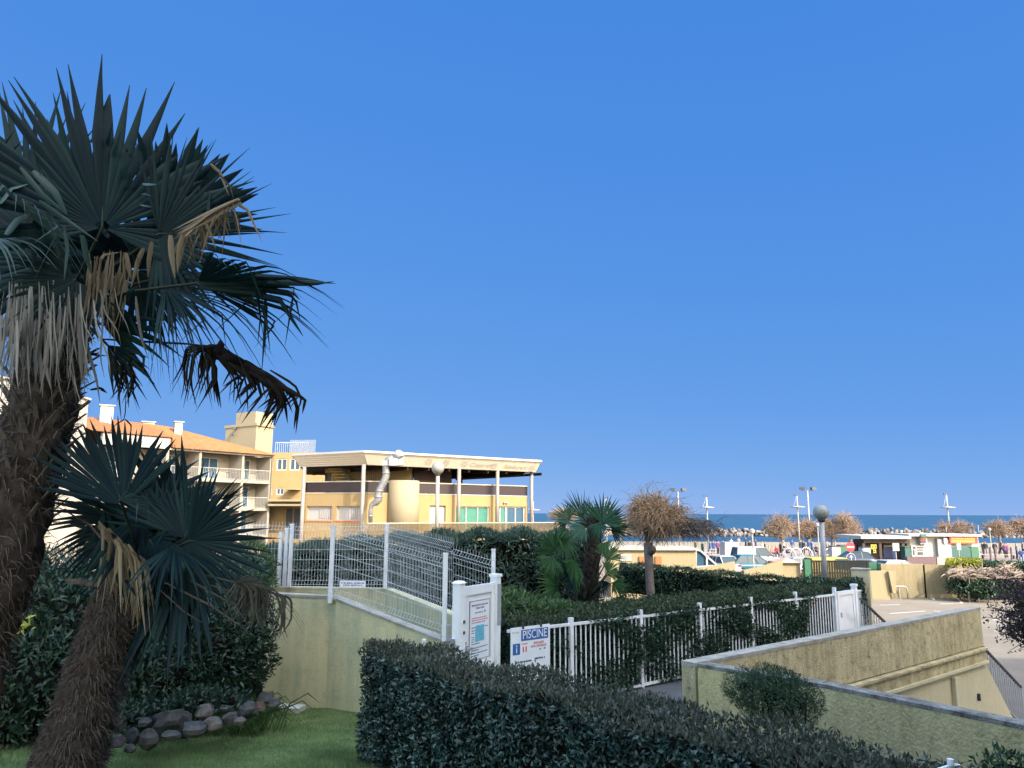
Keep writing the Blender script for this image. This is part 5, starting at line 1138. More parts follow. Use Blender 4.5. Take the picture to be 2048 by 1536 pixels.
def palmtrunk(parent, cl, Y, boots=60, hair=1500, bootlen=.13, hairlen=.12, v_boot=(0, 1), seed=1):
    """cl: list of (u, v, radius px); fibrous trunk with old leaf bases and hanging fibres"""
    g = random.Random(seed); K = 60; T = np.linspace(0, 1, len(cl)); tt = np.linspace(0, 1, K)
    u = np.interp(tt, T, [c[0] for c in cl]); v = np.interp(tt, T, [c[1] for c in cl]); r = np.interp(tt, T, [c[2] for c in cl])*Y/FPX
    C = [P(float(a), float(b_), Y) for a, b_ in zip(u, v)]; n = 28; V = []; ax = (C[0]-C[-1]).normalized(); e1 = ax.cross(Vector((0, 1, 0))).normalized(); e2 = ax.cross(e1)
    for i in range(K):
        for k in range(n):
            a = 2*math.pi*k/n; rr = r[i]*(1+.05*math.sin(a*3+i*.9)+.05*math.sin(a*5-i*1.7)+g.uniform(-.05, .05)); V.append(C[i]+(e1*math.cos(a)+e2*math.sin(a))*rr)
    F = [(i*n+k, i*n+(k+1) % n, (i+1)*n+(k+1) % n, (i+1)*n+k) for i in range(K-1) for k in range(n)]
    b = MB(); b.add(V, F); ga = 2.399
    for k in range(boots):
        t = v_boot[0]+(v_boot[1]-v_boot[0])*(k+.5)/boots; i = min(K-1, int(t*K)); a = k*ga; rad = (e1*math.cos(a)+e2*math.sin(a)); tg = ax.cross(rad)
        p0 = C[i]+rad*r[i]*.92; L = bootlen*g.uniform(.6, 1.3); d = (ax*.75+rad*g.uniform(.35, .9)+tg*g.uniform(-.2, .2)).normalized(); w = .034*g.uniform(.6, 1.3); th = .009
        p1 = p0+d*L; b.hexa([p0-tg*w-rad*th, p0+tg*w-rad*th, p0+tg*w+rad*th, p0-tg*w+rad*th, p1-tg*w*.45-rad*th, p1+tg*w*.45-rad*th, p1+tg*w*.4+rad*th, p1-tg*w*.4+rad*th], 1)
    tr = b.build('trunk', [M['ptrunk'], M['boot']], parent)
    st = Strips()
    for k in range(hair):
        i = g.randrange(K); a = g.uniform(0, 6.283); rad = np.array(e1*math.cos(a)+e2*math.sin(a)); p0 = np.array(C[i])+rad*r[i]*.97; L = hairlen*g.uniform(.4, 1.5)
        d = rad*g.uniform(.1, .8)+np.array([g.gauss(0, .45), g.gauss(0, .45), g.uniform(-1.2, .35)]); d /= np.linalg.norm(d); p = np.stack([p0, p0+d*L*.5, p0+d*L+np.array([0, 0, -L*.35])]); st.add(p, np.array([.009, .006, .0015]), rad+1e-3, .2)
    if hair: Vv, Ff = st.mesh(); npmesh('fibre_coat', Vv, Ff, M['fibre'], tr)
    return tr
# --- tall palm at the left edge
Y1 = 7.0
p1b = P(-75, 1520, Y1); PA = thing('fan_palm', 'tall fan palm with ragged crown of dark and dry fronds at the left edge', 'palm tree', (p1b.x, p1b.y, 2.2))
palmtrunk(PA, [(118, 600, 42), (110, 690, 50), (97, 760, 58), (75, 850, 64), (48, 950, 64), (24, 1050, 62), (6, 1150, 57), (-20, 1240, 50), (-50, 1330, 48), (-90, 1560, 55)], Y1, boots=190, hair=3600, bootlen=.17, v_boot=(.06, .55), seed=3)
B1 = (130, 610, Y1)
f = lambda *a_, **k: frond(PA, *a_, mat=k.pop('mat', M['fan']), base=k.pop('base', B1), **k)
f((205, 455, 6.7), (200, 122, 6.75), roll=12, span=235, nseg=34, fused=.52, droop=.02, shrink=.42, kink=.12, bow=.0)
f((318, 468, 6.95), (560, 462, 7.05), roll=-14, span=205, nseg=36, fused=.42, droop=.03, shrink=.1, kink=.06)
f((330, 450, 7.25), (430, 300, 7.3), roll=8, span=120, nseg=18, fused=.78, droop=0, shrink=.1, kink=0)
f((55, 430, 7.3), (38, 185, 7.3), roll=-20, span=190, nseg=28, fused=.5, droop=.02, shrink=.3)
f((-60, 400, 7.1), (0, 240, 7.0), roll=30, span=150, nseg=22, fused=.5, droop=.03, shrink=.3)
f((120, 520, 7.2), (75, 300, 7.4), roll=10, span=320, nseg=44, fused=.6, droop=.05, shrink=.2)
f((270, 540, 7.3), (390, 420, 7.4), roll=5, span=300, nseg=40, fused=.62, droop=.06, shrink=.2)
f((150, 560, 6.6), (40, 640, 6.5), roll=15, span=220, nseg=32, fused=.6, droop=.1, shrink=.2)
f((395, 566, 6.75), (672, 566, 6.7), roll=60, span=120, nseg=30, fused=.5, droop=.03, tipdrop=.34, shrink=.2, kink=.14)
ribbons(PA, 'frond', M['fan'], [([(395, 562), (500, 552), (600, 558), (650, 564)], 6.7, 13), ([(395, 566), (520, 558), (630, 564), (672, 567)], 6.7, 11), ([(395, 570), (520, 566), (625, 569), (668, 563)], 6.7, 9), ([(400, 572), (510, 575), (585, 584), (600, 600)], 6.7, 12), ([(400, 575), (500, 585), (560, 600), (585, 640), (606, 672)], 6.7, 11), ([(400, 575), (490, 590), (530, 620), (540, 700)], 6.75, 9), ([(400, 570), (520, 580), (590, 592), (600, 640)], 6.72, 8)])
f((330, 575, 7.0), (560, 640, 6.9), roll=-50, span=130, nseg=34, fused=.42, droop=.16, tipdrop=.35, shrink=.2, kink=.15, wf=.7)
f((300, 560, 7.2), (440, 690, 7.1), roll=35, span=120, nseg=30, fused=.40, droop=.1, tipdrop=.15, wf=.6, shrink=.15, kink=.1)
f((205, 650, 6.9), (350, 650, 6.8), roll=20, span=110, nseg=9, fused=.45, droop=.14, tipdrop=.1, shrink=.1, wf=1.1)
f((215, 690, 7.0), (290, 775, 7.0), roll=25, span=80, nseg=8, fused=.5, droop=.1, shrink=.1)
for k in range(6): f((110+random.uniform(-60, 130), 470+random.uniform(-50, 90), 7.5), (110+random.uniform(-230, 230), 480+random.uniform(-190, 120), 7.9), roll=random.uniform(-40, 40), span=240, nseg=30, fused=.6, droop=.1)
# front blades with a bluish sky sheen put into their colour
f((25, 400, 6.2), (185, 480, 6.05), roll=70, span=130, nseg=16, fused=.35, droop=.12, tipdrop=.35, mat=M['fan_blue'], kink=.2, base=None)
f((-30, 470, 6.2), (80, 500, 6.1), roll=-60, span=150, nseg=18, fused=.4, droop=.2, tipdrop=.3, mat=M['fan_blue'], base=None)
ribbons(PA, 'frond', M['fan_blue'], [([(40, 335), (85, 390), (135, 430)], 6.1, 13), ([(66, 342), (110, 385), (135, 430)], 6.1, 16), ([(0, 408), (22, 378), (56, 368)], 6.1, 13), ([(12, 470), (35, 440), (78, 418)], 6.1, 14), ([(78, 402), (120, 432), (195, 482)], 6.05, 11), ([(80, 345), (92, 380)], 6.1, 11), ([(128, 450), (135, 500), (128, 560)], 6.15, 14), ([(165, 470), (172, 510), (182, 548)], 6.15, 12), ([(285, 369), (313, 369)], 6.5, 8), ([(283, 388), (304, 392)], 6.5, 8), ([(280, 410), (303, 414)], 6.5, 7)], 'bent blades coloured with a bluish sky sheen in the heart of the crown')
# grey strands hanging round the trunk
g = random.Random(5); L_ = []
for k in range(150):
    x = g.gauss(75, 62); y = g.uniform(560, 650); l = g.uniform(90, 190); dx = (x-110)*.16+g.uniform(-28, 28); L_.append(([(x, y), (x+dx*.2, y+l*.4), (x+dx*.7+g.uniform(-8, 8), y+l*.75), (x+dx, y+l)], 6.45+g.uniform(-.12, .3), g.choice([2, 3, 3, 4, 5, 6, 10])))
ribbons(PA, 'dead_frond', M['fan_grey'], L_, 'grey dry strands hanging down over the trunk')
L_ = []
for k in range(46):
    x = g.uniform(175, 260); y = g.uniform(500, 570); l = g.uniform(70, 150); dx = g.uniform(-50, 15); L_.append(([(x, y), (x+dx*.3, y+l*.5), (x+dx, y+l)], 6.5+g.uniform(-.1, .3), g.uniform(3, 7)))
L_ += [([(200, 520), (208, 510), (240, 504)], 6.4, 6), ([(202, 515), (199, 540), (197, 558)], 6.4, 7), ([(252, 505), (256, 530), (262, 558)], 6.4, 12), ([(287, 496), (275, 525), (262, 575)], 6.4, 10), ([(247, 505), (247, 545), (237, 580)], 6.4, 6), ([(304, 483), (298, 520), (296, 555)], 6.35, 12), ([(341, 470), (343, 510), (350, 556)], 6.35, 12), ([(365, 470), (358, 505), (355, 545)], 6.35, 11), ([(275, 510), (275, 550), (281, 580)], 6.4, 6)]
for k in range(40):
    t = g.random(); x = 470-t*110; y = 405+t*72; l = g.uniform(25, 105)*(1 if g.random() < .5 else .6); dx = g.uniform(-45, 22); L_.append(([(x, y), (x+dx*.5, y+l*.4), (x+dx, y+l)], 6.5+g.uniform(-.1, .2), g.uniform(3, 8)))
for k in range(16): o_ = g.uniform(-10, 10); L_.append(([(472+g.uniform(-8, 12), 402+o_*.5), (430, 428+o_), (365+g.uniform(-20, 20), 470+o_)], 6.5+g.uniform(-.08, .08), g.uniform(4, 9)))
L_ += [([(420, 327), (440, 345), (458, 392)], 6.7, 7), ([(470, 405), (495, 420), (525, 485)], 6.6, 7), ([(440, 350), (462, 375), (468, 400)], 6.7, 9)]
ribbons(PA, 'dead_frond', M['fan_dead'], L_, 'broken tan frond with folded dangling blade ends')
# withered frond hanging free on a long stalk
L_ = []
for k in range(26):
    t = g.random(); x = 432+t*110; y = 702+t*55; L_.append(([(x-25, y-6+g.uniform(-10, 8)), (x, y), (x+38, y+20+g.uniform(-6, 8))], 6.9+g.uniform(-.1, .1), 30*(1-.45*t)))
for k in range(62):
    t = g.random()**.85; x = 420+t*165; y = 712+t*70; l = g.uniform(40, 120)*(1-.25*t); dx = g.uniform(-45, 16); kx = g.uniform(6, 30)*(t > .1)
    L_.append(([(x-12, y-8), (x+kx*.5, y+l*.2), (x+kx, y+l*.42), (x+kx+dx*.6, y+l*.75), (x+kx+dx, y+l)], 6.9+g.uniform(-.15, .15), g.uniform(3, 8)))
for k in range(26):
    x = g.uniform(362, 425); y = 688+g.uniform(0, 22); l = g.uniform(60, 115); dx = g.uniform(-26, 14); L_.append(([(425, 692), (x+8, y), (x, y+l*.5), (x+dx, y+l)], 6.9+g.uniform(-.12, .12), g.uniform(3, 6)))
L_ += [([(430, 705), (442, 690), (440, 680)], 6.85, 16), ([(540, 740), (590, 770), (604, 800), (590, 830)], 6.85, 6), ([(200, 678), (300, 684), (380, 688), (430, 694)], 6.95, 5)]
ribbons(PA, 'dead_frond', M['fan_black'], L_, 'black withered frond hanging from a long stalk before the sky')
L_ = []
for k in range(22):
    x = g.uniform(228, 268); y = g.uniform(700, 760); l = g.uniform(40, 95); L_.append(([(x, y), (x+g.uniform(-6, 10), y+l*.5), (x+g.uniform(-16, 18), y+l)], 6.95, g.uniform(3, 7)))
L_ += [([(252, 790), (250, 838), (230, 850), (200, 890)], 6.95, 4), ([(250, 838), (262, 850), (262, 872)], 6.95, 3), ([(180, 780), (200, 776), (214, 786)], 6.9, 8), ([(175, 710), (195, 708), (215, 712)], 6.9, 14)]
ribbons(PA, 'dead_frond', M['fan_black'], L_, 'small dark drooping leaf remains beside the trunk')
# --- smaller palm with the hairy trunk
Y2 = 7.45
p2b = P(150, 1540, Y2); PB = thing('fan_palm', 'smaller fan palm with thick hairy brown trunk beside the rock edging', 'palm tree', (p2b.x, p2b.y, 2.3))
palmtrunk(PB, [(280, 1120, 36), (258, 1170, 46), (235, 1220, 49), (212, 1290, 52), (190, 1350, 53), (170, 1420, 54), (148, 1490, 60), (130, 1545, 62), (120, 1600, 64)], Y2, boots=34, hair=9000, bootlen=.12, hairlen=.075, v_boot=(.0, .35), seed=8)
B2 = (285, 1130, Y2)
f = lambda *a_, **k: frond(PB, *a_, mat=k.pop('mat', M['fan']), base=k.pop('base', B2), **k)
f((245, 1010, 7.1), (182, 838, 7.2), roll=22, span=135, nseg=30, fused=.72, droop=.02, shrink=.25, kink=.02)
f((370, 1078, 7.2), (400, 940, 7.3), roll=-15, span=150, nseg=24, fused=.52, droop=.02, shrink=.1, kink=.05)
f((378, 1082, 7.15), (548, 1085, 7.1), roll=12, span=185, nseg=34, fused=.58, droop=.06, shrink=.08, kink=.03)
f((320, 1060, 7.3), (305, 945, 7.35), roll=10, span=150, nseg=24, fused=.6, droop=.02, shrink=.2)
f((350, 1090, 7.2), (490, 1165, 7.0), roll=-48, span=170, nseg=34, fused=.45, droop=.2, shrink=.1, kink=.25, tipdrop=.2)
f((300, 1080, 7.25), (365, 1185, 7.1), roll=45, span=150, nseg=34, fused=.4, droop=.2, shrink=.2, kink=.3)
f((330, 1100, 7.3), (470, 1200, 7.2), roll=-30, span=120, nseg=26, fused=.4, droop=.2, shrink=.2, kink=.3, wf=.7)
f((250, 1040, 7.6), (90, 1000, 7.7), roll=-20, span=120, nseg=24, fused=.55, droop=.1, shrink=.15)
f((340, 1085, 7.6), (430, 1010, 7.8), roll=0, span=260, nseg=36, fused=.6, droop=.1, shrink=.2)
f((240, 1000, 6.9), (335, 1005, 6.75), roll=55, span=90, nseg=12, fused=.3, droop=.08, tipdrop=.2, mat=M['fan_blue'], wf=.8)
f((440, 1000, 7.0), (510, 970, 6.95), roll=60, span=60, nseg=8, fused=.3, droop=-.2, shrink=.1, base=None)
f((470, 1165, 6.95), (600, 1195, 6.85), roll=58, span=100, nseg=24, fused=.55, droop=.14, tipdrop=.42, mat=M['fan_old'], name='dead_frond', kink=.2, wf=.7, label='half dry frond reaching over the garden wall')
L_ = []
for k in range(60):
    t = g.random(); x = 205+t*95; y = 1065+t*75+g.uniform(-12, 8); l = g.uniform(60, 150); dx = g.uniform(-22, 22); L_.append(([(x-10, y-14), (x, y), (x+dx*.4, y+l*.5), (x+dx, y+l)], 6.95+g.uniform(-.12, .2), g.uniform(4, 9)))
ribbons(PB, 'dead_frond', M['fan_dead'], L_, 'tan dry frond hanging in front of the smaller trunk')
L_ = []
for k in range(24):
    t = g.random(); x = 480+t*122; y = 1165+t*35; l = g.uniform(45, 90); L_.append(([(x-14, y-4), (x, y+6), (x+g.uniform(-14, 10), y+l*.6), (x+g.uniform(-26, 16), y+l)], 6.88+g.uniform(-.08, .08), g.uniform(3, 6)))
for k in range(30): x = g.uniform(470, 520); y = g.uniform(1150, 1185); L_.append(([(x, y), (x+g.uniform(-25, 12), y+30), (x+g.uniform(-35, 20), y+g.uniform(50, 90))], 6.9, 2.5))
ribbons(PB, 'dead_frond', M['fan_old'], L_, 'brown drooping blade ends hanging over the garden wall')
L_ = [([(330, 1165), (420, 1210), (500, 1265)], 7.0, 4), ([(380, 1160), (450, 1200), (520, 1225)], 7.0, 4), ([(320, 1180), (370, 1225), (430, 1260)], 7.0, 4), ([(420, 1170), (470, 1185), (520, 1180)], 7.0, 4), ([(230, 1110), (180, 1050), (110, 1010)], 7.3, 6), ([(130, 1160), (200, 1170), (240, 1195)], 7.2, 10)]
for q_ in L_: ribbons(PB, 'bare_stalk', M['boot'], [q_])
for k in range(7): f((300+random.uniform(-70, 90), 1060+random.uniform(-50, 60), 7.5), (300+random.choice([-1, 1])*random.uniform(60, 190), 1060+random.uniform(-80, 130), 7.8), roll=random.uniform(-45, 45), span=200, nseg=30, fused=.62, droop=.08, shrink=.12)
# --- palm in the pool garden, with pale young fans below
Y3 = 15.6
p3b = P(1182, 1215, Y3); PC = thing('fan_palm', 'middle sized dark green fan palm in the pool garden', 'palm tree', (p3b.x, p3b.y, 1.9))
palmtrunk(PC, [(1187, 1035, 12), (1189, 1080, 13), (1184, 1130, 14), (1180, 1180, 15), (1178, 1225, 19)], Y3, boots=40, hair=900, bootlen=.14, hairlen=.14, seed=11)
B3 = (1186, 1055, Y3)
f = lambda *a_, **k: frond(PC, *a_, mat=k.pop('mat', M['fan_mid']), base=k.pop('base', B3), nseg=k.pop('nseg', 26), **k)
f((1165, 1035, 15.5), (1146, 980, 15.5), roll=10, span=110, fused=.55, droop=0)
f((1140, 1040, 15.4), (1100, 1014, 15.4), roll=25, span=170, fused=.5, droop=.05)
f((1205, 1045, 15.3), (1230, 994, 15.3), roll=-10, span=180, fused=.6, droop=0, shrink=.1)
f((1215, 1045, 15.4), (1256, 1030, 15.4), roll=20, span=150, fused=.55, droop=.05)
f((1215, 1055, 15.4), (1282, 1050, 15.3), roll=72, span=70, fused=.5, droop=.04, nseg=14)
f((1222, 1060, 15.3), (1272, 1080, 15.2), roll=45, span=120, fused=.45, droop=.15)
f((1150, 1050, 15.4), (1093, 1032, 15.3), roll=70, span=60, fused=.5, droop=0, nseg=14)
f((1170, 1055, 15.0), (1128, 1078, 14.9), roll=40, span=150, fused=.5, droop=.1)
f((1185, 1040, 15.9), (1180, 1000, 16.1), roll=0, span=260, fused=.55, droop=.05)
f((1200, 1045, 15.1), (1190, 1085, 15.0), roll=30, span=140, fused=.5, droop=.1)
pc = P(1165, 1215, 15.2); PD = thing('fan_palm_clump', 'clump of pale green young palm fans around the dark palm trunk', 'palm', (pc.x, pc.y, 1.9)); B4 = (1168, 1210, 15.3)
for (hu, hv, tu, tv, ro, sp_, mm) in ((1110, 1100, 1092, 1050, 10, 170, 'fan_pale'), (1105, 1115, 1090, 1155, 20, 160, 'fan_pale'), (1130, 1080, 1140, 1130, 30, 150, 'fan_pale'), (1118, 1175, 1072, 1150, 25, 150, 'fan_pale'), (1115, 1180, 1090, 1200, 40, 120, 'fan_pale'), (1150, 1120, 1140, 1175, 40, 130, 'fan_pale'), (1215, 1120, 1225, 1072, 15, 150, 'fan_pale'), (1215, 1145, 1240, 1120, 20, 170, 'fan_pale'), (1215, 1150, 1258, 1140, 60, 110, 'fan'), (1225, 1165, 1262, 1185, 35, 140, 'fan_pale'), (1205, 1160, 1200, 1200, 30, 140, 'fan'), (1135, 1060, 1110, 1070, 30, 150, 'fan_pale'), (1210, 1085, 1215, 1110, 20, 200, 'fan_pale'), (1150, 1150, 1110, 1130, 35, 170, 'fan')):
    frond(PD, (hu, hv, 15.2+random.uniform(-.3, .3)), (tu, tv, 15.1+random.uniform(-.3, .3)), roll=ro, span=sp_, nseg=22, fused=.5, droop=.15, mat=M[mm], base=B4)
# ------------------------------------------------------------------ middle distance: walls, car park edge
def ztop(v, Y, u=1700): return P(u, v, Y).z
def boxpx(mb, u0, u1, v0, v1, Y, dep, m=0, zb=None):
    """box whose front face fills a photo rectangle at distance Y"""
    a = P(u0, v1, Y); c = P(u1, v0, Y); z0_ = a.z if zb is None else zb
    mb.hexa([(a.x, Y, z0_), (c.x, Y, z0_), (c.x, Y+dep, z0_), (a.x, Y+dep, z0_), (a.x, Y, c.z), (c.x, Y, c.z), (c.x, Y+dep, c.z), (a.x, Y+dep, c.z)], m)
M['wall_sun'] = stucco('sunlit_cream_wall', (.27, .22, .13), (.22, .175, .10), .6, bump=.3)
M['wall_car'] = stucco('weathered_panel_wall', (.25, .205, .12), (.17, .14, .08), .9, bump=.3, dark=(.13, .11, .07), damt=.3)
M['orange'] = plain('orange_panel', (.27, .095, .03), .7, var=.25, scale=3)
M['blue_paint'] = plain('blue_paint', (.012, .03, .10), .5); M['red_paint'] = plain('red_paint', (.30, .02, .03), .5); M['green_paint'] = plain('green_paint', (.012, .085, .045), .55); M['teal'] = plain('teal_shutter', (.008, .06, .055), .5)
M['yellow_sign'] = plain('yellow_sign', (.36, .28, .02), .5); M['whitewash'] = plain('white_panel', (.28, .275, .265), .6, var=.08); M['greypanel'] = plain('grey_panel', (.24, .235, .22), .6, var=.1); M['brownwood'] = plain('dark_brown_wood', (.035, .022, .016), .75, var=.3, scale=9); M['plank'] = plain('purple_brown_planks', (.085, .05, .055), .7, var=.3, scale=9); M['pinkwood'] = plain('pinkish_planks', (.33, .22, .18), .7, var=.15)
RW = thing('ramp_building', 'long cream wall with two orange panels of an underground car park ramp', 'building', tuple(P(1310, 1155, 46).to_2d())+(0,))
b = MB(); boxpx(b, 1222, 1392, 1100, 1160, 46, 3, zb=.004); b.build('wall', M['wall_sun'], RW)
b = MB(); boxpx(b, 1218, 1395, 1096.5, 1100, 45.8, 3.4); b.build('coping', M['coping'], RW)
for u0, u1 in ((1279, 1294), (1311, 1323)):
    b = MB(); boxpx(b, u0, u1, 1113, 1129, 45.9, .098); b.build('orange_panel', M['orange'], RW)
b = MB(); boxpx(b, 1240, 1263, 1108, 1122, 45.95, .048); b.build('grey_panel', M['greypanel'], RW)
SG2 = thing('ramp_glazing', 'white framed triangular glazed screen beside the cream ramp wall', 'screen', tuple(P(1412, 1135, 46.3).to_2d())+(0,))
b = MB(); tri = [P(1391, 1134, 46.3), P(1434, 1131, 46.3), P(1400, 1101, 46.3), P(1391, 1099, 46.3)]
b.prism(tri, (0, .06, 0)); b.build('glass_panel', M['pane_blue'], SG2); b = MB()
for p_, q_ in ((tri[0], tri[1]), (tri[1], tri[2]), (tri[2], tri[3]), (tri[3], tri[0]), (P(1413, 1133, 46.3), P(1413, 1112, 46.3))): b.bar(p_+Vector((0, -.06, 0)), q_+Vector((0, -.06, 0)), .12, .1)
b.build('frame', M['white_sun'], SG2)
def slopewall(label, uv, Y, dep=.3):
    o = thing('low_wall', label, 'wall', tuple(P(uv[0][0], uv[0][1], Y).to_2d())+(0,)); b = MB()
    pts = [P(u_, v_, Y) for u_, v_ in uv]; b.prism([(pts[0].x, Y, .004), (pts[-1].x, Y, .004)]+[tuple(p_) for p_ in pts[::-1]], (0, dep, 0)); b.build('wall', M['wall_sun'], o)
slopewall('low cream wall sloping up behind the glazed ramp screen', [(1392, 1136), (1425, 1132), (1470, 1123)], 44.5)
slopewall('low cream wall sloping up in front of the blue car', [(1488, 1141), (1530, 1131), (1565, 1120)], 45.5)
BX = thing('block_house', 'small cream block with pinkish pyramid roof behind the dark boundary hedge', 'hut', tuple(P(1580, 1150, 46).to_2d())+(0,))
b = MB(); boxpx(b, 1562, 1600, 1126, 1150, 46, 2.2, zb=.004); b.build('wall', M['wall_sun'], BX)
b = MB(); a_ = P(1540, 1122, 45.8); c_ = P(1602, 1126, 45.8); b.add([(P(1560, 1127, 45.8).x, 45.8, c_.z), (c_.x, 45.8, c_.z), (c_.x, 48.4, c_.z), (P(1560, 1127, 45.8).x, 48.4, c_.z), (P(1575, 1115, 47).x, 47.1, ztop(1115, 47))], [(0, 1, 4), (1, 2, 4), (2, 3, 4), (3, 0, 4), (3, 2, 1, 0)]); b.build('roof', M['pinkwood'], BX)
# car park walls
CW = thing('car_park_wall', 'weathered yellowish panel wall with dark joints along the far side of the car park', 'wall', tuple(P(1850, 1190, 46.5).to_2d())+(0,))
b = MB(); boxpx(b, 1766, 1848.6, 1128.5, 1190, 46.5, .3, zb=.004); boxpx(b, 1850.4, 1913, 1130, 1190, 46.5, .3, zb=.004); boxpx(b, 1915, 1975, 1131, 1190, 46.5, .3, zb=.004); b.build('wall', M['wall_car'], CW)
b = MB(); boxpx(b, 1848.6, 1850.4, 1129, 1190, 46.6, .15, zb=.004); boxpx(b, 1913, 1915, 1131, 1190, 46.6, .15, zb=.004); b.build('joint', M['dark'], CW)
LW = thing('low_wall', 'bright cream low wall with slanted end left of the weathered car park wall', 'wall', tuple(P(1770, 1185, 45.5).to_2d())+(0,))
b = MB(); boxpx(b, 1742, 1776, 1142, 1185, 45.5, .35, zb=.004); q = [P(1777, 1143, 45.3), P(1792, 1143, 45.3), P(1792, 1188, 45.3), P(1786, 1186, 45.3)]; b.prism(q, (0, .4, 0)); b.build('wall', M['wall_sun'], LW)
def hoop(u0, u1, v0, v1, lab):
    Y = 4.8*FPX/(v1-1031); a = P(u0, v1, Y); c = P(u1, v0, Y); o = thing('barrier_hoop', lab, 'barrier', ((a.x+c.x)/2, Y, 0), group='parking hoops'); b = MB(); h = c.z; w_ = c.x-a.x
    pts = [(a.x, Y, 0)]+[(a.x+.22*(1-math.cos(t)), Y, h-.22+.22*math.sin(t)) for t in np.linspace(0, math.pi/2, 6)]+[(c.x-.22+.22*math.sin(t), Y, h-.22+.22*math.cos(t)) for t in np.linspace(0, math.pi/2, 6)]+[(c.x, Y, 0)]
    b.tube(pts, .045, 8); b.build('hoop', M['whitewash'], o, True); b = MB(); b.tube([((a.x+c.x)/2, Y, 0), ((a.x+c.x)/2, Y, h)], .04, 8); b.build('centre_post', M['whitewash'], o)
hoop(1783, 1814, 1173, 1191, 'pale parking hoop before the bright slanted wall end'); hoop(1938, 1975, 1178, 1197, 'white parking hoop next to the purple leaved tree')
# hedge, ivy and pale climber on the wall at the right
fr_ = [tuple(P(u_, 1130, 45.2)[:2]) for u_ in (1896, 1962)]; bk_ = [tuple(P(u_, 1130, 47.6)[:2]) for u_ in (1896, 1962)]
hedge('yellow_hedge', 'bright yellow green hedge top above the car park wall', bk_, fr_, [1.3, 1.3], [2.12, 2.12], 160, .16, .09, M['lf_yellow'], M['lf_yellow'], rough=.08)
fr_ = [tuple(P(u_, 1130, 45.6)[:2]) for u_ in (1962, 2130)]; bk_ = [tuple(P(u_, 1130, 48)[:2]) for u_ in (1962, 2130)]
hedge('green_hedge', 'dark clipped hedge running right from the yellow hedge top', bk_, fr_, [.0, .0], [2.0, 1.9], 130, .16, .08, M['lf_ivy'], M['lf_ivy'], rough=.06)
shrub('ivy_bush', 'dark green ivy bush hanging over the car park wall', [pb(1930, 1172, 44.8, 34, 18), pb(1965, 1178, 44.5, 34, 16)], 60, .2, .1, M['lf_ivy'], stems=4, base=(P(1945, 1190, 44.6).x, 44.6, 0))
st = Strips(); 
for k in range(340):
    t = random.random(); p = P(1893+t*150+random.gauss(0, 4), 1146+t*4+random.gauss(0, 6)-(10 if 1990 < 1893+t*150 < 2030 else 0)*random.random(), 44.2+random.gauss(0, .25)); d = np.array([random.gauss(.6, .6), random.gauss(0, .4), random.gauss(0, .35)]); d /= np.linalg.norm(d); l = random.uniform(.25, .7); p = np.array(p); st.add(np.stack([p, p+d*l*.5+[0, 0, .05], p+d*l]), np.array([.07, .06, .015]), np.array([random.gauss(0, .5), -1, .3]), .3)
V, F = st.mesh(); M['dry_vine'] = leafmat('dry_pale_vine', [(.11, .08, .062), (.17, .13, .10), (.23, .18, .145)], .9, 0)
DV = thing('dry_climber', 'pale dry climbing plant spread along the top of the car park wall', 'plant', tuple(P(1960, 1150, 44.2))); npmesh('stems', V, F, M['dry_vine'], DV)
# painted picket fence, green boxes
PK = thing('picket_fence', 'dark picket fence with green end post in front of the yellow van', 'fence', tuple(P(1680, 1155, 46).to_2d())+(0,))
b = MB()
for i in range(23): u_ = 1623+i*5.1; boxpx(b, u_, u_+1.9, 1122, 1156, 45.6, .05, zb=.004)
M['picket'] = plain('black_green_picket_paint', (.008, .011, .010), .6, spec=.2); b.build('picket_panel', M['picket'], PK); b = MB(); boxpx(b, 1618, 1740, 1121, 1124, 45.68, .06); boxpx(b, 1618, 1740, 1145, 1147, 45.68, .06); b.build('rail', M['picket'], PK)
b = MB(); boxpx(b, 1611, 1621, 1119, 1156, 45.6, .3, zb=.004); b.build('post', M['green_paint'], PK)
GB = thing('utility_box', 'dark green utility cabinet at the end of the picket fence', 'cabinet', tuple(P(1752, 1142, 47).to_2d())+(0,)); b = MB(); boxpx(b, 1739, 1765, 1126, 1145, 47.2, .6, zb=.004); b.build('cabinet', M['green_paint'], GB); b = MB(); boxpx(b, 1757, 1759, 1124, 1142, 47.15, .04); b.build('door_seam', M['teal'], GB)
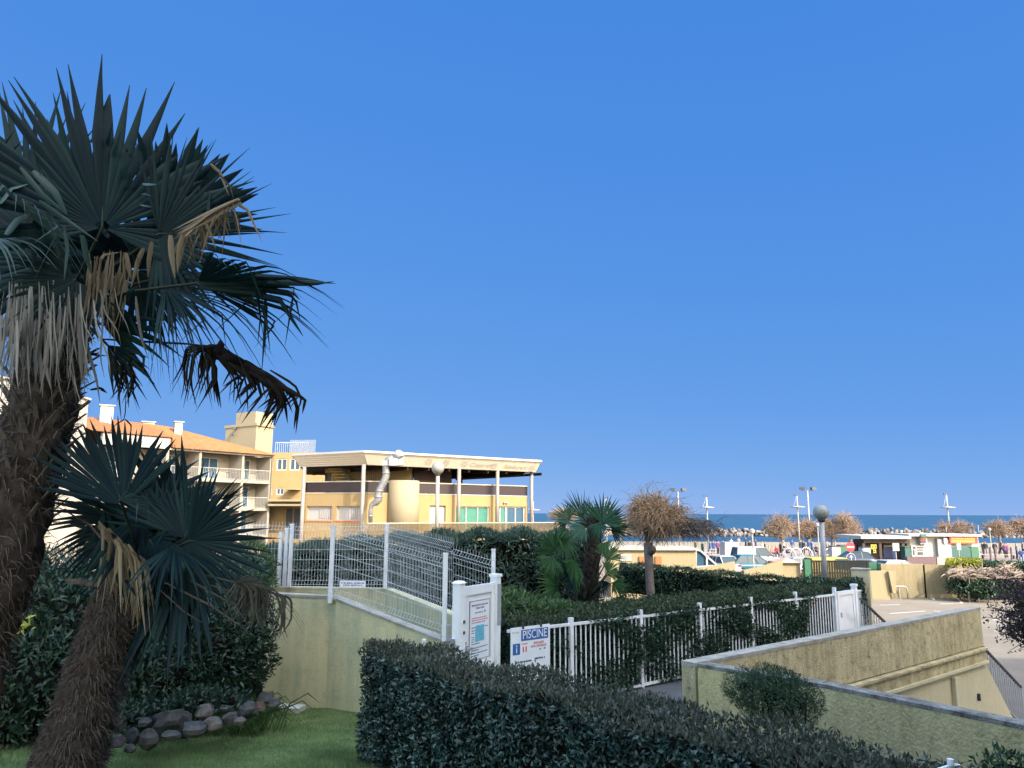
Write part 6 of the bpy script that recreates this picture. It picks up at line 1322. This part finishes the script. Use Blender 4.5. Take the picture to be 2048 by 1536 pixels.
# ------------------------------------------------------------------ cars
def carpaint(n, c): 
    m = plain(n, c, .4, var=.03, spec=.35); m.node_tree.nodes['Principled BSDF'].inputs['Coat Weight'].default_value = .2; return m
M['tyre'] = plain('tyre_rubber', (.012, .012, .013), .85); M['rim'] = plain('alloy_rim', (.34, .32, .32), .35, metal=.5); M['lamp_red'] = plain('red_lamp_lens', (.30, .015, .015), .3); M['lamp_clear'] = plain('clear_lamp_lens', (.40, .41, .42), .2); M['carglass'] = plain('car_window', (.03, .05, .06), .25, spec=.15)
def car(label, paint, pos, rz, L=4.1, W=1.72, H=1.47, van=False):
    o = thing('parked_car', label, 'car', pos, rz, 'cars parked by the promenade'); k = L/4.1; hw = W/2
    S_ = [(-2.05, .86, .34, .62, .70), (-1.9, .96, .24, .68, .90), (-1.3, 1, .2, .72, .96), (.3, 1, .2, .72, .95), (1.05, .99, .2, .70, .92), (1.7, .95, .22, .64, .80), (1.98, .86, .26, .56, .66), (2.05, .78, .34, .5, .56)]
    b = MB(); rings = []
    for x, wf, zl, zm, zt in S_: h = hw*wf; rings.append([(x*k, -h*.9, zl), (x*k, -h, zl+.14), (x*k, -h, zm), (x*k, -h*.93, zt), (x*k, h*.93, zt), (x*k, h, zm), (x*k, h, zl+.14), (x*k, h*.9, zl)])
    n = 8; b.add([p_ for r in rings for p_ in r], [(i*n+j, i*n+(j+1) % n, (i+1)*n+(j+1) % n, (i+1)*n+j) for i in range(len(rings)-1) for j in range(n)]+[tuple(range(n))[::-1], tuple(range((len(rings)-1)*n, len(rings)*n))])
    b.build('body', paint, o, True, local=True)
    xb, xr0, xr1, xf = (-1.95, -1.8, .55, 1.25) if van else (-1.85, -1.25, .25, 1.15)
    lo_ = [(xb*k, -hw*.92, .92), (xf*k, -hw*.92, .90), (xf*k, hw*.92, .90), (xb*k, hw*.92, .92)]; up_ = [(xr0*k, -hw*.74, H-.05), (xr1*k, -hw*.74, H-.05), (xr1*k, hw*.74, H-.05), (xr0*k, hw*.74, H-.05)]
    b = MB(); b.hexa(lo_+up_); b.build('window', M['carglass'], o, local=True)
    b = MB(); b.hexa([(xr0*k-.06, -hw*.76, H-.06), (xr1*k+.06, -hw*.76, H-.06), (xr1*k+.06, hw*.76, H-.06), (xr0*k-.06, hw*.76, H-.06), (xr0*k+.1, -hw*.68, H), (xr1*k-.1, -hw*.68, H), (xr1*k-.1, hw*.68, H), (xr0*k+.1, hw*.68, H)])
    V_ = Vector
    for s in (-1, 1):
        for t in (0, .38, .66, 1):
            a_ = V_(lo_[0 if s < 0 else 3]).lerp(V_(lo_[1 if s < 0 else 2]), t); c_ = V_(up_[0 if s < 0 else 3]).lerp(V_(up_[1 if s < 0 else 2]), t); b.bar(a_+V_((0, s*.012, 0)), c_+V_((0, s*.012, 0)), .07 if t in (0, 1) else .05, .03)
    if van:
        for s in (-1, 1): b.hexa([(xb*k, s*hw*.93-.01, .95), (-.35*k, s*hw*.93-.01, .95), (-.35*k, s*hw*.93+.01, .95), (xb*k, s*hw*.93+.01, .95), (xr0*k, s*hw*.76-.01, H-.07), (-.3*k, s*hw*.76-.01, H-.07), (-.3*k, s*hw*.76+.01, H-.07), (xr0*k, s*hw*.76+.01, H-.07)])
    b.build('roof', paint, o, local=True)
    for x in (-1.28*k, 1.28*k):
        for s in (-1, 1):
            b = MB(); y = s*(hw-.10); M_ = Matrix.Rotation(math.pi/2, 3, 'X')
            def disc(mb, r, w_, yy): mb.tube([(x, yy-w_/2, .31), (x, yy+w_/2, .31)], r, 18)
            disc(b, .31, .2, y); w_ = b.build('wheel', M['tyre'], o, True, local=True); b = MB(); disc(b, .20, .02, y+s*.11)
            b.build('rim', M['rim'], w_, local=True); b = MB()
            for q in range(5): a_ = q*1.2566; b.bar((x, y+s*.125, .31), (x+.17*math.cos(a_), y+s*.125, .31+.17*math.sin(a_)), .02, .06)
            b.build('rim_spokes', M['dark'], w_, local=True)
    for s in (-1, 1):
        b = MB(); b.box((1.96*k, s*hw*.66, .60), (.12, .3, .12)); b.build('headlight', M['lamp_clear'], o, local=True)
        b = MB(); b.box((-1.98*k, s*hw*.70, .76), (.14, .26, .16)); b.build('tail_light', M['lamp_red'], o, local=True)
        b = MB(); b.ball((.72*k, s*(hw+.08), .98), .1, 8, sq=(.8, 1, .7)); b.build('mirror', M['dark'], o, local=True)
    return o
def at(u, Y): q = P(u, 1100, Y); return (q.x, Y, 0)
CT = carpaint('turquoise_car_paint', (.004, .07, .10)); CWh = carpaint('white_car_paint', (.27, .27, .275)); CY = carpaint('yellow_car_paint', (.36, .26, .03)); CG = carpaint('silver_car_paint', (.22, .24, .25)); CD = carpaint('dark_blue_car_paint', (.02, .03, .06))
car('turquoise hatchback parked side on behind the low cream wall', CT, at(1504, 63.5), .12, 4.15, 1.78, 1.58)
car('white small car seen beside the glazed ramp screen', CWh, at(1437, 64), 1.9, 3.9, 1.7, 1.5)
car('white van like car parked behind the turquoise hatchback', CWh, at(1512, 74), .1, 4.6, 1.85, 1.8, True)
car('yellow van parked behind the dark picket fence', CY, at(1668, 57), .05, 4.4, 1.8, 1.75, True)
car('silver car left of the yellow van', CG, at(1607, 62), .2, 4.2, 1.75, 1.5)
car('dark blue car behind the road signs', CD, at(1702, 72), 3.0, 4.2, 1.75, 1.5)
car('pale silver car in front of the dark timber kiosk', CWh, at(1795, 60), .1, 4.0, 1.75, 1.42)
CV = thing('caravan', 'white caravan body parked beside the turquoise hatchback', 'caravan', at(1462, 80), .0)
b = MB(); b.hexa([(-.9, -1, .4), (1.0, -1, .4), (1.0, 1, .4), (-.9, 1, .4), (-.85, -.95, 2.0), (.55, -.95, 2.0), (.55, .95, 2.0), (-.85, .95, 2.0)]); b.build('body', CWh, CV, local=True)
b = MB(); b.box((.45, -1.0, 1.35), (.34, .03, .4)); b.build('window', M['carglass'], CV, local=True); b = MB(); b.tube([(0, -.98, .3), (0, -.75, .3)], .3, 14); b.build('wheel', M['tyre'], CV, local=True)
# ------------------------------------------------------------------ kiosks
Y = 84
K1 = thing('timber_kiosk', 'dark timber beach bar with flat white roof and yellow signs', 'kiosk', at(1770, Y))
b = MB(); boxpx(b, 1733, 1812, 1080, 1119, Y+2, 3, zb=.004); b.build('back_wall', M['brownwood'], K1)
b = MB(); boxpx(b, 1722, 1822, 1072, 1077.5, Y-.6, 6.5); b.build('roof', M['whitewash'], K1)
b = MB(); boxpx(b, 1728, 1818, 1077.6, 1086, Y, .15); b.build('fascia', M['brownwood'], K1)
b = MB()
for u_ in (1727, 1760, 1806, 1816): boxpx(b, u_, u_+3, 1086, 1119, Y, .2, zb=.004)
b.build('post', M['brownwood'], K1)
for u0, u1, v0, v1 in ((1742, 1748, 1089, 1098), (1749, 1753, 1089, 1097), (1747, 1752, 1099, 1106)):
    b = MB(); boxpx(b, u0, u1, v0, v1, Y-.1, .05); s_ = b.build('yellow_sign', M['yellow_sign'], K1); b = MB(); c_ = P((u0+u1)/2, (v0+v1)/2, Y-.12); b.ball(c_, .09, 8, sq=(1, .3, 1)); b.build('dot', M['dark'], s_)
b = MB(); boxpx(b, 1768, 1792, 1094, 1117, Y+1.5, .1); b.build('blue_counter', M['blue_paint'], K1); b = MB(); boxpx(b, 1768, 1800, 1090.5, 1093.5, Y+1.45, .08); b.build('shelf', M['whitewash'], K1)
K2 = thing('snack_kiosk', 'white and grey snack kiosk with red and yellow sign board and green counter', 'kiosk', at(1890, Y))
b = MB(); boxpx(b, 1822, 1956, 1072, 1119, Y+.6, 4, zb=.004); b.build('wall', M['greypanel'], K2)
b = MB(); boxpx(b, 1818, 1963, 1069, 1072.5, Y-.2, 5.2); b.build('roof', M['whitewash'], K2)
b = MB(); boxpx(b, 1900, 1955, 1074, 1087, Y, .2); sb = b.build('sign_board', M['red_paint'], K2)
for i in range(2):
    b = MB(); x = 1903
    while x < 1948: w_ = random.uniform(2, 4.5); boxpx(b, x, x+w_, 1075.5+i*5.3, 1079.6+i*5.5, Y-.03, .025); x += w_+.8
    b.build('yellow_lettering', plain('sign_yellow_%d' % i, ((.38, .17, .02), (.42, .25, .03))[i], .5), sb)
b = MB(); boxpx(b, 1899, 1944, 1095, 1115, Y+.3, .25); b.build('counter_shutter', M['teal'], K2)
b = MB(); boxpx(b, 1944, 1957, 1094, 1116, Y+.25, .3); b.build('green_door', M['green_paint'], K2)
b = MB(); boxpx(b, 1878, 1901, 1078, 1116, Y+.2, .38); b.build('white_panel', M['whitewash'], K2)
b = MB(); boxpx(b, 1841, 1854, 1075, 1088, Y+.1, .45); hs_ = b.build('hanging_sign', M['whitewash'], K2); b = MB(); boxpx(b, 1842, 1852, 1076, 1081, Y+.05, .04); b.build('sign_band', M['red_paint'], hs_); b = MB(); boxpx(b, 1842, 1852, 1081.2, 1086, Y+.05, .04); b.build('sign_band', M['dark'], hs_)
b = MB(); boxpx(b, 1888, 1894, 1076, 1087, Y, .18); b.build('menu_sign', M['whitewash'], K2)
b = MB(); boxpx(b, 1824, 1850, 1091, 1113, Y+.4, .18); mp = b.build('price_panel', M['whitewash'], K2); b = MB()
for i, (u0, u1, v0, v1) in enumerate(((1827, 1831, 1093, 1098), (1834, 1847, 1094, 1096.5), (1834, 1846, 1099, 1101), (1827, 1829, 1100, 1110), (1836, 1846, 1104, 1110))): boxpx(b, u0, u1, v0, v1, Y+.36, .03)
b.build('print_block', M['dark'], mp)
b = MB(); boxpx(b, 1842, 1853, 1068.5, 1074, Y-.35, .1); b.build('roof_panel', M['green_paint'], K2)
b = MB()
for u_, v_ in ((1892, 1054), (1956, 1050)): q = P(u_, v_, Y+1); b.tube([(q.x, Y+1, 3.0), (q.x, Y+1, q.z)], .04, 6)
b.build('aerial_pole', M['whitewash'], K2)
GK = thing('waste_container', 'small green container between timber bar and snack kiosk', 'container', at(1816, 82)); b = MB(); boxpx(b, 1811, 1821, 1094, 1112, 82, 1, zb=.004); b.build('body', M['teal'], GK); b = MB(); boxpx(b, 1810, 1822, 1093, 1094.5, 81.9, 1.2); b.build('lid', M['green_paint'], GK)
PLb = thing('plank_screen', 'row of purple brown plank planters before the snack kiosk', 'planter', at(1850, 70))
for i in range(5): b = MB(); boxpx(b, 1815+i*11.6, 1825.5+i*11.6, 1114, 1126, 70, .6, zb=.004); b.build('planter_box', M['plank'], PLb)
PLc = thing('plank_screen', 'pinkish plank screen right of the purple brown planters', 'planter', at(1884, 70))
for i in range(2): b = MB(); boxpx(b, 1875+i*18, 1891+i*18, 1115, 1127, 70, .6, zb=.004); b.build('planter_box', M['pinkwood'], PLc)
# ------------------------------------------------------------------ lamps and signs
def promlamp(u, vt, vd, vb, Y, lab):
    q = P(u, 1050, Y); zt = P(u, vt, Y).z; zd = P(u, vd, Y).z; o = thing('promenade_lamp', lab, 'lamp post', (q.x, Y, 0), group='white disc lamps along the promenade')
    b = MB(); b.tube([(q.x, Y, 0), (q.x, Y, zd), (q.x, Y, zt)], [.11, .10, .07], 8); b.build('pole', M['whitewash'], o, True)
    b = MB(); b.lathe((q.x, Y, zd-.12), [(.1, 0), (.95, .08), (.98, .16), (.1, .26)], 18); b.build('disc', M['whitewash'], o, True)
    b = MB(); b.box((q.x-.12, Y, zt), (.5, .25, .14)); b.build('floodlight', M['dark'], o)
    b = MB(); b.bar((q.x-.05, Y, zt-.1), (q.x-.5, Y, zd+.1), .03); b.build('stay', M['whitewash'], o)
promlamp(1415, 992, 1015, 1095, 103, 'white promenade lamp with disc beside the golden twig tree')
promlamp(1597, 990, 1014, 1095, 105, 'white promenade lamp with disc before the bare trees, left of the flood mast')
promlamp(1898, 988, 1015, 1085, 104, 'white promenade lamp with disc behind the snack kiosk')
promlamp(1066, 1000, 1020, 1095, 108, 'white promenade lamp with disc right of the ochre terrace building')
promlamp(1213, 996, 1012, 1095, 112, 'promenade lamp top showing between dark palm and golden tree')
def mast(u, vt, Y, lab):
    q = P(u, 1050, Y); zt = P(u, vt, Y).z; o = thing('flood_mast', lab, 'lamp post', (q.x, Y, 0), group='tall flood light masts')
    b = MB(); b.tube([(q.x, Y, 0), (q.x, Y, zt)], [.14, .08], 8); b.build('pole', M['whitewash'], o, True)
    b = MB(); b.bar((q.x-.9, Y, zt), (q.x+.9, Y, zt), .1); b.build('crossbar', M['dark'], o)
    for s in (-1, 1): b = MB(); b.box((q.x+s*.85, Y-.1, zt+.3), (.75, .5, .38), s*.25); b.build('floodlight', M['dark'], o)
mast(1358, 983, 118, 'tall mast with two dark flood lights behind the golden twig tree'); mast(1619, 981, 118, 'tall mast with two dark flood lights above the bare coastal trees')
def slim(u, vt, Y, lab):
    q = P(u, 1100, Y); zt = P(u, vt, Y).z; o = thing('slim_lamp', lab, 'lamp post', (q.x, Y, 0)); b = MB(); b.tube([(q.x, Y, 0), (q.x, Y, zt)], .05, 8); b.build('pole', M['whitewash'], o); b = MB(); b.lathe((q.x, Y, zt), [(.07, 0), (.17, .1), (.17, .28), (.03, .36)], 10); b.build('lantern', M['whitewash'], o)
slim(1506, 1068, 52, 'slim white lamp post in front of the turquoise hatchback'); slim(1638, 1054, 70, 'slim white lantern post partly behind the grey globe lamp post'); slim(1983, 1062, 92, 'white lantern post before the bare trees at the right edge')
def roadsign(u, vc, vb, Y, kind, lab, wpx=7, hpx=7):
    q = P(u, vc, Y); o = thing('road_sign', lab, 'sign', (q.x, Y, 0)); b = MB(); b.tube([(q.x, Y, 0), (q.x, Y, q.z+.3)], .035, 6); b.build('post', M['whitewash'], o)
    s = Y/FPX; b = MB()
    if kind == 'panel': b.box((q.x, Y-.06, q.z), (wpx*s*2, .04, hpx*s*2)); b.build('plate', M['greypanel'] if wpx > 5 else M['whitewash'], o); return
    def dsc(z, r, y, m, par, nm): k = MB(); k.tube([(q.x, Y-y, z), (q.x, Y-y-.02, z)], r, 20); return k.build(nm, m, par)
    d = dsc(q.z, .42, .05, M['red_paint'], o, 'red_disc'); k = MB(); k.box((q.x, Y-.085, q.z), (.62, .02, .15)); k.build('white_bar', M['whitewash'], d)
    z2 = q.z-.95; d = dsc(z2, .42, .05, M['whitewash'], o, 'rim_disc'); d2 = dsc(z2, .37, .072, M['blue_paint'], d, 'blue_disc') ; k = MB(); k.bar((q.x, Y-.11, z2-.2), (q.x, Y-.11, z2+.12), .08, .02); k.add([(q.x-.17, Y-.105, z2+.05), (q.x+.17, Y-.105, z2+.05), (q.x, Y-.105, z2+.28)], [(0, 1, 2)]); k.build('arrow', M['whitewash'], d)
roadsign(1700, 1094, 1120, 70, 'noentry', 'red no entry sign above a blue arrow disc near the timber kiosk')
roadsign(1791, 1094, 1120, 66, 'panel', 'grey notice board on a post in front of the timber kiosk', 6.5, 7.5); roadsign(1917, 1093, 1118, 74, 'panel', 'small pale double sign on a post before the snack kiosk counter', 4, 6.5)
for u0, u1, v0, v1, Y_, m_, lab in ((1665, 1681, 1092, 1114, 76, 'grey', 'large dark grey waste container left of the no entry sign'), (1727, 1741, 1094, 1120, 74, 'grey', 'grey waste container in front of the timber kiosk'), (1681, 1694, 1090, 1112, 80, 'green_paint', 'green recycling container behind the no entry sign')):
    o = thing('waste_container', lab, 'container', at((u0+u1)/2, Y_)); b = MB(); boxpx(b, u0, u1, v0+2, v1, Y_, .9, zb=.004); b.build('body', M[m_], o); b = MB(); boxpx(b, u0-.6, u1+.6, v0, v0+2, Y_-.05, 1); b.build('lid', M['dark'], o)
# bicycle arches, tables and low beach furniture
def arch(u, Y, w_, h, lab):
    q = at(u, Y); o = thing('bicycle_arch', lab, 'bike stand', q, group='bicycle arches on the promenade'); b = MB(); pts = [(w_*math.cos(t), 0, h*math.sin(t)) for t in np.linspace(0, math.pi, 14)]; b.tube(pts, .05, 6); b.build('arch', M['steel'], o, True, local=True)
for i, (u_, Y_) in enumerate(((1578, 84), (1592, 84), (1612, 86), (1660, 84))): arch(u_, Y_, .75, 1.25, 'grey tube bicycle arch on the promenade left of the no entry sign')
def table(u, Y, lab, m='whitewash'):
    q = at(u, Y); o = thing('cafe_table', lab, 'table', q, group='cafe tables on the promenade'); b = MB(); b.box((0, 0, .74), (.8, .8, .04)); b.build('top', M[m], o, local=True)
    b = MB(); b.tube([(0, 0, 0), (0, 0, .72)], .04, 6); b.build('leg', M['steel'], o, local=True); b = MB(); b.lathe((0, 0, 0), [(.28, 0), (.26, .03), (.04, .05)], 12); b.build('foot', M['steel'], o, local=True)
for u_, Y_ in ((1425, 92), (1441, 96), (1462, 97), (1474, 93), (1487, 97), (1498, 93), (1516, 96), (1552, 92), (1570, 95), (1602, 94), (1633, 92), (1655, 95)): table(u_, Y_, 'small white cafe table among the promenade visitors')
def bench(u, Y, L, lab, rz=0):
    o = thing('bench', lab, 'bench', at(u, Y), rz); b = MB()
    for k in range(3): b.box((0, -.16+.16*k, .45), (L, .13, .04))
    b.build('seat', M['pinkwood'], o, local=True)
    for s in (-1, 1): b = MB(); b.box((s*L*.38, 0, .215), (.08, .4, .43)); b.build('leg', M['dark'], o, local=True)
bench(1548, 88, 2.6, 'long wooden bench with seated visitors right of the white caravan'); bench(1403, 90, 3, 'wooden bench under the drooping dark twigs'); bench(1995, 88, 4.5, 'long pale bench near the right edge of the promenade'); bench(1440, 86, 2.4, 'short wooden bench behind the white small car')
for u_, lab in ((1980, 'first brown wooden post right of the snack kiosk'), (1990, 'second brown wooden post beside the long pale bench'), (2022, 'brown wooden post near the right picture edge')):
    q = at(u_, 80); b = MB(); b.tube([(q[0], 80, 0), (q[0], 80, 1.55), (q[0], 80, 1.62)], [.09, .09, .05], 8); tag(b.build('wooden_post', M['plank']), lab, 'post')
# bare coastal trees
def coast(u, v, Y, ru, rv, lab, n=1500):
    s = Y/FPX; c = P(u, v, Y); random.seed(int(u)); twigtree('bare_tree', lab, (c.x, Y, 0 if Y < 108 else -.3), 5, tuple(c), (ru*s*1.2, ru*s*.9, rv*s*1.08), 20, int(n*1.35), M['twig_grey'], M['bark'], .16, droop=.3, up=.12, curl=.4, lenr=(.5, 1.3), wdt=.035, fork=(c.x+.2, Y, max(1.0, c.z-rv*s*.9)))
coast(1560, 1055, 106, 36, 27, 'bare brownish tree crown left of the white disc lamp', 1900); coast(1612, 1058, 108, 34, 22, 'bare tree below the tall flood mast', 1700); coast(1660, 1058, 107, 30, 22, 'bare tree behind the grey globe lamp', 1500); coast(1697, 1052, 106, 34, 28, 'bare reddish tree right of the grey globe lamp', 1900)
coast(1908, 1055, 104, 36, 17, 'bare flat crowned tree behind the snack kiosk', 1200); coast(1995, 1056, 100, 27, 16, 'bare spreading tree behind the white lantern post', 1100); coast(2045, 1056, 100, 34, 18, 'bare spreading tree cut by the right picture edge', 1200); coast(1130, 1030, 120, 32, 18, 'bare reddish tree behind the dark pool garden palm', 1300); coast(1238, 1050, 112, 22, 16, 'bare tree between palm and golden twig tree', 900)
random.seed(99)
# ------------------------------------------------------------------ people on the promenade
def person_mesh(name, J, E_, Rd):
    me = bpy.data.meshes.new(name); me.from_pydata(J, E_, []); o = bpy.data.objects.new(name, me); COL.objects.link(o)
    md = o.modifiers.new('skin', 'SKIN'); md.use_smooth_shade = True; sb = o.modifiers.new('sub', 'SUBSURF'); sb.levels = 1; sb.render_levels = 1
    for i, r in enumerate(Rd): me.skin_vertices[0].data[i].radius = r if isinstance(r, tuple) else (r, r)
    me.skin_vertices[0].data[0].use_root = True
    bpy.context.view_layer.update(); m2 = bpy.data.meshes.new_from_object(o.evaluated_get(bpy.context.evaluated_depsgraph_get())); bpy.data.objects.remove(o); return m2
def body(pose):
    if pose == 'sit':
        J = [(0, 0, .56), (0, .02, .80), (0, .0, 1.02), (0, -.02, 1.12), (0, -.03, 1.26), (.17, 0, 1.0), (.23, -.06, .76), (.14, -.28, .68), (-.17, 0, 1.0), (-.23, -.06, .76), (-.14, -.28, .68), (.10, -.05, .54), (.12, -.45, .52), (.12, -.47, .12), (.12, -.60, .05), (-.10, -.05, .54), (-.12, -.45, .52), (-.12, -.47, .12), (-.12, -.60, .05), (0, -.03, 1.36)]
    else:
        st, ar = {'walk': (.26, .18), 'stand': (.04, .03), 'stride': (.36, .26)}[pose]
        J = [(0, 0, .94), (0, .01, 1.16), (0, 0, 1.40), (0, 0, 1.49), (0, -.02, 1.60), (.18, 0, 1.38), (.24, -ar*.4, 1.12), (.24, -ar-.08, .88), (-.18, 0, 1.38), (-.24, ar*.4, 1.12), (-.24, ar-.06, .88), (.09, 0, .88), (.10, st*.4, .50), (.10, st+.06, .09), (.10, st-.08, .04), (-.09, 0, .88), (-.10, -st*.6-.02, .50), (-.10, -st*.9, .09), (-.10, -st*.9-.14, .04), (0, -.03, 1.70)]
    E_ = [(0, 1), (1, 2), (2, 3), (3, 4), (4, 19), (2, 5), (5, 6), (6, 7), (2, 8), (8, 9), (9, 10), (0, 11), (11, 12), (12, 13), (13, 14), (0, 15), (15, 16), (16, 17), (17, 18)]
    Rd = [(.15, .11), (.15, .11), (.15, .10), .06, .10, .07, .055, .04, .07, .055, .04, .10, .075, .055, .05, .10, .075, .055, .05, .085]
    return person_mesh('person_'+pose, J, E_, Rd)
PEOPLE = {p: body(p) for p in ('walk', 'stand', 'stride', 'sit')}
skin = plain('skin', (.30, .19, .13), .6); hairs = [plain('hair_%d' % i, c, .7) for i, c in enumerate(((.02, .014, .01), (.07, .04, .02), (.20, .18, .16)))]
CL = {n: plain('cloth_'+n.replace(' ', '_'), c, .85) for n, c in {'blue': (0.019, 0.046, 0.163), 'dark blue': (.012, .016, .04), 'black': (.012, .012, .013), 'white': (0.260, 0.254, 0.240), 'red': (0.208, 0.019, 0.026), 'pink': (0.260, 0.130, 0.117), 'grey': (.15, .15, .15), 'beige': (0.195, 0.150, 0.098), 'green': (.03, .07, .04), 'purple': (.08, .03, .10), 'brown': (.09, .05, .03)}.items()}
def slots(me, sit):
    top = .56 if sit else .93; neck = 1.10 if sit else 1.46; hz = 1.30 if sit else 1.645
    idx = []
    for p in me.polygons:
        c = p.center
        if c.z > neck: idx.append(3 if (c.z > hz or c.y > .02) else 0)
        elif (abs(c.x) > .17 and c.z < .9 and not sit) or (sit and c.y < -.26 and c.z > .62): idx.append(0)
        elif c.z < .08: idx.append(3)
        elif c.z > top-.02 and not (sit and c.y < -.08 and c.z < .62): idx.append(1)
        else: idx.append(2)
    me.polygons.foreach_set('material_index', np.array(idx, dtype=np.int32)); me.update()
for p, me in PEOPLE.items():
    me.materials.clear()
    for m_ in (skin, CL['blue'], CL['black'], hairs[0]): me.materials.append(m_)
    slots(me, p == 'sit')
    me.polygons.foreach_set('use_smooth', np.ones(len(me.polygons), dtype=bool))
where = {'walk': 'walking', 'stride': 'striding', 'stand': 'standing', 'sit': 'sitting'}
def person(u, Y, pose, top, legs, hi, rz, lab, z=0, s=1.0):
    o = bpy.data.objects.new('person', PEOPLE[pose]); COL.objects.link(o); q = P(u, 1100, Y); o.location = (q.x, Y, z); o.rotation_euler = (0, 0, rz); o.scale = (s, s, s)
    for i, m_ in ((1, CL[top]), (2, CL[legs]), (3, hairs[hi])): o.material_slots[i].link = 'OBJECT'; o.material_slots[i].material = m_
    tag(o, 'person in %s top and %s trousers %s, %s' % (top, legs, where[pose], lab), 'person', 'people on the promenade')
PP = [(1391, 95, 'stand', 'black', 'dark blue', 0, 1, 'under the drooping dark twigs'), (1405, 91, 'stand', 'green', 'black', 1, 2, 'by the drooping dark twigs'), (1420, 94, 'walk', 'blue', 'blue', 0, 1.6, 'right of the bench under the twigs'), (1427, 95, 'stand', 'blue', 'dark blue', 1, 0, 'beside the lamp near the twig tree'), (1436, 92, 'stand', 'purple', 'black', 0, .4, 'behind the white small car'), (1447, 95, 'walk', 'brown', 'beige', 1, -1.5, 'left of the caravan'), (1452, 92, 'stand', 'green', 'brown', 0, 2.5, 'left of the caravan'), (1463, 101, 'stand', 'white', 'grey', 2, .2, 'behind the caravan'), (1471, 90, 'stride', 'black', 'grey', 2, 1.3, 'above the caravan roof'), (1478, 104, 'stand', 'grey', 'black', 0, 0, 'far behind by the lagoon'), (1492, 106, 'walk', 'dark blue', 'black', 0, 1.4, 'left of the slim white lamp post'), (1500, 96, 'stand', 'black', 'black', 1, 0, 'beside the slim white lamp post'), (1512, 98, 'walk', 'purple', 'dark blue', 0, -1.5, 'right of the slim white lamp post'), (1525, 92, 'stand', 'white', 'grey', 2, 0, 'right of the white van like car'), (1530, 88.5, 'stand', 'black', 'black', 0, 1.2, 'left of the long wooden bench'), (1538, 88, 'sit', 'pink', 'beige', 1, 0, 'on the long bench, left end'), (1545, 88, 'sit', 'pink', 'brown', 0, .2, 'mid long bench'), (1553, 88, 'sit', 'red', 'dark blue', 2, -.2, 'on the long bench, right end'), (1561, 91, 'stand', 'black', 'black', 0, 1.8, 'right of the long wooden bench'), (1568, 97, 'walk', 'white', 'black', 1, 1.4, 'left of the bicycle arches'), (1573, 89, 'sit', 'purple', 'black', 0, 1.1, 'left of the bicycle arches'), (1585, 100, 'stand', 'blue', 'grey', 0, 0, 'behind the left bicycle arches'), (1602, 95, 'stand', 'dark blue', 'green', 0, .5, 'between the bicycle arches'), (1607, 95, 'stand', 'black', 'black', 1, -.5, 'between the bicycle arches'), (1619, 97, 'stand', 'blue', 'beige', 2, 0, 'right of the middle bicycle arch'), (1624, 93, 'walk', 'blue', 'blue', 0, 1.5, 'right of the middle bicycle arch'), (1632, 92, 'sit', 'black', 'red', 1, .3, 'left of the grey globe lamp post'), (1655, 97, 'stand', 'grey', 'black', 0, 0, 'right of the grey globe lamp post'), (1671, 98, 'walk', 'white', 'beige', 1, 1.5, 'behind the dark grey waste container'), (1709, 90, 'stand', 'beige', 'brown', 1, 0, 'right of the no entry sign'), (1717, 88, 'stand', 'black', 'black', 0, .8, 'between no entry sign and timber kiosk'), (1723, 94, 'walk', 'brown', 'grey', 2, 1.4, 'beside the timber kiosk corner'), (1966, 94, 'stand', 'dark blue', 'black', 0, .5, 'right of the snack kiosk'), (1971, 92, 'stand', 'black', 'grey', 1, -.4, 'right of the snack kiosk'), (1990, 93, 'stand', 'black', 'black', 0, 0, 'beside the second wooden post'), (2003, 95, 'walk', 'brown', 'black', 1, 1.3, 'behind the long pale bench'), (2010, 90, 'stand', 'purple', 'black', 0, 0, 'behind the long pale bench'), (2014, 91, 'stand', 'red', 'dark blue', 1, .6, 'behind the long pale bench'), (2033, 86, 'stand', 'blue', 'dark blue', 0, 1, 'near the right picture edge'), (2041, 84, 'sit', 'blue', 'blue', 2, -.6, 'near the right picture edge'), (2046, 92, 'walk', 'grey', 'black', 0, 1.5, 'at the very right picture edge')]
for t in PP: person(*t, s=random.uniform(.94, 1.06))
